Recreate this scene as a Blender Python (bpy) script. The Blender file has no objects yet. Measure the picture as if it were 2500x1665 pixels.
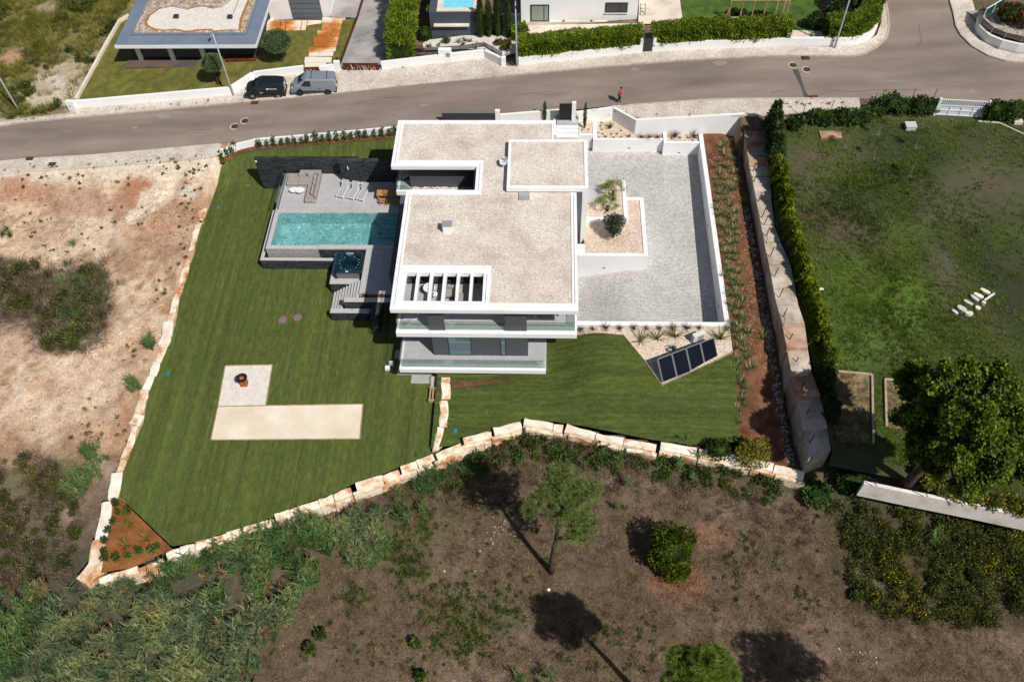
import bpy, math, random
import numpy as np
from mathutils import Vector, Matrix, noise as mnoise
from mathutils.geometry import delaunay_2d_cdt

random.seed(7); np.random.seed(7)
R = random.Random(11)
SC = bpy.context.scene
COL = SC.collection

# ------------------------------------------------------------------ camera
FPX = 2185.8
a_, r_, y_ = math.radians(36.215), math.radians(-2.4465), math.radians(-3.7115)
_f = np.array([0, math.sin(a_), -math.cos(a_)]); _u = np.array([0, math.cos(a_), math.sin(a_)]); _r = np.array([1., 0, 0])
_rz = np.array([[math.cos(y_), math.sin(y_), 0], [-math.sin(y_), math.cos(y_), 0], [0, 0, 1]])
RT = _rz @ (_r*math.cos(r_) + _u*math.sin(r_)); UP = _rz @ (-_r*math.sin(r_) + _u*math.cos(r_)); FW = _rz @ _f
CAMZ = 57.0
cam = bpy.data.cameras.new('camera'); camo = bpy.data.objects.new('camera', cam); COL.objects.link(camo)
camo.matrix_world = Matrix(((RT[0], UP[0], -FW[0], 0), (RT[1], UP[1], -FW[1], 0), (RT[2], UP[2], -FW[2], CAMZ), (0, 0, 0, 1)))
cam.sensor_width = 36; cam.lens = FPX/2500*36; cam.clip_start = 1; cam.clip_end = 3000
SC.camera = camo

# ------------------------------------------------------------------ light
SUN = Vector((0.575, -0.575, 1.0)).normalized()
w = bpy.data.worlds.new('World'); SC.world = w; w.use_nodes = True
nt = w.node_tree; sky = nt.nodes.new('ShaderNodeTexSky'); sky.sky_type = 'NISHITA'; sky.sun_disc = False
sky.sun_elevation = math.asin(SUN.z); sky.sun_rotation = math.atan2(SUN.x, SUN.y)
sky.air_density = 1.0; sky.dust_density = 1.2
bg = nt.nodes['Background']; nt.links.new(sky.outputs[0], bg.inputs[0]); bg.inputs[1].default_value = 0.06
sl = bpy.data.lights.new('sun', 'SUN'); sl.energy = 4.4; sl.angle = math.radians(0.5); sl.color = (1, 0.955, 0.88)
slo = bpy.data.objects.new('sun', sl); COL.objects.link(slo)
slo.rotation_euler = SUN.to_track_quat('Z', 'Y').to_euler(); slo.location = (60, -40, 90)
SC.view_settings.view_transform = 'Standard'; SC.view_settings.look = 'None'
SC.view_settings.exposure = 0.0; SC.view_settings.gamma = 1; SC.view_settings.use_curve_mapping = False

# ------------------------------------------------------------------ geometry helpers
def G(u, v, z):
    """point of the plane (or height function) z that the photograph shows at pixel u,v"""
    d = (u-1250)/FPX*RT + (832.5-v)/FPX*UP + FW
    if callable(z):
        zz = 0.
        for _ in range(14):
            t = (zz-CAMZ)/d[2]; zz = zz*.3 + .7*z(d[0]*t, d[1]*t)
    else: zz = z
    t = (zz-CAMZ)/d[2]
    return np.array([d[0]*t, d[1]*t, zz])
def GX(u, v, z):
    p = G(u, v, z); return (float(p[0]), float(p[1]))
def sstep(x, a, b):
    t = np.clip((np.asarray(x, float)-a)/(b-a), 0, 1); return t*t*(3-2*t)

class MB:
    def __init__(s): s.v = []; s.f = []; s.m = []
    def add(s, vs, fs, m=0):
        o = len(s.v); s.v += [tuple(map(float, p)) for p in vs]
        for f in fs: s.f.append(tuple(i+o for i in f)); s.m.append(m)
        return s
    def box(s, x0, y0, z0, x1, y1, z1, m=0):
        return s.add([(x0,y0,z0),(x1,y0,z0),(x1,y1,z0),(x0,y1,z0),(x0,y0,z1),(x1,y0,z1),(x1,y1,z1),(x0,y1,z1)],
              [(3,2,1,0),(4,5,6,7),(0,1,5,4),(1,2,6,5),(2,3,7,6),(3,0,4,7)], m)
    def obox(s, c, ax, ay, az, m=0):
        c, ax, ay, az = map(np.array, (c, ax, ay, az)); vs = []
        for k in (-1, 1):
            for i, j in ((-1,-1),(1,-1),(1,1),(-1,1)): vs.append(c+ax*i+ay*j+az*k)
        return s.add(vs, [(3,2,1,0),(4,5,6,7),(0,1,5,4),(1,2,6,5),(2,3,7,6),(3,0,4,7)], m)
    def prism(s, pts, z0, z1, m=0):
        n = len(pts)
        if sum(pts[i][0]*pts[(i+1) % n][1]-pts[(i+1) % n][0]*pts[i][1] for i in range(n)) < 0: pts = pts[::-1]
        zb = z0 if callable(z0) else (lambda x, y: z0); zt = z1 if callable(z1) else (lambda x, y: z1)
        vs = [(p[0],p[1],zb(p[0],p[1])) for p in pts]+[(p[0],p[1],zt(p[0],p[1])) for p in pts]
        return s.add(vs, [tuple(range(n-1,-1,-1)), tuple(range(n,2*n))]+[(i,(i+1) % n,(i+1) % n+n,i+n) for i in range(n)], m)
    def wall(s, p, q, th, z0, z1, m=0, side=0):
        """wall from p to q (xy); thickness th to the left of p->q (side=1), right (-1) or centred"""
        p, q = np.array(p[:2], float), np.array(q[:2], float); d = (q-p)/np.linalg.norm(q-p); n = np.array([-d[1], d[0]])
        a, b = {0:(-th/2, th/2), 1:(0, th), -1:(-th, 0)}[side]
        return s.prism([p+n*a, q+n*a, q+n*b, p+n*b], z0, z1, m)
    def tube(s, pts, rad, n=6, m=0, cap=True):
        pts = [np.array(p, float) for p in pts]
        if not hasattr(rad, '__len__'): rad = [rad]*len(pts)
        vs = []; fs = []
        for i, p in enumerate(pts):
            d = pts[min(i+1, len(pts)-1)]-pts[max(i-1, 0)]; d = d/(np.linalg.norm(d)+1e-9)
            a = np.cross(d, (0,0,1) if abs(d[2]) < .9 else (1,0,0)); a /= np.linalg.norm(a); b = np.cross(d, a)
            for k in range(n):
                t = 2*math.pi*k/n; vs.append(p+rad[i]*(a*math.cos(t)+b*math.sin(t)))
        for i in range(len(pts)-1):
            for k in range(n): fs.append((i*n+k, i*n+(k+1) % n, (i+1)*n+(k+1) % n, (i+1)*n+k))
        if cap: fs += [tuple(range(n-1,-1,-1)), tuple(range((len(pts)-1)*n, len(pts)*n))]
        return s.add(vs, fs, m)
    def disc(s, c, r, z0, z1, n=20, m=0, r2=None):
        pts = [(c[0]+r*math.cos(2*math.pi*k/n), c[1]+r*math.sin(2*math.pi*k/n)) for k in range(n)]
        if r2 is None: return s.prism(pts, z0, z1, m)
        vs = [(p[0],p[1],z0) for p in pts]+[(c[0]+r2*math.cos(2*math.pi*k/n), c[1]+r2*math.sin(2*math.pi*k/n), z1) for k in range(n)]
        return s.add(vs, [tuple(range(n-1,-1,-1)), tuple(range(n,2*n))]+[(i,(i+1) % n,(i+1) % n+n,i+n) for i in range(n)], m)
    def ball(s, c, r, n=8, k=6, m=0):
        if not hasattr(r, '__len__'): r = (r, r, r)
        vs = [(c[0],c[1],c[2]-r[2])]
        for i in range(1, k):
            t = math.pi*i/k-math.pi/2
            for j in range(n):
                q = 2*math.pi*j/n; vs.append((c[0]+r[0]*math.cos(t)*math.cos(q), c[1]+r[1]*math.cos(t)*math.sin(q), c[2]+r[2]*math.sin(t)))
        vs.append((c[0],c[1],c[2]+r[2])); fs = [(0, 1+(j+1) % n, 1+j) for j in range(n)]
        for i in range(k-2):
            for j in range(n): fs.append((1+i*n+j, 1+i*n+(j+1) % n, 1+(i+1)*n+(j+1) % n, 1+(i+1)*n+j))
        e = len(vs)-1; fs += [(e, e-n+j, e-n+(j+1) % n) for j in range(n)]
        return s.add(vs, fs, m)
    def mesh(s, name, mats, smooth=False, off=(0,0,0)):
        me = bpy.data.meshes.new(name); o = off
        me.from_pydata([(x-o[0], y-o[1], z-o[2]) for x, y, z in s.v], [], s.f)
        for mt in (mats if isinstance(mats, (list, tuple)) else [mats]): me.materials.append(mt)
        if any(s.m): me.polygons.foreach_set('material_index', s.m)
        if smooth: me.polygons.foreach_set('use_smooth', [True]*len(s.f))
        me.update(); return me

def wloc(o):
    p = Vector((0,0,0))
    while o: p = p+o.location; o = o.parent
    return p
def part(name, mb, mats, parent=None, smooth=False, bevel=0, label=None, kind=None, loc=None):
    """one mesh object; mesh given in the coordinates of the world (or of an unrotated parent)"""
    off = wloc(parent) if parent else (0,0,0)
    if parent and loc is not None: off = tuple(Vector(off)+Vector(loc))
    if isinstance(mb, MB):
        if parent is None and loc is not None: off = loc
        me = mb.mesh(name, mats, smooth, off)
    else: me = mb
    o = bpy.data.objects.new(name, me); COL.objects.link(o)
    if loc is not None: o.location = loc
    if parent: o.parent = parent
    if bevel:
        b = o.modifiers.new('bevel', 'BEVEL'); b.width = bevel; b.segments = 1; b.limit_method = 'ANGLE'
    if label: o['label'] = label
    if kind: o['kind'] = kind
    return o
def tag(o, label, cat, group=None):
    o['label'] = label; o['category'] = cat
    if group: o['group'] = group
    return o
def thing(name, label, cat, loc=(0,0,0), group=None):
    o = bpy.data.objects.new(name, None); COL.objects.link(o); o.location = tuple(float(c) for c in loc); o.empty_display_size = .2
    return tag(o, label, cat, group)
def single(name, mb, mats, label, cat, group=None, loc=None, **k):
    return tag(part(name, mb, mats, None, loc=loc, **k), label, cat, group)
def struct(name, mb, mats, **k): return part(name, mb, mats, kind='structure', **k)
def dup(o, loc, rz=0., sc=1., label=None, group=None, parent=None):
    c = o.copy(); COL.objects.link(c)
    if parent: c.parent = parent
    else:
        c.location = tuple(float(q) for q in loc); c.rotation_euler = (0,0,rz); c.scale = (sc, sc, sc) if not hasattr(sc, '__len__') else sc
        if label: c['label'] = label
        if group: c['group'] = group
    for ch in list(o.children): dup(ch, None, parent=c)
    return c
def npmesh(name, V, F, mats, mi=None, smooth=False):
    me = bpy.data.meshes.new(name); V = np.ascontiguousarray(V, np.float32); F = np.ascontiguousarray(F, np.int32); k = F.shape[1]
    me.vertices.add(len(V)); me.vertices.foreach_set('co', V.ravel())
    me.loops.add(F.size); me.loops.foreach_set('vertex_index', F.ravel())
    me.polygons.add(len(F)); me.polygons.foreach_set('loop_start', np.arange(0, F.size, k, dtype=np.int32))
    me.polygons.foreach_set('loop_total', np.full(len(F), k, np.int32))
    for mt in (mats if isinstance(mats, (list, tuple)) else [mats]): me.materials.append(mt)
    if mi is not None: me.polygons.foreach_set('material_index', np.asarray(mi, np.int32))
    if smooth: me.polygons.foreach_set('use_smooth', np.ones(len(F), bool))
    me.update(calc_edges=True); return me
def npobj(name, me, parent=None, kind=None, loc=None):
    o = bpy.data.objects.new(name, me); COL.objects.link(o)
    if parent: o.parent = parent
    if kind: o['kind'] = kind
    if loc is not None: o.location = tuple(float(q) for q in loc)
    return o

# value noise for placing and colouring
_tab = np.random.RandomState(3).rand(256, 256)
def vnoise(x, y):
    x = np.asarray(x, float); y = np.asarray(y, float)
    i = np.floor(x).astype(int); j = np.floor(y).astype(int); fx = x-i; fy = y-j; fx = fx*fx*(3-2*fx); fy = fy*fy*(3-2*fy)
    g = lambda a, b: _tab[a % 256, b % 256]
    return (g(i,j)*(1-fx)+g(i+1,j)*fx)*(1-fy)+(g(i,j+1)*(1-fx)+g(i+1,j+1)*fx)*fy
def fbm(x, y, s=1., o=4, seed=0):
    t = 0; a = .5; n = 0
    for k in range(o):
        t = t+a*vnoise(np.asarray(x)*s*2**k+seed*17.3+k*5.1, np.asarray(y)*s*2**k+seed*9.7); n += a; a *= .55
    return t/n
def inpoly(x, y, P):
    x = np.asarray(x, float); y = np.asarray(y, float); c = np.zeros(x.shape, bool); n = len(P)
    for i in range(n):
        x0, y0 = P[i][:2]; x1, y1 = P[(i+1) % n][:2]
        if y0 == y1: continue
        c ^= ((y0 > y) != (y1 > y)) & (x < (x1-x0)*(y-y0)/(y1-y0)+x0)
    return c
def dens(P, st, closed=True):
    out = []; n = len(P)
    for i in range(n if closed else n-1):
        p = np.array(P[i][:2], float); q = np.array(P[(i+1) % n][:2], float); k = max(1, int(np.linalg.norm(q-p)/st))
        out += [tuple(p+(q-p)*t/k) for t in range(k)]
    if not closed: out.append(tuple(P[-1][:2]))
    return out
def sheet(name, P, zf, mats, res=1.0, skirt=0., kind='structure', colf=None, smooth=True, parent=None):
    """ground sheet clipped to polygon P that follows height function zf, with an optional skirt"""
    zf_ = zf if callable(zf) else (lambda x, y: zf+0*np.asarray(x))
    B = dens(P, res); n = len(B); xs = [p[0] for p in B]; ys = [p[1] for p in B]
    gx, gy = np.meshgrid(np.arange(min(xs)+res*.5, max(xs), res), np.arange(min(ys)+res*.5, max(ys), res)); gx = gx.ravel(); gy = gy.ravel()
    k = inpoly(gx, gy, B); gx = gx[k]; gy = gy[k]; bx = np.array(B)
    if len(gx):
        d = np.min((gx[:, None]-bx[None, :, 0])**2+(gy[:, None]-bx[None, :, 1])**2, axis=1); k = d > (res*.45)**2; gx = gx[k]; gy = gy[k]
    pts = [Vector(p) for p in B]+[Vector((a, b)) for a, b in zip(gx, gy)]
    r = delaunay_2d_cdt(pts, [(i, (i+1) % n) for i in range(n)], [], 1, 1e-5)
    vs = r[0]; vx = np.array([v.x for v in vs]); vy = np.array([v.y for v in vs]); vz = np.asarray(zf_(vx, vy))*np.ones(len(vx))
    faces = [tuple(f) for f in r[2]]; V = [(float(a), float(b), float(c)) for a, b, c in zip(vx, vy, vz)]
    # faces up
    F = []
    for f in faces:
        a, b, c = (V[i] for i in f[:3])
        F.append(f if (b[0]-a[0])*(c[1]-a[1])-(b[1]-a[1])*(c[0]-a[0]) > 0 else f[::-1])
    nv = len(V)
    if skirt:
        zB = np.asarray(zf_(np.array(xs), np.array(ys)))*np.ones(n); o = nv
        V += [(a, b, float(c)) for a, b, c in zip(xs, ys, zB)]+[(a, b, float(c)-skirt) for a, b, c in zip(xs, ys, zB)]
        ccw = sum(B[i][0]*B[(i+1) % n][1]-B[(i+1) % n][0]*B[i][1] for i in range(n)) > 0
        for i in range(n):
            j = (i+1) % n; q = (o+i, o+n+i, o+n+j, o+j) if not ccw else (o+j, o+n+j, o+n+i, o+i)
            F.append(q[::-1])
    me = bpy.data.meshes.new(name); me.from_pydata(V, [], F)
    for mt in (mats if isinstance(mats, (list, tuple)) else [mats]): me.materials.append(mt)
    if smooth: me.polygons.foreach_set('use_smooth', [len(f) == 3 for f in F])
    if colf:
        A = np.array(V); c = colf(A[:, 0], A[:, 1]); at = me.color_attributes.new('Col', 'FLOAT_COLOR', 'POINT')
        at.data.foreach_set('color', np.c_[c, np.ones(len(A))].astype(np.float32).ravel())
    me.update(); o = bpy.data.objects.new(name, me); COL.objects.link(o)
    if parent: o.parent = parent; o.location = tuple(-wloc(parent))
    if kind: o['kind'] = kind
    return o

# ------------------------------------------------------------------ materials
def lin(h):
    h = h.lstrip('#'); o = []
    for i in (0, 2, 4):
        c = int(h[i:i+2], 16)/255; o.append(c/12.92 if c <= .04045 else ((c+.055)/1.055)**2.4)
    return tuple(o)
MATS = {}
def pm(name, cols, sc=1.5, rough=.85, bump=0., bs=None, fine=0., fs=25., isl=0., metal=0., spec=.3, attr=False, stretch=None,
       big=0., bigs=.15, transl=0., lo=.3, hi=.7, vor=0., vs=8., detail=4, stripe=None):
    if name in MATS: return MATS[name]
    m = bpy.data.materials.new(name); m.use_nodes = True; T = m.node_tree; N = T.nodes; L = T.links; b = N['Principled BSDF']
    geo = N.new('ShaderNodeNewGeometry'); pos = geo.outputs['Position']
    if stretch:
        mp = N.new('ShaderNodeMapping'); mp.inputs['Scale'].default_value = stretch[:3]
        if len(stretch) > 3: mp.inputs['Rotation'].default_value = (0, 0, stretch[3])
        L.new(pos, mp.inputs[0]); spos = mp.outputs[0]
    else: spos = pos
    def noi(s, d, p, r=.6):
        n = N.new('ShaderNodeTexNoise'); n.inputs['Scale'].default_value = s; n.inputs['Detail'].default_value = d; n.inputs['Roughness'].default_value = r
        L.new(p, n.inputs['Vector']); return n.outputs['Fac']
    def mul(col, fac, amt):
        mr = N.new('ShaderNodeMapRange'); mr.inputs['From Min'].default_value = .3; mr.inputs['From Max'].default_value = .7
        mr.inputs['To Min'].default_value = 1-amt; mr.inputs['To Max'].default_value = 1+amt; mr.clamp = False; L.new(fac, mr.inputs[0])
        x = N.new('ShaderNodeMix'); x.data_type = 'RGBA'; x.blend_type = 'MULTIPLY'; x.inputs[0].default_value = 1
        L.new(col, x.inputs[6]); L.new(mr.outputs[0], x.inputs[7]); return x.outputs[2]
    cols = [lin(c) if isinstance(c, str) else c for c in cols]
    if len(cols) == 1 and not attr:
        rg = N.new('ShaderNodeRGB'); rg.outputs[0].default_value = (*cols[0], 1); col = rg.outputs[0]
    else:
        if attr:
            at = N.new('ShaderNodeAttribute'); at.attribute_name = 'Col'; col = at.outputs['Color']
        if not attr:
            cr = N.new('ShaderNodeValToRGB'); e = cr.color_ramp.elements
            while len(e) < len(cols): e.new(.5)
            for i, c in enumerate(cols): e[i].position = lo+(hi-lo)*i/(len(cols)-1); e[i].color = (*c, 1)
            L.new(noi(sc, detail, spos), cr.inputs[0]); col = cr.outputs[0]
    if stripe:
        m2 = N.new('ShaderNodeMapping'); m2.inputs['Scale'].default_value = stripe[1:4]; L.new(pos, m2.inputs[0])
        col = mul(col, noi(1., 1.5, m2.outputs[0], .4), stripe[0])
    if big: col = mul(col, noi(bigs, 3, pos), big)
    if fine: col = mul(col, noi(fs, 2, spos), fine)
    if vor:
        vo = N.new('ShaderNodeTexVoronoi'); vo.inputs['Scale'].default_value = vs; L.new(pos, vo.inputs['Vector'])
        sx = N.new('ShaderNodeSeparateColor'); L.new(vo.outputs['Color'], sx.inputs[0])
        mr = N.new('ShaderNodeMapRange'); mr.inputs['To Min'].default_value = 1-vor; mr.inputs['To Max'].default_value = 1+vor*.6; L.new(sx.outputs[0], mr.inputs[0])
        x = N.new('ShaderNodeMix'); x.data_type = 'RGBA'; x.blend_type = 'MULTIPLY'; x.inputs[0].default_value = 1
        L.new(col, x.inputs[6]); L.new(mr.outputs[0], x.inputs[7]); col = x.outputs[2]
    if isl:
        mr = N.new('ShaderNodeMapRange'); mr.inputs['To Min'].default_value = 1-isl; mr.inputs['To Max'].default_value = 1+isl
        L.new(geo.outputs['Random Per Island'], mr.inputs[0])
        x = N.new('ShaderNodeMix'); x.data_type = 'RGBA'; x.blend_type = 'MULTIPLY'; x.inputs[0].default_value = 1
        L.new(col, x.inputs[6]); L.new(mr.outputs[0], x.inputs[7]); col = x.outputs[2]
    L.new(col, b.inputs['Base Color']); b.inputs['Roughness'].default_value = rough; b.inputs['Metallic'].default_value = metal
    b.inputs['Specular IOR Level'].default_value = spec
    if bump:
        bp = N.new('ShaderNodeBump'); bp.inputs['Strength'].default_value = min(bump, 1); bp.inputs['Distance'].default_value = .03*max(1, bump)
        L.new(noi(bs or fs, 3, spos), bp.inputs['Height']); L.new(bp.outputs[0], b.inputs['Normal'])
    if transl:
        tr = N.new('ShaderNodeBsdfTranslucent'); L.new(col, tr.inputs[0]); mx = N.new('ShaderNodeMixShader'); mx.inputs[0].default_value = transl
        L.new(b.outputs[0], mx.inputs[1]); L.new(tr.outputs[0], mx.inputs[2]); L.new(mx.outputs[0], N['Material Output'].inputs[0])
    MATS[name] = m; return m
def glassm(name, tint, refl=.06, rough=.02):
    m = bpy.data.materials.new(name); m.use_nodes = True; T = m.node_tree; N = T.nodes; L = T.links; N.remove(N['Principled BSDF'])
    t = N.new('ShaderNodeBsdfTransparent'); t.inputs[0].default_value = (*tint, 1); g = N.new('ShaderNodeBsdfGlossy'); g.inputs['Roughness'].default_value = rough
    fr = N.new('ShaderNodeLayerWeight'); pw = N.new('ShaderNodeMath'); pw.operation = 'POWER'; pw.inputs[1].default_value = 4; L.new(fr.outputs['Facing'], pw.inputs[0])
    ma = N.new('ShaderNodeMath'); ma.operation = 'MULTIPLY_ADD'; ma.inputs[1].default_value = .7; ma.inputs[2].default_value = refl; L.new(pw.outputs[0], ma.inputs[0]); mx = N.new('ShaderNodeMixShader')
    L.new(ma.outputs[0], mx.inputs[0]); L.new(t.outputs[0], mx.inputs[1]); L.new(g.outputs[0], mx.inputs[2]); L.new(mx.outputs[0], N['Material Output'].inputs[0])
    MATS[name] = m; return m

WHITE = pm('white_render', [(.77,.77,.765), (.82,.82,.82), (.84,.84,.84)], sc=.7, rough=.75, big=.03, bigs=.25, lo=.22, hi=.5, detail=7, bump=.15, bs=30)
WHITE2 = pm('white_paint', [(.74,.74,.73), (.8,.8,.79)], sc=.8, rough=.6, big=.03)
DARKPANEL = pm('dark_grey_panel', [(.075,.082,.095), (.085,.092,.105)], sc=.5, rough=.5)
NAVY = pm('anthracite_wall', [(.04,.047,.056), (.05,.058,.068)], sc=.5, rough=.6)
BLACK = pm('black_metal', [(.015,.016,.018)], rough=.5)
DGREY = pm('dark_metal', [(.05,.052,.055)], rough=.45, metal=.3)
STEEL = pm('grey_metal', [(.33,.35,.37)], rough=.4, metal=.6)
GALV = pm('galvanised_steel', [(.36,.38,.40), (.45,.47,.49)], sc=6, rough=.45, metal=.35)
ROOFGRAVEL = pm('roof_gravel', ['#c0b1a2', '#d2c5b9', '#ded3c9'], sc=.45, rough=.95, vor=.36, vs=18, bump=.5, bs=15, lo=.28, hi=.6, fine=.06, fs=7, detail=6)
BEDGRAVEL = pm('bed_gravel', ['#cbb5a0', '#dfcebd'], sc=3, rough=.95, vor=.45, vs=20, bump=.6, bs=18, big=.05, bigs=.4)
WGRAVEL = pm('white_gravel', ['#d5cdc4', '#e4ddd5'], sc=1.5, rough=.95, vor=.22, vs=18, bump=.6, bs=18)
TILE = pm('porcelain_tile', [(.40,.39,.395), (.47,.46,.465)], sc=1.2, rough=.5, isl=.05, fine=.03, fs=8)
TILE2 = pm('terrace_tile', [(.36,.36,.36), (.42,.42,.42)], sc=1.2, rough=.5, isl=.04, fine=.03, fs=8)
CAP = pm('stone_cap', [(.44,.43,.42), (.5,.49,.48)], sc=2, rough=.6, fine=.04)
SLATE = pm('slate', ['#1c1f22', '#33383b', '#474c4d'], sc=5, rough=.55, isl=.45, fine=.2, fs=20, lo=.25, hi=.75)
COBBLE = None
CONC = pm('weathered_concrete', ['#9c8672', '#b9aa9b', '#cfc5b9'], sc=.9, rough=.9, fine=.08, fs=14, bump=.3, bs=12, big=.12, bigs=.5)
CONCRED = pm('stained_concrete', ['#8f5f45', '#b08c74', '#c4b09f'], sc=.8, rough=.9, fine=.1, fs=14, bump=.3, bs=12)
LIME = pm('limestone', ['#a9774e', '#d0b08c', '#e6d4bc', '#efe2d0'], sc=1.4, rough=.92, fine=.14, fs=9, bump=.8, bs=5, isl=.1, lo=.28, hi=.62)
WOOD = pm('pale_wood', ['#7d6048', '#a58a6c', '#bfa688'], sc=2, rough=.8, stretch=(1, 9, 1), fine=.1)
TEAK = pm('teak', ['#a8713f', '#c8945e'], sc=3, rough=.6, stretch=(1, 8, 1))
CORTEN = pm('corten_steel', ['#3a1d12', '#5a2d18', '#7a3d1c'], sc=1.6, rough=.8, fine=.12)
BEIGE = pm('taupe_fabric', [(.30,.27,.245), (.34,.31,.285)], sc=3, rough=.95, fine=.05, fs=60)
FABGREY = pm('grey_mesh_fabric', [(.38,.39,.41)], rough=.8, fine=.05, fs=80)
SKIN = pm('skin', [(.35,.2,.14)], rough=.6)
RED = pm('red_cloth', [(.55,.02,.03)], rough=.9); TROUSER = pm('dark_cloth', [(.02,.02,.022)], rough=.9); HAIR = pm('dark_hair', [(.012,.01,.008)], rough=.7)
RUBBER = pm('rubber', [(.015,.015,.015)], rough=.8)
GLASS = glassm('clear_glass', (.86,.92,.905), .05); GLASSDK = pm('dark_window_glass', [(.012,.016,.02)], rough=.04, spec=.9)
GLASSLT = pm('reflection_toned_glass', [(.10,.16,.18)], rough=.05, spec=.9)  # paler base colour stands in for a reflection in the panes
WATER = glassm('pool_water', (.64,.90,.92)); 
POOLTILE = pm('pool_mosaic', [(.29,.42,.42), (.42,.53,.52), (.52,.62,.60)], sc=1.2, rough=.3, vor=.35, vs=9, fine=.16, fs=5, big=.05)
SKYPOOL = pm('light_blue_pool', [(.16,.58,.85), (.25,.68,.9)], sc=2, rough=.2, fine=.1, fs=3)
SOIL = pm('red_soil', ['#523322', '#6a4631', '#805a44'], sc=1.3, rough=.95, fine=.18, fs=9, bump=.6, bs=7, big=.1)
BARK = pm('bark', ['#2c211b', '#4d3d33', '#6a5a4e'], sc=2.5, rough=.95, bump=.8, bs=8, stretch=(3,3,.7))
PVCBLUE = pm('blue_valve_lid', [(.03,.22,.28)], rough=.5)
YSAND = pm('court_sand', ['#d3c3aa', '#dfd1bb', '#ece3d4'], sc=.35, rough=.95, fine=.04, fs=10, lo=.3, hi=.75, detail=6)
# ------------------------------------------------------------------ foliage generators (numpy)
LEAF = lambda n, cols, isl=.45, transl=.25, sc=1.2, rough=.7: pm(n, cols, sc=sc, rough=rough, isl=isl, transl=transl, spec=.2)
F_HEDGE = LEAF('hedge_leaf', ['#465a14', '#6c8020', '#8a962c'])
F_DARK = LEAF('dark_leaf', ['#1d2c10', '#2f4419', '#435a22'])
F_MID = LEAF('mid_green_leaf', ['#2f451c', '#48602a', '#5f7734'])
F_PINE = LEAF('pine_needle', ['#4a5d2c', '#687b3c', '#87964e'], transl=.15)
F_PINE2 = LEAF('young_pine_needle', ['#4a5f1e', '#687e2e', '#879642'], transl=.2)
F_REED = LEAF('reed_leaf', ['#3d4d34', '#5d704e', '#80895c', '#9a995e'], sc=.5)
F_REEDG = LEAF('green_reed_leaf', ['#38512b', '#5a7440', '#7f9058'], sc=.5)
F_DRY = LEAF('dry_grass_blade', ['#564632', '#7b6648', '#9a8562'], transl=.1)
F_BRUSH = LEAF('dry_brush_twig', ['#463c32', '#70604e', '#917e68'], transl=.05)
F_SCRUB = LEAF('scrub_leaf', ['#333b18', '#525926', '#767439'])
F_OLIVEG = LEAF('olive_scrub_blade', ['#4d5420', '#75762f', '#9b9350'], sc=.4)
F_YEL = LEAF('yellow_flower', ['#b89a12', '#d8bb22'], isl=.2)
F_YGRN = LEAF('yellow_green_conifer', ['#475812', '#6c7c1a', '#8c9630'], sc=.5)
F_BURG = LEAF('burgundy_blade', ['#2a1c1e', '#473033', '#5e4a42'], transl=.1)
F_FLAX = LEAF('striped_flax_leaf', ['#545a24', '#7d7c35', '#a39c58'], transl=.2)
F_RUST = LEAF('rusty_leaf', ['#4a2416', '#7c4226', '#96602f'])
F_TOPI = LEAF('grey_green_leaf', ['#4a5a3a', '#667654', '#7d8b68'])
F_OLIVE = LEAF('olive_leaf', ['#2c382a', '#47543f', '#66705a'])
F_PALM = LEAF('palm_leaf', ['#3e4f1c', '#6a7830', '#8f9448'])
F_CYP = LEAF('cypress_leaf', ['#27391b', '#3e5428', '#5a6d36'])
F_MAG = LEAF('magenta_flower', ['#8a1250', '#b51e6a'], isl=.2)
F_ORAN = LEAF('orange_flower', ['#8a4a1a', '#a8602a'], isl=.3)
F_GRASS = pm('lawn_blade', ['#48531f', '#5f6b2e', '#777d45', '#95905d'], sc=.9, rough=.7, isl=.3, transl=.2, spec=.2, stretch=(2.2,.6,1), stripe=(.18,5.0,.04,1), big=.14, bigs=.3, lo=.24, hi=.84, detail=7)
F_WEED = LEAF('weed_leaf', ['#35421a','#4e5e24','#667238'], isl=.5)
F_YELW = LEAF('yellowing_leaf', ['#55561c','#7d7a2a','#9a943e'], isl=.5)
F_FRESH = LEAF('fresh_leaf', ['#2c4a18','#426226','#5c7836'])
F_FALL = LEAF('fallen_leaf', ['#8a4a2a', '#b36a42', '#c88a62'], isl=.3)

def unit(a): return a/(np.linalg.norm(a, axis=1, keepdims=True)+1e-9)
def leaf_arr(C, D, L, W, rs):
    D = unit(D); S = unit(np.cross(D, unit(rs.normal(size=D.shape)))); L = L[:, None]; W = W[:, None]
    V = np.stack([C, C+D*L*.5+S*W, C+D*L, C+D*L*.5-S*W], 1).reshape(-1, 3); i = np.arange(len(C))[:, None]*4
    F = np.concatenate([i+[0,1,2], i+[0,2,3]], 1).reshape(-1, 3); return V, F
def blade_arr(B, az, L, lean, droop, W, seg=3):
    """arching blades: base B, azimuth, length, lean at the base (rad from vertical), extra bend, width"""
    n = len(B); p = B.copy(); th = lean.copy(); H = np.stack([np.cos(az), np.sin(az), 0*az], 1); S = np.stack([-np.sin(az), np.cos(az), 0*az], 1)
    rows = []
    for k in range(seg+1):
        w = (W*(1-(k/seg)**1.6))[:, None]
        if k < seg: rows += [p-S*w*.5, p+S*w*.5]
        else: rows += [p]
        d = H*np.sin(th)[:, None]+np.array([0,0,1])*np.cos(th)[:, None]; p = p+d*(L/seg)[:, None]; th = th+droop/seg
    V = np.stack(rows, 1); m = V.shape[1]; V = V.reshape(-1, 3); i = np.arange(n)[:, None]*m; F = []
    for k in range(seg-1): F += [i+[2*k, 2*k+1, 2*k+3], i+[2*k, 2*k+3, 2*k+2]]
    k = seg-1; F += [i+[2*k, 2*k+1, 2*k+2]]
    return V, np.concatenate(F, 1).reshape(-1, 3)
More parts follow.
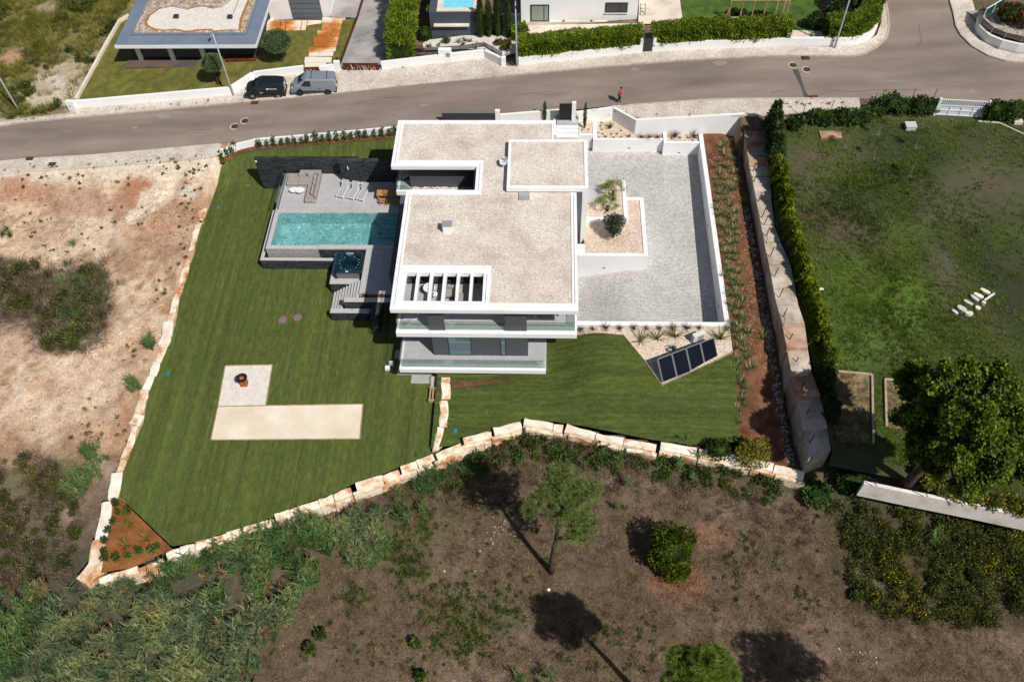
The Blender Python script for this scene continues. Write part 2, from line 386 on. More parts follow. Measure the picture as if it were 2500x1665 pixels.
def join(parts):
    V = []; F = []; o = 0
    for v, f in parts: V.append(v); F.append(f+o); o += len(v)
    return np.concatenate(V), np.concatenate(F)
def cloud(blobs, n, size, aspect=.35, out=.8, shell=.45, seed=0, up=.2):
    """n leaf diamonds in ellipsoid blobs (cx,cy,cz,rx,ry,rz)"""
    rs = np.random.RandomState(seed); B = np.array(blobs, float); vol = (B[:, 3]*B[:, 4]*B[:, 5])**.67; k = rs.choice(len(B), n, p=vol/vol.sum()); b = B[k]
    d = unit(rs.normal(size=(n, 3))); r = rs.rand(n)**shell; C = b[:, :3]+d*b[:, 3:]*r[:, None]
    D = d*out+rs.normal(size=(n, 3))*.6+np.array([0,0,up]); L = size*(.6+.8*rs.rand(n)); return leaf_arr(C, D, L, L*aspect, rs)
def tufts(P, n, L, W, seed=0, up=.3, D0=None):
    """needle stars at points P"""
    rs = np.random.RandomState(seed); m = len(P); C = np.repeat(P, n, 0); D = unit(rs.normal(size=(m*n, 3))+np.array([0,0,up]))
    if D0 is not None: D = unit(D+np.repeat(D0, n, 0)*1.)
    l = L*(.7+.6*rs.rand(m*n)); S = unit(np.cross(D, rs.normal(size=D.shape)))*W; V = np.stack([C-S, C+S, C+D*l[:, None]], 1).reshape(-1, 3)
    return V, np.arange(len(V)).reshape(-1, 3)
def clump(n, L, lean, droop, W, r=.05, seed=0, seg=3):
    rs = np.random.RandomState(seed); az = rs.rand(n)*6.283; q = rs.rand(n)**.5*r
    B = np.stack([q*np.cos(az), q*np.sin(az), 0*az], 1)
    return blade_arr(B, az+rs.normal(size=n)*.3, L*(.6+.6*rs.rand(n)), lean*rs.rand(n)**.7, droop*(.5+rs.rand(n)), W*(.7+.5*rs.rand(n)), seg)
def many(P, protos, rs, s0=.7, s1=1.3):
    """copies of proto (V,F) arrays at points P, turned and scaled, in one array"""
    out = []; k = rs.randint(len(protos), size=len(P)); a = rs.rand(len(P))*6.283; s = s0+(s1-s0)*rs.rand(len(P))
    for j, (v, f) in enumerate(protos):
        q = np.where(k == j)[0]
        if not len(q): continue
        c, sn = np.cos(a[q]), np.sin(a[q]); X = v[None, :, 0]*c[:, None]-v[None, :, 1]*sn[:, None]; Y = v[None, :, 0]*sn[:, None]+v[None, :, 1]*c[:, None]
        VV = np.stack([X, Y, np.repeat(v[None, :, 2], len(q), 0)], 2)*s[q][:, None, None]+P[q][:, None, :]
        FF = f[None]+(np.arange(len(q))*len(v))[:, None, None]; out.append((VV.reshape(-1, 3), FF.reshape(-1, 3)))
    return join(out)
def rnd_in(P, n, rs, dens=None):
    P = np.array(P)[:, :2]; lo, hi = P.min(0), P.max(0); out = []
    tot = 0
    for _ in range(60):
        q = lo+rs.rand(n*2, 2)*(hi-lo); k = inpoly(q[:, 0], q[:, 1], P)
        if dens is not None: k &= rs.rand(len(q)) < dens(q[:, 0], q[:, 1])
        out.append(q[k]); tot += k.sum()
        if tot >= n: break
    return np.concatenate(out)[:n]

# ------------------------------------------------------------------ heights of the land
ZF, ZD, ZL = 1.7, -1.4, -3.4                      # upper floor, pool deck / lower floor, lawn
def zs(x, y): return .6+3.2*np.tanh(np.asarray(x, float)/40)
def ysouth(x): return np.interp(x, [-110,-53.7,-37,-28.5,-14.7,6.7,20.5,43,110], [60,64.5,65.9,66.7,67.5,68.5,68.45,66.6,60])
def zll(x, y):
    t = np.clip((np.asarray(y, float)-62.5)/(ysouth(x)-.3-62.5), 0, 1); return ZL+t*t*(3-2*t)*(zs(x, y)-.75-ZL)
def zlr(x, y):
    return -3.0+.03*(y-33)+sstep(x, -6, 0)*sstep(y, 33, 41)+sstep(x, -.5, 4.6)*(.6+sstep(y, 33, 43))
def zbed(x, y): return -2.4+2.2*sstep(y, 33, 44)-.35*sstep(np.asarray(x, float)-.055*np.maximum(0, 46-np.asarray(y, float)), 16.6, 17.2)
def zn(x, y): return -.8+1.9*sstep(y, 30, 48)+.045*np.maximum(0, np.asarray(y, float)-48)+.02*(np.asarray(x, float)-18)
def zcourt(x, y): return -1.67-.0295*(64.4-np.asarray(y, float))-1.0*sstep(-np.asarray(x, float), -8.4, -2.6)*sstep(-np.asarray(y, float), -57, -51)
def zfront(x, y):
    return np.interp(y, [-60,0,15,25,33,45,57], [-9,-6.6,-5.5,-4.9,-4.3,-3.8,-3.4])+1.1*sstep(x, -8, 2)*sstep(y, 26, 33)
PROP = [GX(540,400,-3), GX(440,760,ZL), GX(300,1200,ZL), GX(225,1395,ZL), GX(420,1335,ZL), GX(850,1180,ZL), GX(1060,1090,ZL), GX(1280,1012,-2.6), GX(1700,1080,-2.4),
        (17.4,33.5), (17.4,67.4), (8.5,67.6), (6.4,68.8)]+[(x_, float(ysouth(x_))+.35) for x_ in (-5,-10,-14.7,-20,-28.5)]+[(-30.3,66.2)]
NEIGH = [GX(u+3, v, zn) for u, v in ((1866,270),(1872,372),(1880,432),(1891,552),(1929,642),(1949,745),(1972,850),(2003,966),(2029,1098))]+[(20.4,31.4),(22,31.0),(33,28.9),(60,23),(110,14),(110,58),(60,63.5),(43,65.8),(30,67)]
def rel(x, y):
    return (.25*(fbm(x, y, .25, 3)-.5)+(.75*(fbm(x, y, .33, 3, 101)-.5)+.42*(fbm(x, y, 1.1, 3, 102)-.5))*(.45+.55*sstep(-x, 24, 29)))*sstep(-y, -66, -58)
def Tz(x, y):
    x = np.asarray(x, float); y = np.asarray(y, float); ysd = ysouth(x); zf = zfront(x, y)+rel(x, y)
    s = sstep(y, ysd-8, ysd-1.5); t = zf*(1-s)+(zs(x, y)-.08)*s
    t = np.where(inpoly(x, y, PROP), -5.6, t); t = np.where(inpoly(x, y, NEIGH), np.minimum(t, zn(x, y)-.8), t); return t
def Tg(x, y):
    """the land without the carved plots, for planting"""
    x = np.asarray(x, float); y = np.asarray(y, float); ysd = ysouth(x); zf = zfront(x, y)+rel(x, y)
    s = sstep(y, ysd-8, ysd-1.5); return zf*(1-s)+(zs(x, y)-.08)*s
def PX(l, z): return [GX(u, v, z) for u, v in l]
def blobw(x, y, u, v, ru, rv, z, soft=.5, ns=.5, seed=0):
    c = G(u, v, z); a = G(u+ru, v, z); b = G(u, v-rv, z); rx = abs(a[0]-c[0]); ry = abs(b[1]-c[1])
    d = np.sqrt(((x-c[0])/rx)**2+((y-c[1])/ry)**2)+(fbm(x, y, .45, 4, seed)-.5)*ns*2.; return 1-sstep(d, 1-soft, 1+soft*.3)
def layer(col, w_, c): return col*(1-w_[:, None])+np.array(c)[None]*w_[:, None]

def colT(x, y):
    n = len(x); f1 = fbm(x, y, .35, 5, 1); f2 = fbm(x, y, 1.7, 4, 2); f3 = fbm(x, y, .12, 3, 5)
    brown = np.array((.150,.106,.068)); dk = np.array((.085,.060,.042)); lt = np.array((.25,.17,.125))
    c = np.repeat(brown[None], n, 0); c = layer(c, sstep(f1, .45, .7)*.8, lt); c = layer(c, sstep(f2, .5, .75)*.55, dk); c = layer(c, sstep(f3, .5, .62)*.45, dk)
    left = np.array((.50,.315,.195)); lotw = sstep(-x, 20, 26)*sstep(y, 29, 37)*(1-sstep(y, 68.5, 69.2))
    lc = np.repeat(left[None], n, 0); lc = layer(lc, sstep(f1, .42, .66), (.60,.45,.31)); lc = layer(lc, sstep(f2, .45, .75)*.75, (.29,.155,.088)); lc = layer(lc, sstep(fbm(x*.9+y*.5, (y*.9-x*.5)*.22, .9, 5, 8), .5, .68)*.7, (.66,.53,.40)); lc = layer(lc, sstep(fbm(x*.9+y*.5, (y*.9-x*.5)*.25, 1.3, 5, 18), .54, .7)*.6, (.25,.14,.085))
    c = c*(1-lotw[:, None])+lc*lotw[:, None]
    B = lambda u, v, ru, rv, col, s=.8, soft=.5, ns=.5, sd=0: blobs.append((u, v, ru, rv, col, s, soft, ns, sd))
    blobs = []
    for u, v in ((20,420),(130,425),(250,418),(370,410),(480,405),(540,395)): B(u, v, 95, 24, (.66,.56,.44), .9, .6, .5, u)
    B(360,470,90,40,(.36,.165,.085),.9); B(60,470,120,40,(.40,.21,.125),.8); B(210,500,130,40,(.34,.19,.13),.7); B(440,520,70,60,(.38,.215,.135),.6); B(390,610,100,70,(.40,.24,.15),.7)
    B(405,440,38,50,(.68,.57,.44),.95,.4,.4); B(365,490,42,34,(.68,.57,.44),.95,.4,.5,3); B(325,535,24,22,(.68,.58,.46),.9,.4,.5,5); B(460,470,26,26,(.62,.56,.50),.8,.5,.6,2)
    B(60,640,75,60,(.62,.47,.33),.7); B(150,610,80,50,(.60,.46,.34),.7,.5,.7,3); B(100,740,150,110,(.20,.155,.12),.9,.45,.7,4); B(180,820,80,40,(.14,.11,.085),.9,.4,.6,6)
    B(40,850,80,60,(.55,.38,.27),.8); B(250,900,150,90,(.64,.49,.36),.75,.6,.6,9); B(120,1010,150,70,(.66,.52,.39),.7,.6,.6,11); B(330,860,60,70,(.42,.25,.155),.6); B(320,980,50,90,(.38,.21,.125),.6)
    B(90,1180,150,60,(.125,.115,.06),.9,.4,.6,2); B(140,1260,60,60,(.42,.30,.22),.8,.4,.6,7); B(60,1300,110,90,(.115,.10,.06),.95,.4,.5,8); B(170,1330,60,50,(.105,.085,.06),.9,.4,.5,1)
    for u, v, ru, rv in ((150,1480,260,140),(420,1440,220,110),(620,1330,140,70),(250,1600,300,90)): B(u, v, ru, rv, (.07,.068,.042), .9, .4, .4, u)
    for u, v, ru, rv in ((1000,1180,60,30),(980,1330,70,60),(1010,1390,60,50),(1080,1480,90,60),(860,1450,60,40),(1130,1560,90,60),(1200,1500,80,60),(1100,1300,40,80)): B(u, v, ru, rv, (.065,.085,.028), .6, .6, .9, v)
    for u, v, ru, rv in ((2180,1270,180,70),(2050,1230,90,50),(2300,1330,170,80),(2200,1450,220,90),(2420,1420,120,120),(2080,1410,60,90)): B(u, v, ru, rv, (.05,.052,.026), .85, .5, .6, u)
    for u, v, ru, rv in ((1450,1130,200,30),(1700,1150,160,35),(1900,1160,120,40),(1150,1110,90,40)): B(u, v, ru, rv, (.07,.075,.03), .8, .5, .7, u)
    B(1740,1310,80,40,(.24,.125,.08),.7); B(1650,1430,90,50,(.26,.125,.07),.55); B(2130,1420,50,40,(.20,.13,.10),.5)
    # north side, scrub at the top left
    nl = sstep(-x, 40, 43)*sstep(y, 69.5, 71); oc = np.repeat(np.array((.19,.165,.066))[None], n, 0); oc = layer(oc, sstep(f1, .45, .65)*.8, (.115,.115,.04)); oc = layer(oc, sstep(f2, .5, .75)*.7, (.30,.25,.14))
    c = c*(1-nl[:, None])+oc*nl[:, None]
    B(150,190,90,60,(.50,.40,.29),.8,.6,.9,2); B(110,245,90,30,(.58,.48,.36),.85,.6,.6,4); B(35,140,45,26,(.45,.27,.16),.9,.5,.5,5); B(140,205,45,28,(.62,.54,.45),.8,.5,.8,6); B(30,290,60,12,(.52,.44,.34),.7); B(120,20,40,16,(.42,.33,.24),.6)
    for u, v, ru, rv, col, s, soft, ns, sd in blobs: c = layer(c, blobw(x, y, u, v, ru, rv, Tg, soft, ns, sd)*s, col)
    return c*(.86+.28*fbm(x, y, 2.6, 3, 7))[:, None]

xs = np.concatenate([[-900,-500,-250,-140,-100], np.arange(-80,62,.33), [70,85,110,160,260,500,900]]); ys = np.concatenate([[-700,-350,-150,-60,-20,0], np.arange(6,104,.33), [110,125,150,200,300,500,900]])
gx, gy = np.meshgrid(xs, ys); nx, ny = len(xs), len(ys); X, Y = gx.ravel(), gy.ravel(); Z = Tz(X, Y)
i = np.arange((nx-1)*(ny-1)); q0 = (i//(nx-1))*nx+i % (nx-1); F = np.stack([q0, q0+1, q0+nx+1, q0+nx], 1)
TERR = pm('dry_ground', [], attr=True, rough=.97, fine=.28, fs=8, bump=2.2, bs=7, big=.16, bigs=1.7)
me = npmesh('terrain', np.stack([X, Y, Z], 1), F, TERR, smooth=True)
at = me.color_attributes.new('Col', 'FLOAT_COLOR', 'POINT'); at.data.foreach_set('color', np.c_[colT(X, Y), np.ones(len(X))].astype(np.float32).ravel())
npobj('terrain', me, kind='structure')

# ------------------------------------------------------------------ road, pavements, lawns
ASPH = pm('asphalt', ['#766a62', '#887b72', '#988a80'], sc=.3, rough=.92, fine=.13, fs=24, bump=.3, bs=30, big=.08, bigs=.09, stretch=(.3,1.3,1,-.04), lo=.3, hi=.72)
ASPHP = pm('asphalt_patch', ['#49474a', '#5c5a58'], sc=2, rough=.9, fine=.12, fs=20)
SETT = pm('limestone_setts', ['#c4b5a5', '#d8cbbd', '#e4dace'], sc=.6, rough=.9, vor=.26, vs=10, fine=.10, fs=14, bump=.6, bs=12, lo=.28, hi=.65)
KERB = pm('kerb_stone', ['#a89c90', '#c6bbaf'], sc=2, rough=.9, fine=.08)
Ssouth = [(-260,420),(0,393.8),(75,387),(228,378),(412,362),(536,351),(625,341.5),(968,312),(1250,282.6),(1408,268),(1496,258.5),(1531,258.5),(1745,243.8),(1874,242),(2097,242),(2300,244),(2500,251),(2800,266)]
Snorth = [(-260,342),(0,309),(56,300),(187,288),(402,268),(570,253),(826,228),(968,212),(1209,189),(1443,167),(1652,150),(1875,138),(2078,139),(2108,134),(2143,115),(2165,92),(2170,67),(2166,27),(2160,0),(2150,-50)]
Scorner = [(2300,-50),(2318,0),(2328,35),(2334,67),(2346,88),(2373,115),(2411,137),(2451,150),(2500,155),(2800,170)]
zr_ = lambda x, y: zs(x, y)+.0
ROAD = PX(Ssouth, zs)+PX(Scorner[::-1], zs)+PX(Snorth[::-1], zs)
sheet('road', ROAD, zr_, ASPH, res=1.5)
zp_ = lambda x, y: zs(x, y)+.11
def band(a, b): return PX(a, zs)+PX(b[::-1], zs)
# pavement north of the road with kerb, up to the garden walls
sheet('pavement', band(Snorth[1:6]+[(625,248),(826,228),(968,212),(1209,189)]+Snorth[9:19], [(0,301),(56,294),(180,276),(196,268),(402,250),(570,234),(630,197),(745,182),(760,165),(830,170),(930,172),(1068,151),(1182,140),(1240,164),(1262,163),(1443,138),(1565,129),(1876,116),(2040,118),(2110,108),(2140,88),(2150,60),(2150,20),(2146,0)]), zp_, SETT, res=1.2, skirt=.2)
sheet('pavement', band(Scorner[1:10], [(2372,0),(2382,36),(2376,74),(2390,100),(2430,122),(2480,134),(2540,140)][:7]), zp_, SETT, res=1., skirt=.2)
# pavement south of the road
sheet('pavement', band([(-200,416)]+Ssouth[1:6], [(-200,452),(0,428),(75,420),(228,410),(412,395),(520,385),(540,372)]), lambda x, y: zs(x, y)+.05, SETT, res=1.2, skirt=.15)
sheet('pavement', band([(1496,259),(1531,258.5)]+Ssouth[12:15], [(1497,264),(1563,292),(1815,283),(1880,284),(1990,271),(2100,262)]), lambda x, y: zs(x, y)+.06, SETT, res=1., skirt=.15)
# kerb lines
mb = MB()
for L_, zz in ((Snorth[1:6], .14), (Snorth[8:19], .14), (Scorner[1:10], .14), ([(0,301),(187,279)], .2), (Ssouth[11:15], .09)):
    P = PX(L_, zs)
    for p, q in zip(P[:-1], P[1:]):
        n_ = max(1, int(math.dist(p, q)/1.0))
        for k in range(n_):
            a = (p[0]+(q[0]-p[0])*k/n_, p[1]+(q[1]-p[1])*k/n_); b = (p[0]+(q[0]-p[0])*(k+.985)/n_, p[1]+(q[1]-p[1])*(k+.985)/n_)
            mb.wall(a, b, .16, lambda x, y: zs(x, y)-.1, lambda x, y, zz=zz: zs(x, y)+zz+.006)
struct('kerb', mb, KERB)
sheet('road_patch', PX([(1934,170),(1949,170),(1966,222),(1978,240),(1964,241),(1956,215)], zs), lambda x, y: zs(x, y)+.006, ASPHP, res=1.)
# lawns
LAWN = pm('mown_lawn', ['#444f20', '#535f2b', '#6a713f'], sc=.9, rough=.95, fine=.22, fs=9, bump=1.2, bs=11, stretch=(4.5,1.3,1), big=.10, bigs=.22, lo=.25, hi=.78, detail=8, stripe=(.2,3.2,.05,1))
LAWN2 = pm('mown_lawn_across', ['#3f4d1d', '#4f5d28', '#667038'], sc=.9, rough=.95, fine=.22, fs=9, bump=1.2, bs=11, stretch=(1.3,4.5,1,.12), big=.10, bigs=.22, lo=.25, hi=.78, detail=8, stripe=(.2,.06,3.0,1))
LW = [GX(u, v, ZL) for u, v in ((430,790),(408,848),(390,893),(364,955),(350,1035),(322,1095),(300,1154),(288,1212),(302,1222),(421,1333),(476,1323),(552,1300),(667,1263),(740,1231),(811,1205),(866,1180),(932,1158),(975,1140),(1056,1106),(1068,1100))]
LAWNL = [GX(537,398,-2.3)]+[GX(u, v, ZL) for u, v in ((509,489),(468,630),(440,725))]+LW+[(-8.7,39.8),(-8.7,44),(-12.7,46.5)]+[(x_, float(ysouth(x_))-.02) for x_ in (-12.9,-14.7,-20,-25,-28.5)]+[(-30.2,65.9)]
sheet('lawn', LAWNL, zll, LAWN, res=.9)
LR = [(-8.75,33.6)]+[GX(u, v, -2.6) for u, v in ((1124,1079),(1179,1053),(1270,1029),(1352,1030),(1455,1054),(1524,1067),(1593,1079),(1701,1091))]+[GX(1806,1080,-2.4), GX(1792,930,-1.6), GX(1780,860,-.3), GX(1790,858,-.3), (14.3,42.8),(2.4,42.9),(1.5,45),(-9.2,45),(-9.2,40.5),(-8.75,40.2)]
sheet('lawn', LR, zlr, LAWN2, res=.8)
# ------------------------------------------------------------------ main house
H = thing('modern_house', 'white flat-roofed house with gravel roofs and stacked balconies in the middle of the lawns', 'house', (-5, 50, ZD))
def boxes(name, L, mat, parent=H, **k):
    mb = MB()
    for b in L: mb.box(*b)
    return part(name, mb, mat, parent, **k)
def tiles(parent, x0, y0, x1, y1, z, tx, ty, mat, name='floor_tile', stag=True, gap=.012):
    nx = max(1, round((x1-x0)/tx)); ny = max(1, round((y1-y0)/ty)); tx = (x1-x0)/nx; ty = (y1-y0)/ny; pm_ = {}
    for j in range(ny):
        sh = (j % 2)*.5*tx if stag and nx > 1 else 0; xs_ = [x0]+[x0+sh+tx*i for i in range(0 if sh else 1, nx)]+[x1]
        for i in range(len(xs_)-1):
            wd = round(xs_[i+1]-xs_[i], 3)
            if wd < .02: continue
            if wd not in pm_:
                mb = MB(); mb.box(-wd/2+gap/2, -ty/2+gap/2, -.03, wd/2-gap/2, ty/2-gap/2, 0); pm_[wd] = mb.mesh(name, mat)
            o = bpy.data.objects.new(name, pm_[wd]); COL.objects.link(o); o.parent = parent
            o.location = Vector((xs_[i]+wd/2, y0+ty*(j+.5), z+random.uniform(-.0012, .0012)))-wloc(parent)
ZR = 5.1
boxes('roof_slab', [(-13.22,56.07,4.68,.45,61.86,5.0), (-5.95,53.22,4.68,2.3,56.07,5.0), (-11.62,44.6,4.68,2.35,53.22,5.0), (-4.6,40.75,4.68,2.35,44.6,5.0),
      (-11.62,40.75,4.68,-10.7,44.6,5.0), (-10.7,40.75,4.68,-4.6,41.54,5.0), (-10.7,44.29,4.68,-4.6,44.6,5.0), (-4.8,41.54,4.68,-4.6,44.29,5.0)], WHITE)
pa = [(-13.22,56.07,-12.96,61.86), (-12.90,56.07,-12.7,61.86), (-12.96,56.07,-12.90,56.25), (-12.96,61.68,-12.90,61.86), (-12.7,61.45,.45,61.86), (-12.7,56.07,-5.98,56.75), (.28,58.8,.45,61.45),
      (-5.98,53.22,-5.74,56.75), (-5.68,52.75,-5.46,56.75), (-5.74,56.5,-5.68,56.75), (-11.62,52.75,-5.68,53.22),
      (-11.62,40.75,-11.36,52.75), (-11.30,40.75,-11.14,52.75), (-11.36,40.75,-11.30,41.05), (-11.14,40.75,2.35,41.42), (1.88,41.42,2.06,52.85), (2.11,41.42,2.35,52.85),
      (-11.14,44.29,-4.27,45.06), (-11.14,41.42,-10.7,44.29), (-4.8,41.42,-4.60,44.29), (-4.54,41.42,-4.27,44.29), (-10.7,41.42,-4.8,41.54)]
boxes('parapet', [(a,b,5.0,c,d,ZR) for a,b,c,d in pa], WHITE)
boxes('roof_fascia', [(-13.22,56.05,4.68,-5.93,56.07,ZR-.06)], WHITE); boxes('roof_fascia', [(-11.62,40.73,4.66,2.35,40.75,ZR-.06)], WHITE)
for k, (a, c) in enumerate(((-9.92,-9.70), (-8.90,-8.66), (-7.87,-7.62), (-6.83,-6.61), (-5.81,-5.59))): boxes('pergola_beam', [(a,41.54,4.70,c,44.29,ZR-.003)], WHITE)
for b in ((-12.7,56.75,.28,61.45), (-5.46,52.75,1.88,56.75), (-11.14,45.06,1.88,52.75), (-4.27,41.42,1.88,45.06)): boxes('roof_gravel', [(b[0],b[1],4.98,b[2],b[3],5.035)], ROOFGRAVEL, kind='stuff')
mb = MB()
for x, y in ((-10.9,59.3),(-4.8,58.8),(-8.8,59),(-6.3,52.2),(-5.4,51),(-4.6,50.2),(-4.0,49.6),(-5.2,48.9),(-2.9,48.6),(-9.3,47.9),(-3.8,47.9),(-.4,47.6),(1.2,47.2),(-3.6,46.2),(-3.4,44.3),(-3.2,43),(-4.7,54.4),(-9.5,56.4),(-2.9,41.1)): mb = MB(); mb.ball((x,y,5.05), (.04,.035,.03), 6, 4); part('roof_drain_cap', mb, BLACK, H)
boxes('rust_stain', [(-3.3,41.05,ZR-.01,-2.5,41.09,ZR+.002)], pm('rust_mark', ['#c9a98c','#e0d2c4'], sc=4, rough=.8)); boxes('rust_stain', [(-2.2,41.08,ZR-.01,-1.75,41.11,ZR+.002)], MATS['rust_mark'])
# tower block with its own roof
boxes('upper_roof_slab', [(-3.35,52.95,5.2,3.3,58.76,5.52)], WHITE)
boxes('upper_parapet', [(-3.35,52.95,5.52,3.3,53.22,5.62), (-3.35,58.58,5.52,3.3,58.76,5.62), (-3.35,53.22,5.52,-3.12,58.58,5.62), (3.0,53.22,5.52,3.3,58.58,5.62)], WHITE)
boxes('roof_gravel', [(-3.12,53.22,5.5,3.0,58.58,5.56)], ROOFGRAVEL, kind='stuff')
boxes('skylight_box', [(-2.34,52.12,4.98,-1.46,52.93,5.17)], GALV)
boxes('stair_tower_wall', [(-3.1,53.3,4.9,3.0,58.5,5.2), (2.36,53.6,-2.6,3.0,58.5,4.9)], WHITE)
boxes('entrance_fin', [(2.84,52.97,-2.6,3.29,58.7,5.2)], WHITE)
boxes('entrance_ledge', [(2.32,51.0,-2.9,2.86,52.25,-.3)], WHITE)
boxes('entrance_window', [(2.37,53.5,-1.3,2.42,58.4,4.7)], GLASSDK)
# walls
boxes('upper_wall', [(-10.9,46.1,ZF,2.1,53.0,4.68), (-6.2,53.0,ZF,2.1,56.4,4.68), (-12.0,57.0,ZF,-6.2,61.5,4.68), (-6.2,56.4,ZF,.3,61.5,4.68)], DARKPANEL)
boxes('wing_side_wall', [(-6.2,53.3,ZF,-6.0,57.0,4.67)], NAVY)
boxes('lower_wall', [(-8.95,41.2,ZD,-1.44,47,1.3), (-12.9,47.2,-3.5,2.2,61.8,1.3)], DARKPANEL)
boxes('basement_wall', [(-9.3,42,-3.6,-.05,47.2,-1.8)], WHITE2)
# floors
def slab(name, x0, y0, x1, y1, z1, th): return boxes(name, [(x0,y0,z1-th,x1,y1,z1)], WHITE)
s1 = slab('balcony_slab', -11.62, 41.02, 2.35, 53.0, ZF, .42); tiles(H, -11.5, 41.5, 2.2, 46.1, ZF+.01, 1.22, .61, TILE2)
boxes('balcony_edge', [(-11.62,41.02,ZF,2.35,41.28,ZF+.06), (-11.62,41.28,ZF,-11.45,46.,ZF+.06), (2.2,41.28,ZF,2.35,46.,ZF+.06)], WHITE)
slab('wing_slab', -13.24, 56.46, -6, 61.8, ZF, .42); tiles(H, -13.0, 56.75, -6.2, 58.9, ZF+.01, 1.2, .6, TILE2); boxes('wing_slab_edge', [(-13.24,56.46,ZF,-6.0,56.72,ZF+.05), (-13.24,56.72,ZF,-13.05,59.5,ZF+.05)], WHITE)
mb = MB()
for k in range(220): mb.ball((R.uniform(-11.9,-6.3), R.uniform(56.76,56.98), ZF+.05), R.uniform(.035,.07), 5, 4)
part('white_pebbles', mb, WGRAVEL, H, kind='stuff')
slab('terrace_slab', -11.62, 39.78, 0, 47.2, ZD, .42); tiles(H, -11.5, 40.02, -.02, 47.0, ZD+.012, 1.2, .6, TILE2)
boxes('terrace_edge', [(-11.62,39.78,ZD,0,40.02,ZD+.04), (-11.62,40.02,ZD,-11.48,46.,ZD+.04)], WHITE)
tiles(H, -12.55, 39.78, -9.35, 47.2, -3.40, .8, .8, TILE2, name='patio_tile'); boxes('patio_base', [(-12.57,39.76,-3.7,-9.33,47.2,-3.43)], CONC)
# dark sliding panels and windows of the two storeys
for a, b in ((-9.02,-7.8), (-3.16,-1.5)): boxes('sliding_panel', [(a,41.33,ZF+.06,b,41.41,4.67)], DARKPANEL)
def window(x0, x1, y, z0, z1, mat=GLASSDK):
    f = boxes('window', [(x0,y-.03,z0,x0+.05,y,z1), (x1-.05,y-.03,z0,x1,y,z1), (x0+.05,y-.03,z0,x1-.05,y,z0+.05), (x0+.05,y-.03,z1-.05,x1-.05,y,z1)], BLACK)
    mb = MB(); mb.box(x0+.05, y-.015, z0+.05, x1-.05, y-.004, z1-.05); part('pane', mb, mat, f); return f
window(-7.71,-5.90,41.2,ZD+.05,1.28,GLASSLT); window(-3.60,-3.18,41.2,ZD+.05,1.28,GLASSLT)
window(-10.8,-8.3,46.1,ZF+.05,4.5); window(-8.25,-5.6,46.1,ZF+.05,4.5); window(-4.4,-.6,46.1,ZF+.05,4.5); window(-12.9,-12.02,57.9,ZF+.05,4.4)
window(-12.6,-10.6,47.2,ZD+.05,1.2); window(-10.5,-9.0,47.2,ZD+.05,1.2)
# glass balustrades
EDGEG = pm('glass_edge', [(.05,.09,.085)], rough=.2)
def glass(p, q, z, h, parent=H, mat=GLASS, name='glass_panel', post=True):
    mb = MB(); mb.wall(p, q, .016, z, z+h); o = part(name, mb, mat, parent)
    mb = MB(); mb.wall(p, q, .024, z+h, z+h+.02); part('top_edge', mb, EDGEG, o)
    return o
def glassrun(p, q, z, h, n, parent=H):
    for k in range(n):
        a = [p[i]+(q[i]-p[i])*(k+.006)/n for i in (0,1)]; b = [p[i]+(q[i]-p[i])*(k+.994)/n for i in (0,1)]; glass(a, b, z, h, parent)
glassrun((-11.5,41.4), (-9.05,41.4), ZF, 1.05, 2); glassrun((-7.78,41.4), (-3.18,41.4), ZF, 1.05, 3); glassrun((-1.48,41.4), (2.12,41.4), ZF, 1.05, 3)
glassrun((2.14,41.45), (2.14,46), ZF, 1.05, 3); glassrun((-11.53,41.45), (-11.53,46), ZF, 1.05, 3)
glassrun((-11.45,40.06), (-.2,40.06), ZD, 1.0, 8); glassrun((-11.53,40.1), (-11.53,46.5), ZD, 1.0, 4)
glassrun((-13.14,56.6), (-11.9,56.6), ZF, 1.05, 1); glassrun((-13.14,56.65), (-13.14,59.4), ZF, 1.05, 2)
# chimney, satellite dish
ch = boxes('chimney', [(-8.23,48.46,5.0,-7.52,49.0,5.72)], WHITE); boxes('chimney_cap', [(-8.27,48.42,5.80,-7.48,49.04,5.86)], GALV, ch)
boxes('cap_gap', [(-8.16,48.5,5.72,-7.58,48.96,5.80)], DGREY, ch)
D = thing('satellite_dish', 'pale satellite dish on the gravel roof beside the raised roof block', 'satellite dish', (-3.68,55.95,5.03))
mb = MB(); n = 20; ax = Vector((-.25,-.62,.74)).normalized(); e1 = Vector((0,0,1)).cross(ax).normalized(); e2 = ax.cross(e1); c0 = Vector((-3.68,56.1,5.62))
vs = []; fs = []
for k, (rr, dp) in enumerate(((0.02,-.1),(.16,-.075),(.3,-.03),(.39,.02))):
    for j in range(n): t = 2*math.pi*j/n; vs.append(c0+e1*rr*math.cos(t)*.92+e2*rr*math.sin(t)+ax*dp)
for k in range(3):
    for j in range(n): fs.append((k*n+j, k*n+(j+1) % n, (k+1)*n+(j+1) % n, (k+1)*n+j))
mb.add(vs, fs+[tuple(range(n))]); part('dish', mb, pm('dish_grey', [(.6,.62,.66)], rough=.5), D, smooth=True)
mb = MB(); mb.tube([(-3.68,56.1,5.6), (-3.68,56.15,5.3), (-3.68,56.15,5.02)], .03); mb.tube([(-3.98,56.15,5.04),(-3.38,56.15,5.04)], .02); mb.tube([(-3.68,56.45,5.04),(-3.68,55.85,5.04)], .02); part('mast', mb, STEEL, D)
mb = MB(); f = c0+ax*.42-e2*.12; mb.tube([c0-e2*.38, f], .014); mb.ball(tuple(f), .045, 6, 4); part('feed_arm', mb, DGREY, D)
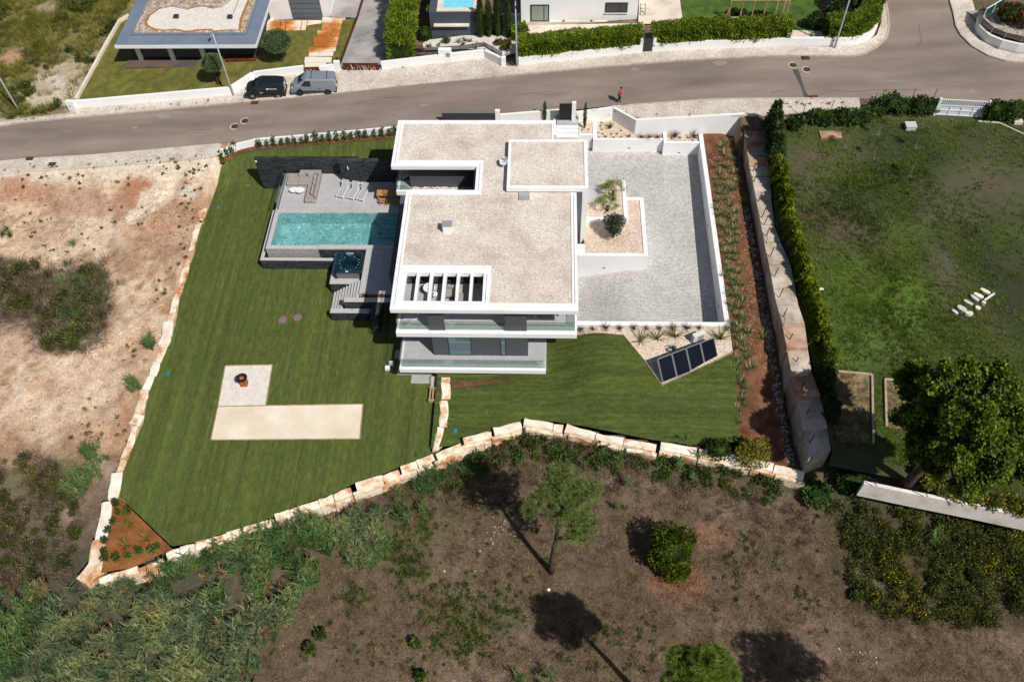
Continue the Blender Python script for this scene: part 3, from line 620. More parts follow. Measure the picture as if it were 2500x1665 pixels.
def text_obj(name, s, size, mat, M, parent, ext=.002):
    cu = bpy.data.curves.new(name, 'FONT'); cu.body = s; cu.size = size; cu.align_x = 'CENTER'; cu.align_y = 'CENTER'; cu.extrude = ext
    t = bpy.data.objects.new(name, cu); COL.objects.link(t); bpy.context.view_layer.update()
    me = bpy.data.meshes.new_from_object(t.evaluated_get(bpy.context.evaluated_depsgraph_get())); bpy.data.objects.remove(t); me.materials.clear(); me.materials.append(mat)
    me.transform(M); o = bpy.data.objects.new(name, me); COL.objects.link(o)
    if parent: o.parent = parent; o.location = -wloc(parent)
    return o
ex = Vector((1,0,0))-ax*ax.x; ex.normalize(); ey = ax.cross(ex); pt = c0+ey*.16+ax*.02
text_obj('lettering', 'MEO', .24, BLACK, Matrix(((ex.x,ey.x,ax.x,pt.x),(ex.y,ey.y,ax.y,pt.y),(ex.z,ey.z,ax.z,pt.z),(0,0,0,1))), D)

# ------------------------------------------------------------------ slate work
def slates(name, parent, p, q, z0, z1, nrm, rowh=.085, ln=(.25,.75), seed=1):
    """stacked slate strips on the face p->q with outward normal nrm; real strips, joined"""
    rs = random.Random(seed); p = np.array(p, float); q = np.array(q, float); L = np.linalg.norm(q-p); d = (q-p)/L; n = np.array(nrm, float); mb = MB(); z = z0
    while z < z1-.01:
        h = min(rowh*rs.uniform(.7,1.3), z1-z); x = -rs.uniform(0,.4)
        while x < L:
            l = rs.uniform(*ln); a, b = max(x, 0), min(x+l, L)
            if b-a > .01:
                t = rs.uniform(.012,.05); P = p+d*(a+.003); Q = p+d*(b-.003); O = n*t
                v = [(*P, z+.003), (*Q, z+.003), (*(Q+O), z+.003), (*(P+O), z+.003), (*P, z+h-.003), (*Q, z+h-.003), (*(Q+O), z+h-.003), (*(P+O), z+h-.003)]
                mb.add(v, [(0,1,2,3), (4,7,6,5), (3,2,6,7), (0,3,7,4), (1,5,6,2)])
            x += l
        z += h
    return part(name, mb, SLATE, parent, kind='stuff')
def slatewall(label, x0, y0, x1, y1, z0, z1, faces='SW', cap=None, name='slate_wall', seed=1):
    t = thing(name, label, 'wall', ((x0+x1)/2, (y0+y1)/2, z0)); mb = MB(); mb.box(x0+.03, y0+.03, z0, x1-.03, y1-.03, z1-.02); part('core', mb, NAVY, t)
    if 'S' in faces: slates('slate_cladding', t, (x0,y0+.03), (x1,y0+.03), z0, z1, (0,-1), seed=seed)
    if 'N' in faces: slates('slate_cladding', t, (x0,y1-.03), (x1,y1-.03), z0, z1, (0,1), seed=seed+1)
    if 'W' in faces: slates('slate_cladding', t, (x0+.03,y0), (x0+.03,y1), z0, z1, (-1,0), seed=seed+2)
    if 'E' in faces: slates('slate_cladding', t, (x1-.03,y0), (x1-.03,y1), z0, z1, (1,0), seed=seed+3)
    if cap:
        x = x0
        while x < x1-.05:
            b = min(x+1.2, x1); mb = MB(); mb.box(x+.004, y0-.03, z1, b-.004, y1+.03, z1+.05); part('cap_stone', mb, cap, t); x += 1.2
    else:
        slates('top_course', t, (x0,y0), (x1,y0), z1-.02, z1+.03, (0,1), ln=(.3,.6), seed=seed+5) if False else None
        mb = MB(); x = x0
        while x < x1-.02:
            b = min(x+R.uniform(.3,.7), x1); mb.box(x+.004, y0-.01, z1-.02, b-.004, y1+.01, z1+R.uniform(.005,.03)); x = b
        part('top_course', mb, SLATE, t)
    return t
slatewall('tall dark slate wall, the longer left one behind the corner sofa', -27.33, 62.0, -17.5, 62.26, -3.6, .5, 'SW', seed=3)
t = slatewall('dark slate wall with a white shower spout behind the three sun loungers', -19.1, 60.9, -13.0, 61.24, ZD-.1, 1.2, 'SW', seed=9)
mb = MB(); mb.tube([(-18.35,60.88,.62),(-18.33,60.66,.66),(-18.28,60.55,.60),(-18.25,60.5,.46)], [.035,.04,.04,.03], 7); part('shower_spout', mb, WHITE2, t, smooth=True)
mb = MB(); mb.disc((-27.2,61.97), .09, .08, .2, 10); part('wall_lamp', mb, WHITE2, [o for o in bpy.data.objects if o.name == 'slate_wall'][0])

# ------------------------------------------------------------------ pool and its deck
mb = MB(); mb.box(-24.83,56.98,-3.6,-12.9,62.0,ZD-.03); mb.box(-15.85,47.46,-3.6,-12.9,52.5,ZD-.03)
DK = struct('pool_deck', mb, CONC)
tiles(DK, -24.83, 56.93, -19.1, 62.0, ZD, 1.2, .6, TILE); tiles(DK, -19.1, 56.93, -12.9, 60.9, ZD, 1.2, .6, TILE); tiles(DK, -15.5, 47.46, -12.9, 52.45, ZD, .6, .6, TILE, stag=False)
mb = MB(); mb.box(-15.87,47.46,-1.47,-15.5,52.45,ZD+.003); part('step_edge', mb, CAP, DK)
PL = thing('swimming_pool', 'turquoise infinity swimming pool beside the white house', 'swimming pool', (-18.8,54.9,ZD))
mb = MB(); mb.box(-24.81,52.5,-3.2,-12.85,56.97,-2.9); mb.box(-24.81,56.93,-2.9,-12.85,56.98,-1.44); mb.box(-24.8,52.9,-2.9,-24.47,56.93,-1.44); mb.box(-24.8,52.52,-2.9,-12.85,52.9,-1.46)
part('basin', mb, POOLTILE, PL)
mb = MB(); mb.add([(-24.47,52.9,-1.5),(-12.86,52.9,-1.5),(-12.86,56.93,-1.5),(-24.47,56.93,-1.5)], [(0,1,2,3)]); part('water', mb, WATER, PL)
mb = MB(); mb.box(-24.84,52.5,-1.44,-24.46,56.93,ZD-.005); part('coping', mb, CAP, PL); mb = MB(); mb.box(-24.46,52.5,-1.44,-20.16,52.91,ZD-.005); part('coping', mb, CAP, PL); mb = MB(); mb.box(-20.15,52.48,-1.46,-12.9,52.93,-1.33); part('coping', mb, CAP, PL)
slates('slate_cladding', PL, (-20.15,52.52), (-12.9,52.52), -2.9, -1.46, (0,-1), seed=21)
mb = MB(); mb.box(-24.83,52.50,-2.9,-20.16,52.515,-1.45); part('overflow_face', mb, pm('grey_pebble_mosaic', ['#8d8a88','#b5b1ad'], sc=8, rough=.7, vor=.4, vs=14, lo=.2, hi=.8), PL)
mb = MB(); mb.box(-25.2,51.9,-3.0,-24.83,57.2,-2.75); mb.box(-24.83,51.9,-3.0,-18.75,52.5,-2.75); part('overflow_channel', mb, NAVY, PL)
for x in (-22.9,-20.9,-19.9,-18.85,-16.9): mb = MB(); mb.tube([(x,56.94,-1.72),(x,56.90,-1.72)], .06, 10); part('pool_light', mb, WHITE2, PL)
for x, y in ((-22.85,56.45),(-18.8,56.42),(-24.0,53.5)): mb = MB(); mb.disc((x,y), .13, -2.9, -2.88, 14); part('floor_drain', mb, WHITE2, PL)
mb = MB()
for k in range(5): mb.box(-15.4+.0*k,56.93-.35*(k+1),-2.9,-12.86,56.93-.35*k,-1.75-.25*k)
part('pool_steps', mb, POOLTILE, PL)
W = slatewall('low slate wall with pale caps below the pool edge on the lawn', -25.41, 51.87, -18.75, 52.12, -3.6, -2.24, 'S', CAP, 'retaining_wall', 31)
mb = MB(); mb.box(-25.38,52.15,-3.6,-25.12,58.0,-2.24); part('side_wall', mb, NAVY, W); mb = MB(); mb.box(-25.41,52.15,-2.24,-25.1,58.0,-2.19); part('cap_stone', mb, CAP, W)
mb = MB(); mb.box(-24.86,57.0,-3.6,-24.83,62.0,-1.45); part('deck_face', mb, CAP, W)
GB = thing('glass_balustrade', 'frameless glass balustrade on the deck edge left of the sofa', 'balustrade', (-24.6,59.6,ZD)); glassrun((-24.62,57.3), (-24.62,62.0), ZD, 1.05, 4, GB)
mb = MB(); mb.box(-24.68,57.25,ZD,-24.56,62.0,ZD+.05); part('base_channel', mb, STEEL, GB)
# hot tub platform, stairs, small walls
W = slatewall('slate faced platform under the hot tub', -18.75, 49.13, -15.88, 52.5, -3.6, -2.16, 'SW', None, 'tub_platform', 41)
tiles(W, -18.78, 49.1, -15.88, 52.48, -2.10, .72, .6, CAP, name='paving_slab', stag=False)
ST = thing('garden_stairs', 'pale stone stairs with dark joints from the lawn to the pool deck', 'stairs', (-17,48,-3.4))
for k in range(9):
    x1 = -15.88-.295*k; z = ZD-.2*k-.02 if k else ZD-.02; z = ZD-.2*(k+0)-.0; y0 = 47.03 if k < 5 else 46.55
    mb = MB(); mb.box(x1-.30, y0, z-.26, x1-.012, 49.12, z-.2); part('tread', mb, CAP, ST)
    mb = MB(); mb.box(x1-.295, y0, -3.6, x1, 49.12, z-.265); part('riser', mb, NAVY, ST)
slatewall('slate planter wall beside the garden stairs, the upper of two', -17.06, 46.62, -12.95, 47.02, -2.5, -1.45, 'SW', CAP, 'planter_wall', 51)
slatewall('slate planter wall at the foot of the garden stairs, the lower of two', -18.31, 46.13, -14.98, 46.54, -3.6, -2.34, 'SW', CAP, 'planter_wall', 61)
slatewall('short slate pier in the shade beside the house corner', -14.6, 44.9, -14.02, 46.6, -3.6, -1.45, 'SWE', None, 'slate_pier', 71)
mb = MB(); mb.box(-17.0,46.56,-3.6,-14.6,46.62,-2.40); struct('gravel_bed', mb, BEDGRAVEL); mb = MB(); mb.box(-15.6,47.03,-3.2,-12.95,47.45,-1.5); struct('gravel_bed', mb, SOIL)

# ------------------------------------------------------------------ hot tub
HT = thing('hot_tub', 'square hot tub with a dark shell and grey cabinet on the slate platform', 'hot tub', (-17.15,50.85,-2.1))
CAB = pm('grey_cabinet', [(.13,.13,.135),(.16,.16,.165)], sc=3, rough=.6); SHELL = pm('dark_acrylic', ['#0b1c26','#132f3a','#1d4550'], sc=2.5, rough=.12, spec=.6)
mb = MB(); cp_ = [(-18.2,49.72),(-16.1,49.72),(-15.98,49.84),(-15.98,51.86),(-16.1,51.98),(-18.2,51.98),(-18.32,51.86),(-18.32,49.84)]; mb.add([(x,y,-2.1) for x,y in cp_]+[(x,y,-1.34) for x,y in cp_], [(i,(i+1) % 8,(i+1) % 8+8,i+8) for i in range(8)]); part('cabinet', mb, CAB, HT)
for x, y in ((-18.25,49.74),(-16.05,49.74)): mb = MB(); mb.box(x-.09,y-.06,-2.1,x+.09,y+.04,-1.36); part('corner_post', mb, BLACK, HT)
def rrect(cx, cy, hx, hy, r, n=5):
    out = []
    for sx, sy, a0 in ((1,1,0),(-1,1,90),(-1,-1,180),(1,-1,270)):
        for k in range(n): t = math.radians(a0+90*k/(n-1)); out.append((cx+sx*(hx-r)+r*math.cos(t), cy+sy*(hy-r)+r*math.sin(t)))
    return out
rings = [(rrect(-17.15,50.85,1.22,1.18,.3), -1.36), (rrect(-17.15,50.85,1.22,1.18,.3), -1.28), (rrect(-17.15,50.85,1.14,1.10,.28), -1.23), (rrect(-17.15,50.85,.95,.9,.35), -1.27), (rrect(-17.15,50.85,.88,.82,.4), -1.55), (rrect(-17.15,50.85,.6,.56,.3), -1.62), (rrect(-17.15,50.85,.5,.46,.25), -1.98)]
mb = MB(); vs = []; fs = []; n = 20
for P, z in rings: vs += [(x, y, z) for x, y in P]
for k in range(len(rings)-1):
    for j in range(n): fs.append((k*n+j, k*n+(j+1) % n, (k+1)*n+(j+1) % n, (k+1)*n+j))
mb.add(vs, fs+[tuple(range((len(rings)-1)*n, len(rings)*n))]); part('shell', mb, SHELL, HT)
mb = MB(); P = rrect(-17.15,50.85,.9,.85,.35); mb.add([(x,y,-1.42) for x,y in P], [tuple(range(len(P)))]); part('water', mb, glassm('tub_water', (.6,.85,.88), .03), HT)
for k in range(34):
    t = 2*math.pi*k/34; r1 = .86+.06*math.sin(5*t); mb = MB(); mb.ball((-17.15+r1*math.cos(t)*1.0, 50.85+r1*.94*math.sin(t), -1.42 if k % 2 else -1.3), .03, 6, 4); part('jet', mb, WHITE2 if k % 3 == 0 else STEEL, HT)
mb = MB(); mb.box(-17.3,49.72,-1.25,-17.08,49.82,-1.22); part('control_panel', mb, WHITE2, HT)
mb = MB(); mb.box(-17.5,51.72,-1.26,-16.9,51.9,-1.18); part('headrest', mb, pm('lilac_grey', [(.25,.26,.38)], rough=.5), HT)
mb = MB(); mb.tube([(-15.92,51.7,-1.15),(-15.92,49.75,-1.12)], .03); part('cover_lifter', mb, DGREY, HT)

# ------------------------------------------------------------------ courtyard, planters, street wall
COBBLE = pm('grey_granite_setts', ['#c4c1bc', '#d0cdc8', '#dad7d2'], sc=.3, rough=.9, fine=.06, fs=14, vor=.3, vs=10, lo=.3, hi=.7)
def brickify(m, bw, bh, mort, amt, rot=0.):
    T = m.node_tree; N = T.nodes; L = T.links; b = N['Principled BSDF']; geo = [n for n in N if n.type == 'NEW_GEOMETRY'][0]
    mp = N.new('ShaderNodeMapping'); mp.inputs['Rotation'].default_value = (0,0,rot); L.new(geo.outputs['Position'], mp.inputs[0])
    nz = N.new('ShaderNodeTexNoise'); nz.inputs['Scale'].default_value = .5; L.new(geo.outputs['Position'], nz.inputs[0]); ad = N.new('ShaderNodeVectorMath'); ad.operation = 'SCALE'; ad.inputs['Scale'].default_value = .25; L.new(nz.outputs['Color'], ad.inputs[0])
    a2 = N.new('ShaderNodeVectorMath'); L.new(mp.outputs[0], a2.inputs[0]); L.new(ad.outputs[0], a2.inputs[1])
    br = N.new('ShaderNodeTexBrick'); br.inputs['Scale'].default_value = 1; br.inputs['Brick Width'].default_value = bw; br.inputs['Row Height'].default_value = bh; br.inputs['Mortar Size'].default_value = mort; br.inputs['Mortar Smooth'].default_value = .4
    L.new(a2.outputs[0], br.inputs['Vector']); mr = N.new('ShaderNodeMapRange'); mr.inputs['To Min'].default_value = 1; mr.inputs['To Max'].default_value = 1-amt; L.new(br.outputs['Fac'], mr.inputs[0])
    src = b.inputs['Base Color'].links[0].from_socket; x = N.new('ShaderNodeMix'); x.data_type = 'RGBA'; x.blend_type = 'MULTIPLY'; x.inputs[0].default_value = 1; L.new(src, x.inputs[6]); L.new(mr.outputs[0], x.inputs[7]); L.new(x.outputs[2], b.inputs['Base Color'])
    bp = N.new('ShaderNodeBump'); bp.invert = True; bp.inputs['Strength'].default_value = .6; bp.inputs['Distance'].default_value = .02; L.new(br.outputs['Fac'], bp.inputs['Height']); L.new(bp.outputs[0], b.inputs['Normal'])
brickify(COBBLE, .17, .145, .026, .45); brickify(SETT, .16, .14, .022, .28, .5)
sheet('courtyard_paving', [(2.2,43.7),(14.3,43.7),(14.3,65.4),(4.2,65.5),(2.2,65.5)], zcourt, COBBLE, res=.8)
def lamp_on(parent, x, y, z, d=(0,-1)):
    mb = MB(); mb.obox((x+d[0]*.01,y+d[1]*.01,z), (.11 if d[1] else .02,0,0), (0,.02 if d[1] else .11,0), (0,0,.035)); return part('recessed_lamp', mb, BLACK, parent)
t = thing('boundary_wall', 'long white courtyard wall on the right, beside the red soil bed', 'wall', (14.36,55,-2.2)); mb = MB(); mb.box(14.17,43.35,-3.2,14.56,66.1,-.05); part('wall', mb, WHITE, t); [lamp_on(t, 14.17, y, -1.25, (-1,0)) for y in (60.6,55.4,50.6,46.3)]
single('boundary_wall', MB().box(2.42,43.35,-3.0,14.165,43.75,-.06), WHITE, 'low white wall closing the front end of the paved courtyard', 'wall')
P1 = thing('raised_planter', 'large white raised planter along the back of the courtyard', 'planter', (7.5,66.5,-1.6))
mb = MB(); mb.box(4.24,65.37,-2.2,10.83,65.6,-.17); mb.box(4.24,65.6,-2.2,4.62,68.2,-.17); part('wall', mb, WHITE, P1); lamp_on(P1, 7.7, 65.37, -1.2)
P2 = thing('raised_planter', 'smaller white raised planter in the back right courtyard corner', 'planter', (12.6,65.5,-1.7))
mb = MB(); mb.box(10.84,64.87,-2.3,14.165,65.1,-.1); mb.box(10.84,65.1,-2.3,11.14,66.9,-.1); part('wall', mb, WHITE, P2); lamp_on(P2, 12.4, 64.87, -1.3)
sheet('gravel_bed', [(4.6,65.58),(10.85,65.58),(10.85,66.4),(8.0,66.5),(6.2,68.6),(4.6,68.6)], -.30, BEDGRAVEL, res=.6); sheet('gravel_bed', [(11.1,65.08),(14.2,65.08),(14.2,66.6),(11.1,66.6)], -.25, BEDGRAVEL, res=.6)
SW = thing('street_wall', 'white retaining wall along the pavement behind the planters, with a slanted bend', 'wall', (8,67,-.5))
k1 = GX(1405,272,1.15); k2 = GX(1496.5,264,1.2); k3 = GX(1552.7,296,1.3); k4 = GX(1816.6,286.6,1.75)
def topz(x, y): return zs(x, y)+.12
for p, q in ((k1,k2), (k2,k3), (k3,k4)): mb = MB(); mb.wall(p, q, .26, -1.2, topz, side=1); part('wall_section', mb, WHITE, SW)
BEDU = thing('raised_planter', 'white raised bed with the two fan palms beside the house', 'planter', (5,57,-1.7))
mb = MB(); mb.box(6.68,54.9,-2.6,7.02,59.8,-.05); mb.box(3.3,54.9,-2.6,6.68,55.22,-.05); part('wall', mb, WHITE, BEDU); mb = MB(); mb.box(3.28,55.22,-2.6,6.68,59.75,-.13); part('gravel', mb, BEDGRAVEL, BEDU, kind='stuff')
mb = MB(); mb.box(3.3,57.3,-.2,4.58,59.82,-.11); part('entrance_slab', mb, pm('smooth_concrete', [(.42,.42,.43),(.48,.48,.49)], sc=1, rough=.7), BEDU)
BEDL = thing('raised_planter', 'white raised bed with the olive tree, its wall growing taller to the left', 'planter', (5.6,53,-2.5))
mb = MB(); mb.box(8.22,50.95,-3.4,8.57,57.97,-.35); mb.box(2.66,50.95,-3.4,8.22,51.27,-.35); mb.box(7.03,57.65,-3.4,8.22,57.97,-.35); part('wall', mb, WHITE, BEDL); lamp_on(BEDL, 4.9, 50.95, -1.9)
mb = MB(); mb.box(3.2,51.27,-3.2,8.22,54.9,-.43); mb.box(7.03,54.9,-3.2,8.22,57.65,-.43); part('gravel', mb, BEDGRAVEL, BEDL, kind='stuff')
mb = MB(); mb.box(2.66,51.27,-3.2,3.2,52.3,-.34); part('wall_top', mb, WHITE, BEDL)
# entrance from the street
ES = thing('entrance_steps', 'pale entrance steps and landing below the dark street gate', 'steps', (1.8,66.3,.4)); SMC = MATS['smooth_concrete']
for k, (y0, y1) in enumerate(((66.75,68.2),(66.35,66.74),(65.95,66.34),(65.5,65.94))): mb = MB(); mb.box(.8,y0,-1.2,2.86,y1,.6-.2*k); part('landing' if k == 0 else 'step', mb, SMC if k == 0 else WHITE2, ES)
mb = MB(); mb.box(.5,65.3,-1.5,.78,68.0,.45); part('side_wall', mb, WHITE, ES)
single('low_wall', MB().box(2.88,65.7,-2,4.2,66.0,.05), WHITE, 'short low white wall right of the entrance steps', 'wall'); mb = MB(); mb.box(2.9,66.0,-2,4.2,68.3,-.1); struct('gravel_bed', mb, BEDGRAVEL)
g0 = GX(1365,296,.75); g1 = GX(1394.5,296,.75)
GT = thing('street_gate', 'black slatted pedestrian gate above the entrance steps', 'gate', (g0[0], g0[1]+.1, .7)); yg = g0[1]+.2
for k in range(3): mb = MB(); mb.box(g0[0]+.04,yg,.78+.62*k,g1[0]-.02,yg+.05,1.36+.62*k); part('gate_panel', mb, BLACK, GT)
mb = MB(); mb.box(g0[0],yg-.01,.7,g0[0]+.04,yg+.06,2.66); mb.box(g1[0]-.02,yg-.01,.7,g1[0]+.02,yg+.06,2.66); part('gate_frame', mb, DGREY, GT)
single('gate_pillar', MB().box(g1[0]+.04,yg-.1,-.5,g1[0]+.42,yg+.2,2.75), WHITE, 'tall white pillar right of the black pedestrian gate', 'pillar')
mb = MB(); a = (-4.6,68.1); mb.wall(a, (g0[0]-.02,68.25), .25, -1, lambda x, y: zs(x, y)+.45, side=-1); single('street_wall', mb, WHITE, 'white street wall between the long dark gate and the pedestrian gate', 'wall')
mb = MB(); mb.wall((g1[0]+.43,68.2), k1, .25, -1, topz, side=-1); single('street_wall', mb, WHITE, 'short white street wall right of the gate pillar, behind the small cypress', 'wall')
single('gate_pillar', MB().box(-5.08,67.75,-1,-4.62,68.05,1.25), WHITE, 'white pillar at the right end of the long dark gate', 'pillar')
mb = MB(); t = thing('sliding_gate', 'long dark sliding gate behind the back roof edge', 'gate', (-7.6,67.9,-.3)); mb.box(-10.2,67.85,-.6,-5.1,67.93,.95); part('gate_leaf', mb, DGREY, t); mb = MB(); mb.box(-10.2,67.8,.95,-5.1,67.98,1.02); part('top_rail', mb, STEEL, t)
sheet('yard_paving', [(-12.9,61.8),(.5,61.8),(.5,68.0),(-12.9,67.2)], lambda x, y: -.75+0*x, CONC, res=1.)

# ------------------------------------------------------------------ white wall and soil strip behind the left lawn
hp = [GX(528,386,zll), (-31.6,65.35), (-30.2,66.15)]+[(x_, float(ysouth(x_))) for x_ in (-28.5,-25,-20,-14.7,-12.9)]
t = thing('street_wall', 'low white wall behind the row of young hedge plants', 'wall', (*hp[3], -1.5))
for p, q in zip(hp[:-1], hp[1:]): mb = MB(); mb.wall(p, q, .22, -3.4, lambda x, y: zs(x, y)+.0, side=1); part('wall_section', mb, WHITE, t)
sb = [(x, y-.62) for x, y in hp]
sheet('soil_strip', [(p[0], p[1]-.01) for p in hp]+sb[::-1], lambda x, y: zll(x, y)+.04, SOIL, res=.4)
# ------------------------------------------------------------------ limestone boundary walls
def z7(x, y): return (600+x/5.6, 580+y/5.6)
def z6(x, y): return (600+x/5.6, 340+y/5.6)
def zA(x, y): return (920+x/4.2385, 580+y/4.2385)
def z4(x, y): return (1390+x/4.2385, 740+y/4.2385)
def zQ(x, y): return (500+x/3.484, 850+y/3.484)
def block(parent, p, q, wd, zt, zb, side, rs, mat=None, drop=.0):
    """one rough quarried block from p to q, wd deep to the given side, top at zt"""
    p = np.array(p[:2]); q = np.array(q[:2]); d = (q-p)/np.linalg.norm(q-p); n = np.array([-d[1], d[0]])*side; g = .02; L = np.linalg.norm(q-p)
    nx = max(2, int(L/.55)); mb = MB(); vs = []
    J = lambda a: rs.uniform(-a, a)
    prof = [(0, zb), (0, zt-.06), (.07, zt), (wd-.08, zt-drop), (wd, zt-.09-drop), (wd+.10, zb)]
    for i in range(nx+1):
        t = g+(L-2*g)*i/nx
        for k, (o, z) in enumerate(prof):
            P = p+d*(t+(J(.06) if 0 < i < nx else J(.02)))+n*(o+J(.075)); vs.append((P[0], P[1], z+(J(.03) if k in (1,2,3,4) else 0)))
    m = len(prof); fs = []
    for i in range(nx):
        for k in range(m-1): fs.append((i*m+k, i*m+k+1, (i+1)*m+k+1, (i+1)*m+k))
    fs += [tuple(range(m))[::-1], tuple(range(nx*m, nx*m+m))]
    if side < 0: fs = [f[::-1] for f in fs]
    mb.add(vs, fs); return part('stone_block', mb, mat or LIME, parent)
rs = random.Random(5)
LIMR = pm('red_stained_limestone', ['#9c5a38','#c08a64','#dcc0a2','#ecdcc8'], sc=1.1, rough=.92, fine=.1, fs=9, bump=.8, bs=5, lo=.3, hi=.66)
LIMW = pm('clean_limestone', ['#d8c4ac','#e9dccb','#f3ebe0'], sc=.8, rough=.92, fine=.07, fs=9, bump=.6, bs=5, lo=.3, hi=.66)
t = thing('stone_wall', 'long rough limestone block wall between the bare lot and the left lawn', 'stone wall', (-27.5, 48, ZL))
wl = [(537,400),(530,418),(517,455),(509,489),(500,533),(494,546),(482,585),(468,632),(455,680),(440,725),(426,786),(421,822),(412,845),(394,885),(380,920),(366,954),(351,1012),(353,1015),(338,1040),(323,1094),(312,1122),(300,1153),(290,1216)]
tops = [.12,.08,.06,.16,.02,.12,.06,.15,.05,.1,.22,.22,.08,.12,.12,.2,.3,.05,.05,.1,.02,.14,.3]
wid = [.5,.5,.5,.75,.55,.6,.6,.65,.6,.65,.9,.9,.65,.65,.7,.75,.75,.9,.6,.6,.6,.85,.9]
for i in range(len(wl)-1):
    if i == 16: continue
    p = GX(*wl[i], ZL if i > 3 else -2.9+.0*i); q = GX(*wl[i+1], ZL if i > 2 else -2.9); zb = float(zll(*p))
    if i < 4: p = GX(*wl[i], lambda x, y: zll(x, y)+.05); q = GX(*wl[i+1], lambda x, y: zll(x, y)+.05); zb = float(zll(*p))
    block(t, p, q, wid[i], zb+tops[i], zb-1.8, -1, rs, LIMR if i in (3,6,7,8,15,19,20) else LIMW if i in (10,11,13,14,21,22) else LIME)
lo_ = [(276,1224),(272,1262),(262,1317),(247,1395),(215,1432)]
for i in range(4): block(t, GX(*lo_[i], ZL-.05), GX(*lo_[i+1], ZL-.05), .8+.12*i, ZL+.1, ZL-2.6, -1, rs, LIMR if i > 1 else LIMW)
t = thing('stone_wall', 'curving limestone block wall in front of the lawns, above the rough ground', 'stone wall', (-8, 31, ZL))
fw = [((240,1408),(292,1393)),((292,1393),(335,1379)),((340,1384),(398,1362)),((404,1347),(437,1336)),((437,1336),(474,1324)),((476,1322),(517,1311)),((517,1311),(552,1299)),((552,1299),(610,1281)),((610,1281),(667,1264)),((669,1253),(705,1242)),((705,1242),(740,1231)),((740,1232),(776,1219)),((776,1219),(811,1206)),((812,1204),(856,1190)),
      ((866,1178),(932,1158)),((932,1160),(973,1145)),((975,1137),(1015,1123)),((1015,1123),(1058,1106)),((1062,1105),(1124,1081)),((1128,1067),(1180,1053)),((1180,1054),(1199,1051)),((1203,1044),(1271,1029)),((1280,1021),(1352,1031)),((1352,1034),(1376,1037)),((1384,1034),(1456,1055)),((1456,1056),(1524,1069)),((1524,1070),(1604,1084)),((1614,1077),(1702,1092)),((1708,1095),(1770,1104)),((1772,1106),(1830,1117)),((1832,1117),(1890,1130)),((1892,1132),(1965,1152))]
ft = [.05,.1,-.25,.12,.12,.08,.1,.06,.08,.2,.18,.08,.1,.05,.3,.1,.25,.2,.15,.35,.1,.25,.4,.1,.4,.3,.2,.35,.3,.2,.15,.1]
for i, (a, b) in enumerate(fw):
    zb = ZL if i < 18 else -2.75 if i < 22 else -2.6 if i < 27 else -2.4
    p, q = GX(*a, zb+ft[i]), GX(*b, zb+ft[i]); block(t, p, q, rs.uniform(.5,.66), zb+ft[i], zb-2.2, -1, rs, LIMR if i in (2,13,15) else LIMW if i in (3,4,21,22,24,25,27,29,30,31) else LIME, drop=.06)
    if 12 < i: block(t, (p[0]+rs.uniform(-.2,.2), p[1]-.62), (q[0], q[1]-.62), .22, zb+ft[i]-.28, zb-2.2, -1, rs, LIMR if i % 3 == 0 else LIME)
t = thing('stone_wall', 'short limestone divider wall between the left and the right lawn', 'stone wall', (-8.6, 37, ZL))
dv = [((1100,921),(1099,974),.75),((1094,977),(1092,1041),.66),((1083,1042),(1070,1098),.5)]
for i, (a, b, wd) in enumerate(dv): block(t, GX(*a, -2.75), GX(*b, -2.75), wd, -2.72-.06*i, -4.2, -1, rs, LIME)
# wooden crate steps, small slab and timber edge beside it
t = thing('wooden_steps', 'weathered wooden slatted steps against the limestone divider wall', 'wooden steps', (*GX(1060,965,ZL), ZL))
a = GX(1047,985,ZL); b = GX(1075,983,ZL); dx = b[0]-a[0]
for k in range(4): mb = MB(); mb.box(a[0]+dx*(.02+k*.25), a[1]+.18, ZL+.28, a[0]+dx*(.16+k*.25), a[1]+1.15, ZL+.36); part('slat', mb, WOOD, t)
for yy, zt in ((a[1]+.02,.42),(a[1]+1.15,.42)):
    for k in range(3): mb = MB(); mb.box(a[0]-.02, yy, ZL+.02+k*.15, b[0]+.02, yy+.1, ZL+.15+k*.15); part('board', mb, WOOD, t)
mb = MB(); pp = [GX(*zQ(1928,243), ZL), GX(*zQ(2012,243), ZL), GX(*zQ(2005,335), ZL), GX(*zQ(1925,335), ZL)]; mb.prism(pp, ZL-.2, ZL+.06); struct('paving_slab', mb, CAP)
mb = MB(); mb.wall(GX(*zQ(1924,243), ZL), GX(*zQ(1922,338), ZL), .1, ZL-.2, ZL+.14); single('timber_edging', mb, WOOD, 'timber edging board left of the wooden steps', 'edging')
for k, (u, v) in enumerate(((zA(88,1378)), (zA(128,1330)))):  # white boxes stand in for pale squares in the shade, not real blocks
    p = GX(u, v, ZL); single('pale_mark_box', MB().box(p[0], p[1], ZL-.1, p[0]+.36, p[1]+.3, ZL+.32), WHITE, ('front white box standing for a pale mark beside the shaded patio corner', 'rear white box standing for a pale mark beside the shaded patio corner')[k], 'block', 'white boxes standing for pale marks beside the patio')

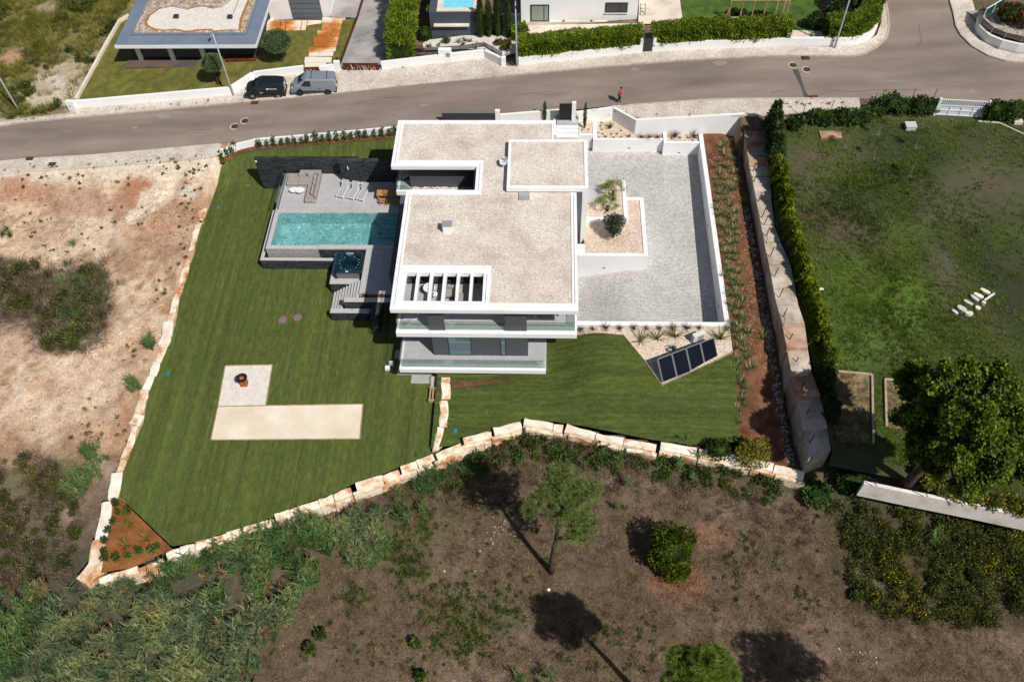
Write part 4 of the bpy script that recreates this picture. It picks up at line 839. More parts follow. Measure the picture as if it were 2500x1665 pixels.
# ------------------------------------------------------------------ fire pit square and sand court
gq = [GX(550.2,893.6,ZL), GX(665.6,891,ZL), GX(649.3,990.6,ZL), GX(532.1,993,ZL)]; cq = [GX(532,993.5,ZL), GX(886.6,987,ZL), GX(878.9,1071.6,ZL), GX(514.9,1074.5,ZL)]
sheet('gravel_square', gq, ZL+.02, WGRAVEL, res=1); sheet('sand_court', cq, ZL+.02, YSAND, res=1)
t = thing('timber_edging', 'thin timber edging boards round the gravel square and the sand court', 'edging', (*gq[0], ZL))
for p, q in list(zip(gq, gq[1:]+gq[:1]))+list(zip(cq[1:], cq[2:]+cq[:1]))+[(gq[2], cq[1])]: mb = MB(); mb.wall(p, q, .07, ZL-.1, ZL+.07); part('board', mb, WOOD, t)
p = GX(597,941,ZL); t = thing('fire_pit', 'rusty steel fire pit with a wide black ring plate on the white gravel square', 'fire pit', (*p, ZL))
RUSTO = pm('orange_rust_steel', ['#7a3a18','#a85a28','#c4783c'], sc=3, rough=.6, metal=.2)
mb = MB(); n = 4
mb.add([(p[0]+.27*sx, p[1]+.27*sy+.1, ZL) for sx, sy in ((-1,-1),(1,-1),(1,1),(-1,1))]+[(p[0]+.2*sx, p[1]+.2*sy+.1, ZL+.85) for sx, sy in ((-1,-1),(1,-1),(1,1),(-1,1))], [(3,2,1,0),(4,5,6,7),(0,1,5,4),(1,2,6,5),(2,3,7,6),(3,0,4,7)]); part('base', mb, RUSTO, t)
mb = MB(); n = 28; vs = []
for rr, z in ((.19,.93),(.45,.97),(.45,.985),(.19,.945)):
    vs += [(p[0]+rr*math.cos(2*math.pi*k/n), p[1]+.1+rr*math.sin(2*math.pi*k/n), ZL+z) for k in range(n)]
fs = [(a*n+k, a*n+(k+1) % n, b*n+(k+1) % n, b*n+k) for a, b in ((1,0),(2,1),(3,2),(0,3)) for k in range(n)]; mb.add(vs, fs); part('cooking_ring', mb, BLACK, t, smooth=False)
mb = MB(); vs = []
for rr, z in ((.19,.94),(.16,.84),(.05,.78)): vs += [(p[0]+rr*math.cos(2*math.pi*k/n), p[1]+.1+rr*math.sin(2*math.pi*k/n), ZL+z) for k in range(n)]
mb.add(vs, [(a*n+k, a*n+(k+1) % n, (a+1)*n+(k+1) % n, (a+1)*n+k) for a in (0,1) for k in range(n)]+[tuple(range(2*n, 3*n))]); part('fire_bowl', mb, RUSTO, t)
mb = MB(); mb.tube([(p[0]-.15,p[1]+.1,ZL+.88),(p[0]+.18,p[1]+.12,ZL+.9)], .05, 7); part('log', mb, WOOD, t)

# ------------------------------------------------------------------ things lying in the lawn
LID = pm('grey_cast_lid', ['#6f655f','#857a73'], sc=6, rough=.8, fine=.15, fs=20); LIDB = pm('brown_cast_lid', ['#3c2a22','#54403a'], sc=6, rough=.8, fine=.2, fs=20)
def manhole(u, v, zf, r, lid, ring, label, name='manhole_cover', group=None):
    p = G(u, v, zf); t = thing(name, label, 'manhole cover', (p[0], p[1], p[2]), group); z = p[2]
    mb = MB(); n = 20; vs = [(p[0]+rr*math.cos(2*math.pi*k/n), p[1]+rr*math.sin(2*math.pi*k/n), z+zz) for rr, zz in ((r*1.0,.012),(r*1.35,.01),(r*1.35,-.05)) for k in range(n)]
    mb.add(vs, [(a*n+k, (a+1)*n+k, (a+1)*n+(k+1) % n, a*n+(k+1) % n) for a in (0,1) for k in range(n)]); part('ring', mb, ring, t)
    mb = MB(); mb.disc(p, r*.98, z-.05, z+.018, 20); part('lid', mb, lid, t)
RING = pm('concrete_ring', ['#b3a596','#cbbfb2'], sc=5, rough=.9)
manhole(690.5,781,zll,.38,LID,SOIL,'grey manhole cover in the left lawn, the left of two'); manhole(726.5,775.5,zll,.38,LID,SOIL,'grey manhole cover in the left lawn, the right of two')
manhole(606,452,zll,.2,LID,SOIL,'small round cover in the lawn left of the tall slate wall')
manhole(573,309.5,zs,.36,LIDB,RING,'brown manhole cover in the road above the hedge plants, the left of two'); manhole(598,296,zs,.36,LIDB,RING,'brown manhole cover in the road above the hedge plants, the right of two')
manhole(1936,160,zs,.36,LIDB,RING,'brown manhole cover at the top of the dark road patch'); manhole(1969.5,170.5,zs,.36,LIDB,RING,'brown manhole cover right of the dark road patch')
for u, v, zf, l in ((533,507,zll,'blue valve lid in the lawn near the top of the block wall'),(410,912,zll,'blue valve lid in the lawn left of the gravel square'),(1112,1052,zlr,'pale blue valve lid right of the divider wall')):
    p = G(u, v, zf); t = thing('valve_lid', l, 'valve lid', p); mb = MB(); mb.box(p[0]-.13,p[1]-.2,p[2]-.05,p[0]+.13,p[1]+.2,p[2]+.03); part('lid', mb, PVCBLUE, t, bevel=.02); mb = MB(); mb.box(p[0]-.16,p[1]-.23,p[2]-.05,p[0]+.16,p[1]+.23,p[2]+.015); part('rim', mb, pm('dark_teal', [(.02,.12,.13)]), t)
for u, v, zf, l in ((128,402,zs,'rusty square drain lid in the left pavement'),(199,272,zs,'rusty square lid beside the meter box'),(2017,120,zs,'small brown lid beside the right lamp post foot'),(1967,143,zs,'brown gully grate at the north kerb right of the patch'),(1987,239,zs,'thin gully grate at the south kerb by the patch'),(73,389,zs,'dark gully grate at the left road edge'),(622,252,zs,'rusty gully grate by the black van wheel')):
    p = G(u, v, zf); t = thing('drain_cover', l, 'drain cover', p); mb = MB(); mb.box(p[0]-.36,p[1]-.24,p[2]-.05,p[0]+.36,p[1]+.24,p[2]+.075); part('frame', mb, LIDB, t)
    for k in range(5): mb = MB(); mb.box(p[0]-.32+.13*k,p[1]-.2,p[2]+.075,p[0]-.24+.13*k,p[1]+.2,p[2]+.085); part('bar', mb, CORTEN, t)

# ------------------------------------------------------------------ soil beds and solar corner
mb = sheet('soil_bed', [GX(*zA(740,1432),-1.9), (0.05,39.7), GX(1252,919,-1.9), GX(1215,927,-2.1), GX(1102,942,-2.4)], lambda x, y: zlr(x, y)+.12, SOIL, res=.4)
ZG = lambda x, y: zlr(x, y)+.035
sg = [(2.42,43.33),(14.5,43.33)]+[GX(*z4(x, y), ZG) for x, y in ((1690,505),(1552,578),(958,850),(780,600),(557,330))]+[(2.42, GX(*z4(80,330),ZG)[1])]
sheet('gravel_bed', sg, ZG, BEDGRAVEL, res=.5)
t = thing('timber_edging', 'thin brown edging round the gravel corner with the solar panels', 'edging', (6,40,-.8))
for p, q in zip(sg[1:], sg[2:]):
    if p[1] > 43.3: continue
    mb = MB(); mb.wall(p, q, .06, lambda x, y: zlr(x, y)-.1, lambda x, y: zlr(x, y)+.11); part('board', mb, WOOD, t)
s0, s1_ = Vector((8.96,38.33,-.66)), Vector((13.46,40.43,-.66)); sd = (s1_-s0).normalized(); sn = Vector((-sd.y,sd.x,0)); th = math.radians(53); su = sn*math.cos(th)+Vector((0,0,1))*math.sin(th); sf = sd.cross(su)
t = thing('solar_collector', 'rack of four tilted dark blue solar panels at the edge of the gravel corner', 'solar panels', s0)
SOLAR = pm('solar_glass', ['#04080f','#081222'], sc=.8, rough=.3, spec=.28); wd = (s1_-s0).length/4
for k in range(4):
    c = s0+sd*(wd*(k+.5))+su*1.0; mb = MB(); mb.obox(c+sf*.005, sd*(wd/2-.06), su*.94, sf*.03); pn = part('solar_panel', mb, SOLAR, t)
    for s_, l_, o in ((sd*.02, su*.99, sd*(wd/2-.04)), (sd*.02, su*.99, -sd*(wd/2-.04))): mb = MB(); mb.obox(c+o, s_, l_, sf*.045); part('frame', mb, STEEL, pn)
    for o in (su*.97, -su*.97): mb = MB(); mb.obox(c+o, sd*(wd/2-.02), su*.025, sf*.045); part('frame', mb, STEEL, pn)
for k in range(5):
    b = s0+sd*(wd*k); q = b+su*1.9; f = Vector((q.x, q.y, -.9)); mb = MB(); mb.tube([q-sf*.05, f], .03, 5); mb.tube([b-sf*.05, q-sf*.05], .03, 5); mb.tube([Vector((b.x,b.y,-.85)), f+Vector((0,0,.1))], .03, 5); part('support_leg', mb, STEEL, t)
mb = MB(); mb.tube([s0+su*1.9-sf*.07, s1_+su*1.9-sf*.07], .025, 5); part('support_rail', mb, STEEL, t)
a = Vector((11.5,41.62,-.25)); t = thing('heat_pump', 'white air conditioning box standing behind the solar panels', 'heat pump', a); OFFW = pm('offwhite_metal', [(.68,.67,.64)], rough=.45)
c = a+sd*.5+sn*.18+Vector((0,0,.58)); mb = MB(); mb.obox(c, sd*.52, sn*.18, Vector((0,0,.46))); part('casing', mb, OFFW, t, bevel=.02)
mb = MB(); mb.obox(c-sn*.185+sd*.12, sd*.26, sn*.008, Vector((0,0,.3))); part('fan_grille', mb, GALV, t)
for s_ in (-.35,.35): mb = MB(); mb.obox(a+sd*(.5+s_)+sn*.18+Vector((0,0,.06)), sd*.06, sn*.24, Vector((0,0,.07))); part('foot', mb, DGREY, t)
b = Vector(G(*z4(1050,500), -.3)); t = thing('pump_unit', 'small chrome pump and pipes on the gravel behind the solar panels', 'pump', b)
mb = MB(); mb.tube([b+Vector((-.3,0,.2)),b+Vector((.25,.1,.2))], .14, 10); part('pump_body', mb, GALV, t, smooth=True); mb = MB(); mb.ball(tuple(b+Vector((.2,.05,.42))), (.2,.2,.2)); part('expansion_tank', mb, DGREY, t, smooth=True)
mb = MB(); mb.tube([b+Vector((-.35,.05,.05)),b+Vector((-.3,.2,.45)),b+Vector((.05,.3,.5)),b+Vector((.3,.2,.1))], .03, 6); part('pipe', mb, STEEL, t)

# ------------------------------------------------------------------ terrace furniture
t = thing('corner_sofa', 'taupe corner sofa with cushions on the pool deck', 'sofa', (-22.6,60.3,ZD))
def cushion(parent, name, x0, y0, z0, x1, y1, z1, mat=BEIGE): return part(name, MB().box(x0,y0,z0,x1,y1,z1), mat, parent, bevel=.045)
cushion(t,'base',-24.3,60.2,ZD+.02,-23.2,61.75,ZD+.2); cushion(t,'base',-23.2,60.2,ZD+.02,-21.2,61.75,ZD+.2); cushion(t,'base',-22.25,58.05,ZD+.02,-21.2,60.2,ZD+.2)
cushion(t,'seat_cushion',-24.3,60.2,ZD+.2,-23.22,61.65,ZD+.4); cushion(t,'seat_cushion',-23.2,60.2,ZD+.2,-22.26,61.3,ZD+.4); cushion(t,'seat_cushion',-22.25,60.2,ZD+.2,-21.4,61.3,ZD+.4); cushion(t,'seat_cushion',-22.25,58.05,ZD+.2,-21.45,60.18,ZD+.4)
cushion(t,'backrest',-23.2,61.4,ZD+.2,-21.2,61.78,ZD+.72); cushion(t,'backrest',-21.42,58.4,ZD+.2,-21.15,61.4,ZD+.72)
for x, y, a in ((-22.95,61.2,0),(-22.1,61.25,.2),(-21.6,60.9,1.4),(-21.6,60.2,1.5),(-21.62,59.5,1.6),(-21.6,58.95,1.5)):
    mb = MB(); d = np.array((math.cos(a), math.sin(a), 0)); nn = np.array((-d[1], d[0], 0)); mb.obox((x,y,ZD+.58), d*.3, nn*.07+np.array((0,0,.02)), np.array((0,0,.19))+nn*.06); part('cushion', mb, BEIGE, t, bevel=.05)
for k, (x, y, rx) in enumerate(((-23.5,59.5,.36),(-22.9,59.42,.4))):
    t = thing('coffee_table', ('white round coffee table in front of the sofa, the left of two', 'white round coffee table in front of the sofa, the right of two')[k], 'coffee table', (x,y,ZD), 'white coffee tables'); h = .36+.05*k
    mb = MB(); pts = [(x+rx*math.cos(q)*(1+.12*math.cos(2*q)), y+rx*.95*math.sin(q)) for q in [2*math.pi*i/22 for i in range(22)]]; mb.prism(pts, ZD+h-.035, ZD+h); part('tabletop', mb, WHITE2, t)
    for q in (.6,2.2,3.8,5.4): mb = MB(); mb.tube([(x+.22*math.cos(q),y+.22*math.sin(q),ZD+h-.03),(x+.32*math.cos(q),y+.32*math.sin(q),ZD)], .016, 5); part('leg', mb, WHITE2, t)
def lounger():
    t = thing('sun_lounger', 'white framed sun lounger', 'sun lounger', (0,0,0), 'white sun loungers beside the slate wall')
    for s_ in (-.33,.33): mb = MB(); mb.box(s_-.025,0,.26,s_+.025,1.95,.31); part('side_rail', mb, WHITE2, t)
    mb = MB(); mb.box(-.33,0,.26,.33,.05,.31); mb.box(-.33,1.9,.26,.33,1.95,.31); part('end_rail', mb, WHITE2, t)
    mb = MB(); mb.box(-.305,.04,.285,.305,1.2,.30); part('seat_sling', mb, FABGREY, t)
    c, s_ = math.cos(.85), math.sin(.85); mb = MB(); mb.obox((0,1.2+.38*c,.31+.38*s_), (.3,0,0), (0,.38*c,.38*s_), (0,-.012*s_,.012*c)); part('backrest', mb, FABGREY, t)
    for x in (-.3,.3): mb = MB(); mb.obox((x,1.2+.38*c,.30+.38*s_), (.018,0,0), (0,.39*c,.39*s_), (0,-.02*s_,.02*c)); part('backrest_frame', mb, WHITE2, t)
    for x in (-.33,.33):
        for y in (.06,1.89): mb = MB(); mb.box(x-.025,y-.03,0,x+.025,y+.03,.26); part('leg', mb, WHITE2, t)
    return t
L0 = lounger(); lp = [((-19.12,58.68),(-18.62,60.4)), ((-18.13,58.48),(-17.62,60.25)), ((-17.22,58.3),(-16.72,60.0))]
for k, (a, b) in enumerate(lp):
    o = L0 if k == 0 else dup(L0, (0,0,0)); o.location = (a[0], a[1], ZD); o.rotation_euler = (0,0,-.28); o['label'] = ('white framed grey sun lounger nearest to the corner sofa', 'middle one of the three white framed grey sun loungers', 'white framed grey sun lounger nearest to the wooden dining table')[k]
t = thing('dining_table', 'wooden dining table half in the shade of the house on the deck', 'dining table', (-14.2,58.7,ZD))
for k in range(6): mb = MB(); mb.box(-15.6,58.36+.15*k,ZD+.71,-12.95,58.5+.15*k,ZD+.75); part('plank', mb, TEAK, t)
for x in (-15.45,-13.1):
    for y in (58.45,59.15): part('leg', MB().box(x-.05,y-.05,ZD,x+.05,y+.05,ZD+.71), TEAK, t)
def chair(mat):
    t = thing('dining_chair', 'wooden chair', 'chair', (0,0,0), 'wooden dining chairs along the table')
    part('seat', MB().box(-.23,-.22,.42,.23,.24,.46), mat, t)
    for x in (-.21,.21):
        for y, h in ((-.2,.80),(.21,.62)): part('leg', MB().box(x-.022,y-.022,0,x+.022,y+.022,.42 if y > 0 else h), mat, t)
    mb = MB(); mb.tube([(-.21,-.2,.79),(-.12,-.24,.82),(.12,-.24,.82),(.21,-.2,.79)], .03, 5); part('backrest', mb, mat, t)
    for x in (-.21,.21): mb = MB(); mb.tube([(x,-.2,.66),(x,.2,.64)], .02, 5); part('armrest', mb, mat, t)
    return t
C0 = chair(TEAK)
for k, x in enumerate((-15.05,-14.4,-13.75,-13.2)):
    o = C0 if k == 0 else dup(C0, (0,0,0)); o.location = (x, 58.05-(.02*k), ZD); o['label'] = ('sunlit wooden chair at the left end of the dining table', 'shaded wooden chair second from the left at the dining table', 'shaded wooden chair third from the left at the dining table', 'shaded wooden chair next to the house wall at the dining table')[k]
# balcony and pergola furniture
def fchair(label, x, y, z, rz, grp):
    t = thing('lounge_chair', label, 'lounge chair', (0,0,0), grp)
    for s_ in (-.3,.3):
        mb = MB(); mb.tube([(s_,.75,0),(s_,-.1,.42),(s_,-.75,.15)], .022, 5); part('frame', mb, WHITE2, t); mb = MB(); mb.tube([(s_,-.55,0),(s_,.15,.36),(s_,.75,.95)], .022, 5); part('frame', mb, WHITE2, t)
    for y_, z_ in ((-.75,.15),(.75,.95),(.75,0),(-.55,0)): mb = MB(); mb.tube([(-.3,y_,z_),(.3,y_,z_)], .02, 5); part('crossbar', mb, WHITE2, t)
    mb = MB(); mb.add([(-.29,-.7,.17),(.29,-.7,.17),(.29,-.05,.36),(-.29,-.05,.36),(.29,.72,.9),(-.29,.72,.9)], [(0,1,2,3),(3,2,4,5)]); part('sling', mb, FABGREY, t)
    t.location = (x,y,z); t.rotation_euler = (0,0,rz); return t
fchair('white framed folding lounge chair in the sun on the left balcony corner', -10.45, 42.35, ZF+.01, -.9, 'white folding lounge chairs'); fchair('white framed folding lounge chair in the shade on the left balcony', -9.6, 43.3, ZF+.01, 2.3, 'white folding lounge chairs')
t = fchair('white framed chair beside the dark table on the right balcony', -1.1, 43.0, ZF+.01, 3.1, 'white folding lounge chairs'); t.scale = (.8,.6,.8)
t = thing('balcony_table', 'dark square table on the right part of the balcony', 'table', (0,43.6,ZF)); part('tabletop', MB().box(-.55,42.75,ZF+.66,1.0,44.4,ZF+.7), DARKPANEL, t)
for x in (-.45,.9):
    for y in (42.85,44.3): part('leg', MB().box(x-.04,y-.04,ZF,x+.04,y+.04,ZF+.66), DARKPANEL, t)
t = thing('round_table', 'round table with a white top under the roof beams', 'table', (-9.3,45.1,ZF)); mb = MB(); mb.disc((-9.3,45.05), .5, ZF+.7, ZF+.74, 24); part('tabletop', mb, WHITE2, t); mb = MB(); mb.tube([(-9.3,45.05,ZF),(-9.3,45.05,ZF+.7)], .04, 8); part('pedestal', mb, WHITE2, t); mb = MB(); mb.disc((-9.3,45.05), .26, ZF+.01, ZF+.03, 16); part('foot_plate', mb, WHITE2, t)
for k, (x, y) in enumerate(((-8.85,44.6),)):
    t = thing('shell_chair', 'white shell chair beside the round table under the roof beams', 'chair', (x,y,ZF)); mb = MB(); mb.disc((x,y), .22, ZF+.42, ZF+.46, 14); part('seat', mb, WHITE2, t); mb = MB(); mb.tube([(x-.2,y-.1,ZF+.75),(x,y-.24,ZF+.8),(x+.2,y-.1,ZF+.75)], .05, 6); part('backrest', mb, WHITE2, t)
    for q in (.8,2.4,3.9,5.5): mb = MB(); mb.tube([(x+.1*math.cos(q),y+.1*math.sin(q),ZF+.42),(x+.22*math.cos(q),y+.22*math.sin(q),ZF)], .015, 5); part('leg', mb, WHITE2, t)
for k, (x, y, w_) in enumerate(((-7.75,44.9,.8),(-6.95,44.4,.7))):
    t = thing('armchair', ('taupe armchair under the roof beams, the left of two', 'taupe footstool under the roof beams, right of the armchair')[k], 'armchair', (x,y,ZF)); cushion(t,'seat',x-w_/2,y-.4,ZF+.15,x+w_/2,y+.4,ZF+.42)
    part('base', MB().box(x-w_/2+.03,y-.37,ZF,x+w_/2-.03,y+.37,ZF+.15), DGREY, t)
    if k == 0: cushion(t,'backrest',x-w_/2,y+.22,ZF+.42,x+w_/2,y+.42,ZF+.8)

# ------------------------------------------------------------------ right hand soil bed, concrete wall with fence
sheet('soil_bed', [(14.56,66.2),(17.8,66.8),(18.4,34),(19.2,31.2),GX(1850,1125,-2.4),GX(1806,1080,-2.4),GX(1792,930,-1.5),GX(1781,850,-.2),(14.56,43.3)], zbed, SOIL, res=.7)
t = thing('concrete_wall', 'old stepped concrete retaining wall along the dark hedge', 'wall', (18,50,0))
cl = [(1816,313),(1824,372),(1826,382),(1830,408),(1836,432),(1847,492),(1858,548),(1866,592),(1878,648),(1889,706),(1897,745),(1909,790),(1921,850),(1932,909),(1944,966),(1960,1045),(1975,1120)]
cr_ = [(1869,288),(1873,372),(1874,382),(1876,405),(1880,432),(1884,492),(1891,552),(1906,592),(1929,642),(1941,700),(1949,745),(1964,790),(1972,850),(1981,905),(2003,966),(2020,1042),(2029,1098)]
cz = [.35,.1,.35,.3,.3,.28,.26,.3,.28,.25,.25,.3,.25,.2,.3,.15]; CM = [CONCRED,CONC,CONCRED,CONC,CONC,CONC,CONC,CONC,CONC,CONC,CONC,CONCRED,CONC,CONCRED,CONC,CONC]
wz = lambda x, y: zbed(15, y)+1.3+.35*sstep(-np.asarray(y, float), -55, -40)
for i in range(len(cl)-1):
    za = float(wz(18, GX(*cl[i], .9)[1])); g = 1.2 if i else 1
    P = [GX(cl[i][0], cl[i][1]+1.0, za), GX(cl[i+1][0], cl[i+1][1]-.5, za), GX(cr_[i+1][0], cr_[i+1][1]-.5, za), GX(cr_[i][0], cr_[i][1]+1.0, za)]
    mb = MB(); mb.prism(P, za-4.2, za+R.uniform(-.03,.03)); part('concrete_slab', mb, CM[i], t)
fp = [((1826,313),(1826,273)),((1829,342),(1832,320)),((1837,419),(1843.5,358)),((1840,444),(1847,420)),((1851.5,492),(1857,466)),((1859.5,532),(1867,508)),((1865,550),(1867,512)),((1870,576.5),(1877.6,552.5)),((1880,626),(1888,601)),((1890.7,675),(1899.4,651)),((1902.5,726),(1909.6,702)),((1911.4,774),(1921,751)),((1924.4,836),(1934,813)),((1938.4,893),(1946,869)),((1953.7,951),(1960,932)),((1966.7,1016),(1974,995)),((1976,1081),(1990,1062)),((1970,1135),(1984,1105))]
t = thing('wire_fence', 'row of leaning black steel posts on top of the concrete wall', 'fence', (18.3,50,1.0))
for a, b in fp:
    z = float(wz(18, GX(*a, 1.0)[1])); p = Vector(G(*a, z)); q = p+Vector((.14,.1,1.0)); mb = MB(); mb.tube([p, q], .036, 5); part('fence_post', mb, BLACK, t)
for k in (0,2,7,11): 
    z = float(wz(18, GX(*fp[k][0], 1.0)[1])); p = Vector(G(*fp[k][0], z)); mb = MB(); mb.tube([p+Vector((.1,.08,.6)), p+Vector((-.1,-.9,.02))], .02, 5); part('brace', mb, BLACK, t)
RUB = pm('shade_toned_rubble', ['#6a645e','#8b857f','#a8a29b'], sc=2, rough=.95, isl=.25); mb = MB()  # white stones toned down, the shade beside the wall put into their greys
for k in range(420):
    y = R.uniform(32.5,57); x = 17.5+R.uniform(-.4,.3)+.055*max(0,46-y); r = R.uniform(.06,.17); mb.ball((x,y,float(zbed(x,y))+r*.3), (r,r*R.uniform(.7,1.2),r*.7), 5, 3)
part('rubble', mb, RUB, None, kind='stuff')
# ------------------------------------------------------------------ north side of the road
def z1(x, y): return (x/3.7333, y/3.7333)
def z2(x, y): return (625+x/3.7333, y/3.7333)
def z3(x, y): return (1250+x/3.7333, y/3.7333)
def z4r(x, y): return (1875+x/3.7333, y/3.7333)
zg = lambda x, y: zs(x, y)+.12
BLUEROOF = pm('blue_grey_roof_sheet', [(.15,.185,.25),(.19,.225,.29)], sc=.6, rough=.6)
TAUPEGR = pm('tan_roof_gravel', ['#8d7d6d','#b3a290','#d2c4b4'], sc=1.5, rough=.95, vor=.6, vs=9, fine=.12, fs=9)
RUSTC = pm('rust_stained_concrete', ['#a8642a','#c98c4c','#dcc8ac','#e4d9ca'], sc=.22, rough=.9, fine=.06, fs=5, lo=.38, hi=.56)
PALEC = pm('pale_concrete', ['#c9b8a4','#ddd0c0','#e6dccf'], sc=.5, rough=.9, fine=.06, fs=8)
GREYC = pm('grey_concrete', ['#858280','#a09c98','#b3aea8'], sc=.5, rough=.9, fine=.10, fs=12, big=.08)
LAWNN = pm('garden_lawn', ['#525423','#67662e','#7a743c'], sc=1.0, rough=.95, fine=.14, fs=10, bump=.7, bs=12, big=.14, bigs=.4)
# lawns and grounds
sheet('lawn', PX([z1(700,915),z1(1090,205),z1(1170,160),z2(0,300),z2(900,170),z2(770,580),z2(20,690),z1(2100,800)], zg), zg, LAWNN, res=1.)
sheet('driveway', PX([z2(985,0),z2(1290,-10),z2(1420,560),z2(1140,640),z2(780,640),z2(775,575),z2(930,165)], zg), lambda x, y: zs(x, y)+.14, GREYC, res=1.2)
sheet('driveway', PX([z2(690,-5),z2(985,-5),z2(925,168),z2(672,158)], zg), lambda x, y: zs(x, y)+.15, GREYC, res=1.2)
sheet('planting_bed', PX([z2(1440,0),z2(1590,0),z2(1580,370),z2(1530,510),z2(1400,560),z2(1300,560)], zg), lambda x, y: zs(x, y)+.16, pm('brown_mulch', ['#4b3c31','#6d5a4a','#86725f'], sc=2, rough=.95, fine=.15, fs=9), res=1.)
sheet('white_gravel_bed', PX([z2(1520,400),z2(1580,370),z2(1900,330),z2(2420,325),z2(2440,470),z2(2260,520),z2(2090,450),z2(1530,468)], zg), lambda x, y: zs(x, y)+.18, WGRAVEL, res=.8)
sheet('terrace_paving', PX([z3(85,235),z3(1150,215),z3(1160,-10),z3(1530,-10),z3(1560,218),z3(1205,222),z3(1205,360),z3(1270,480),z3(1170,490),z3(1150,380),z3(100,340)], zg), lambda x, y: zs(x, y)+.13, PALEC, res=1.)
sheet('lawn', PX([z3(1535,-20),z4r(480,-20),z4r(480,300),z4r(170,290),z4r(140,340),z3(1560,225)], zg), lambda x, y: zs(x, y)+.15, pm('garden_lawn_green', ['#33491a','#486024','#5d702e'], sc=1.0, rough=.95, fine=.12, fs=10, bump=.7, bs=12, big=.1), res=1.)
sheet('planting_bed', PX([z4r(480,-20),z4r(1040,-20),z4r(1000,230),z4r(880,380),z4r(520,370),z4r(480,290)], zg), lambda x, y: zs(x, y)+.14, MATS['brown_mulch'], res=1.)
sheet('planting_bed', PX([z4r(140,345),z4r(170,280),z4r(480,290),z4r(520,360)], zg), lambda x, y: zs(x, y)+.17, PALEC, res=1.)
sheet('gravel_bed', [(41.5,80.5),(60,80),(60,74.6),(45.5,75),(42.5,77.5)], lambda x, y: zs(x, y)+.2, pm('grey_pink_gravel', ['#9c8f88','#c0b4ac'], sc=3, rough=.95, vor=.5, vs=9), res=1.5)
# left house
LHg = -1.75; EV = 1.25
LH = thing('bungalow', 'low house with blue-grey roof edges and a white gravel shape on its roof', 'house', (-38,86,LHg))
def B2(name, L, mat, parent=LH, **k): return boxes(name, L, mat, parent, **k)
B2('wall', [(-44.2,79.9,LHg,-31.0,97,EV-.3)], NAVY); B2('roof', [(-45,78.15,EV-.1,-30.2,98,EV)], BLUEROOF); B2('fascia', [(-45.02,78.1,EV-.36,-30.18,78.16,EV+.02)], WHITE2); B2('fascia', [(-30.2,78.16,EV-.36,-30.15,98,EV+.02)], WHITE2)
B2('roof_kerb', [(-43.75,79.75,EV,-31.45,80.0,EV+.22), (-43.75,80.0,EV,-43.55,98,EV+.22), (-31.65,80.0,EV,-31.45,98,EV+.22)], BLUEROOF); B2('roof_gravel', [(-43.55,80.0,EV,-31.65,98,EV+.12)], TAUPEGR, kind='stuff')
zz = EV+.125; shp = [z1(1340,210),z1(1370,150),z1(1450,90),z1(1560,65),z1(1640,80),z1(1700,95),z1(1790,72),z1(1850,65),z1(1940,85),z1(2020,70),z1(2080,30),z1(2110,0),z1(2130,-50),z2(-30,-50),z2(-75,0),z2(-110,80),z2(-150,180),z2(-160,275),z1(2100,270),z1(1950,283),z1(1930,265),z1(1800,270),z1(1700,285),z1(1600,265),z1(1500,275),z1(1420,265),z1(1360,240)]
sp = [GX(u, v, zz) for u, v in shp]; cen = np.mean(np.array(sp), 0)
mb = MB(); mb.prism([tuple(np.array(p)+(np.array(p)-cen)/np.linalg.norm(np.array(p)-cen)*.28) for p in sp], zz-.1, zz); part('gravel_border', mb, pm('ochre_border', ['#94602c','#b07c42'], sc=3, rough=.9), LH)
mb = MB(); mb.prism(sp, zz-.1, zz+.02); part('white_gravel', mb, WGRAVEL, LH, kind='stuff')
for u, v in (z1(1610,165), z1(2100,168)): p = GX(u, v, zz); B2('roof_outlet', [(p[0]-.25,p[1]-.22,zz,p[0]+.25,p[1]+.22,zz+.3)], pm('dark_blue_box', [(.03,.04,.06)], rough=.4))
mb = MB(); a = GX(*z1(2125,130), zz); mb.tube([(a[0],a[1],zz+.03),(a[0]+.08,a[1]+2.0,zz+.04),(a[0]-.03,a[1]+4,zz+.04)], .035, 5); part('roof_cable', mb, STEEL, LH)
for x in (-43.6,-40.1,-36.7): B2('column', [(x-.24,79.55,LHg,x+.24,79.86,EV-.1)], WHITE2)
for x0, x1 in ((-43.3,-40.4),(-39.8,-37.0)):
    f = B2('window', [(x0,79.8,LHg+.1,x0+.06,79.9,EV-.35),(x1-.06,79.8,LHg+.1,x1,79.9,EV-.35),(x0+.06,79.8,LHg+.1,x1-.06,79.9,LHg+.16)], BLACK); B2('pane', [(x0+.06,79.84,LHg+.16,x1-.06,79.88,EV-.36)], GLASSDK, f)
B2('terrace', [(-45.1,78.4,LHg-.3,-36.7,79.86,LHg+.12)], pm('rusty_dark_paving', ['#4b4647','#5e5553','#74553f'], sc=.6, rough=.8)); B2('plinth', [(-34.3,79.0,LHg-.2,-31.0,79.86,LHg+.5)], CORTEN); B2('plinth_strip', [(-31.0,79.0,LHg-.2,-30.6,90,LHg+.35)], RUSTC)
GB_ = thing('garage_block', 'white garage block with a large grey door beside the blue-grey roof', 'garage', (-27.7,88,-1.3)); B2('wall', [(-30.9,86.6,-1.9,-24.1,97,2.6)], WHITE, GB_); d = B2('garage_door', [(-28.35,86.52,-1.3,-25.0,86.6,1.1)], pm('grey_door', [(.12,.14,.17),(.14,.16,.19)], sc=.5, rough=.5), GB_)
for k in range(4): B2('door_groove', [(-28.33,86.50,-1.3+.6*k,-25.02,86.52,-1.28+.6*k)], DGREY, d)
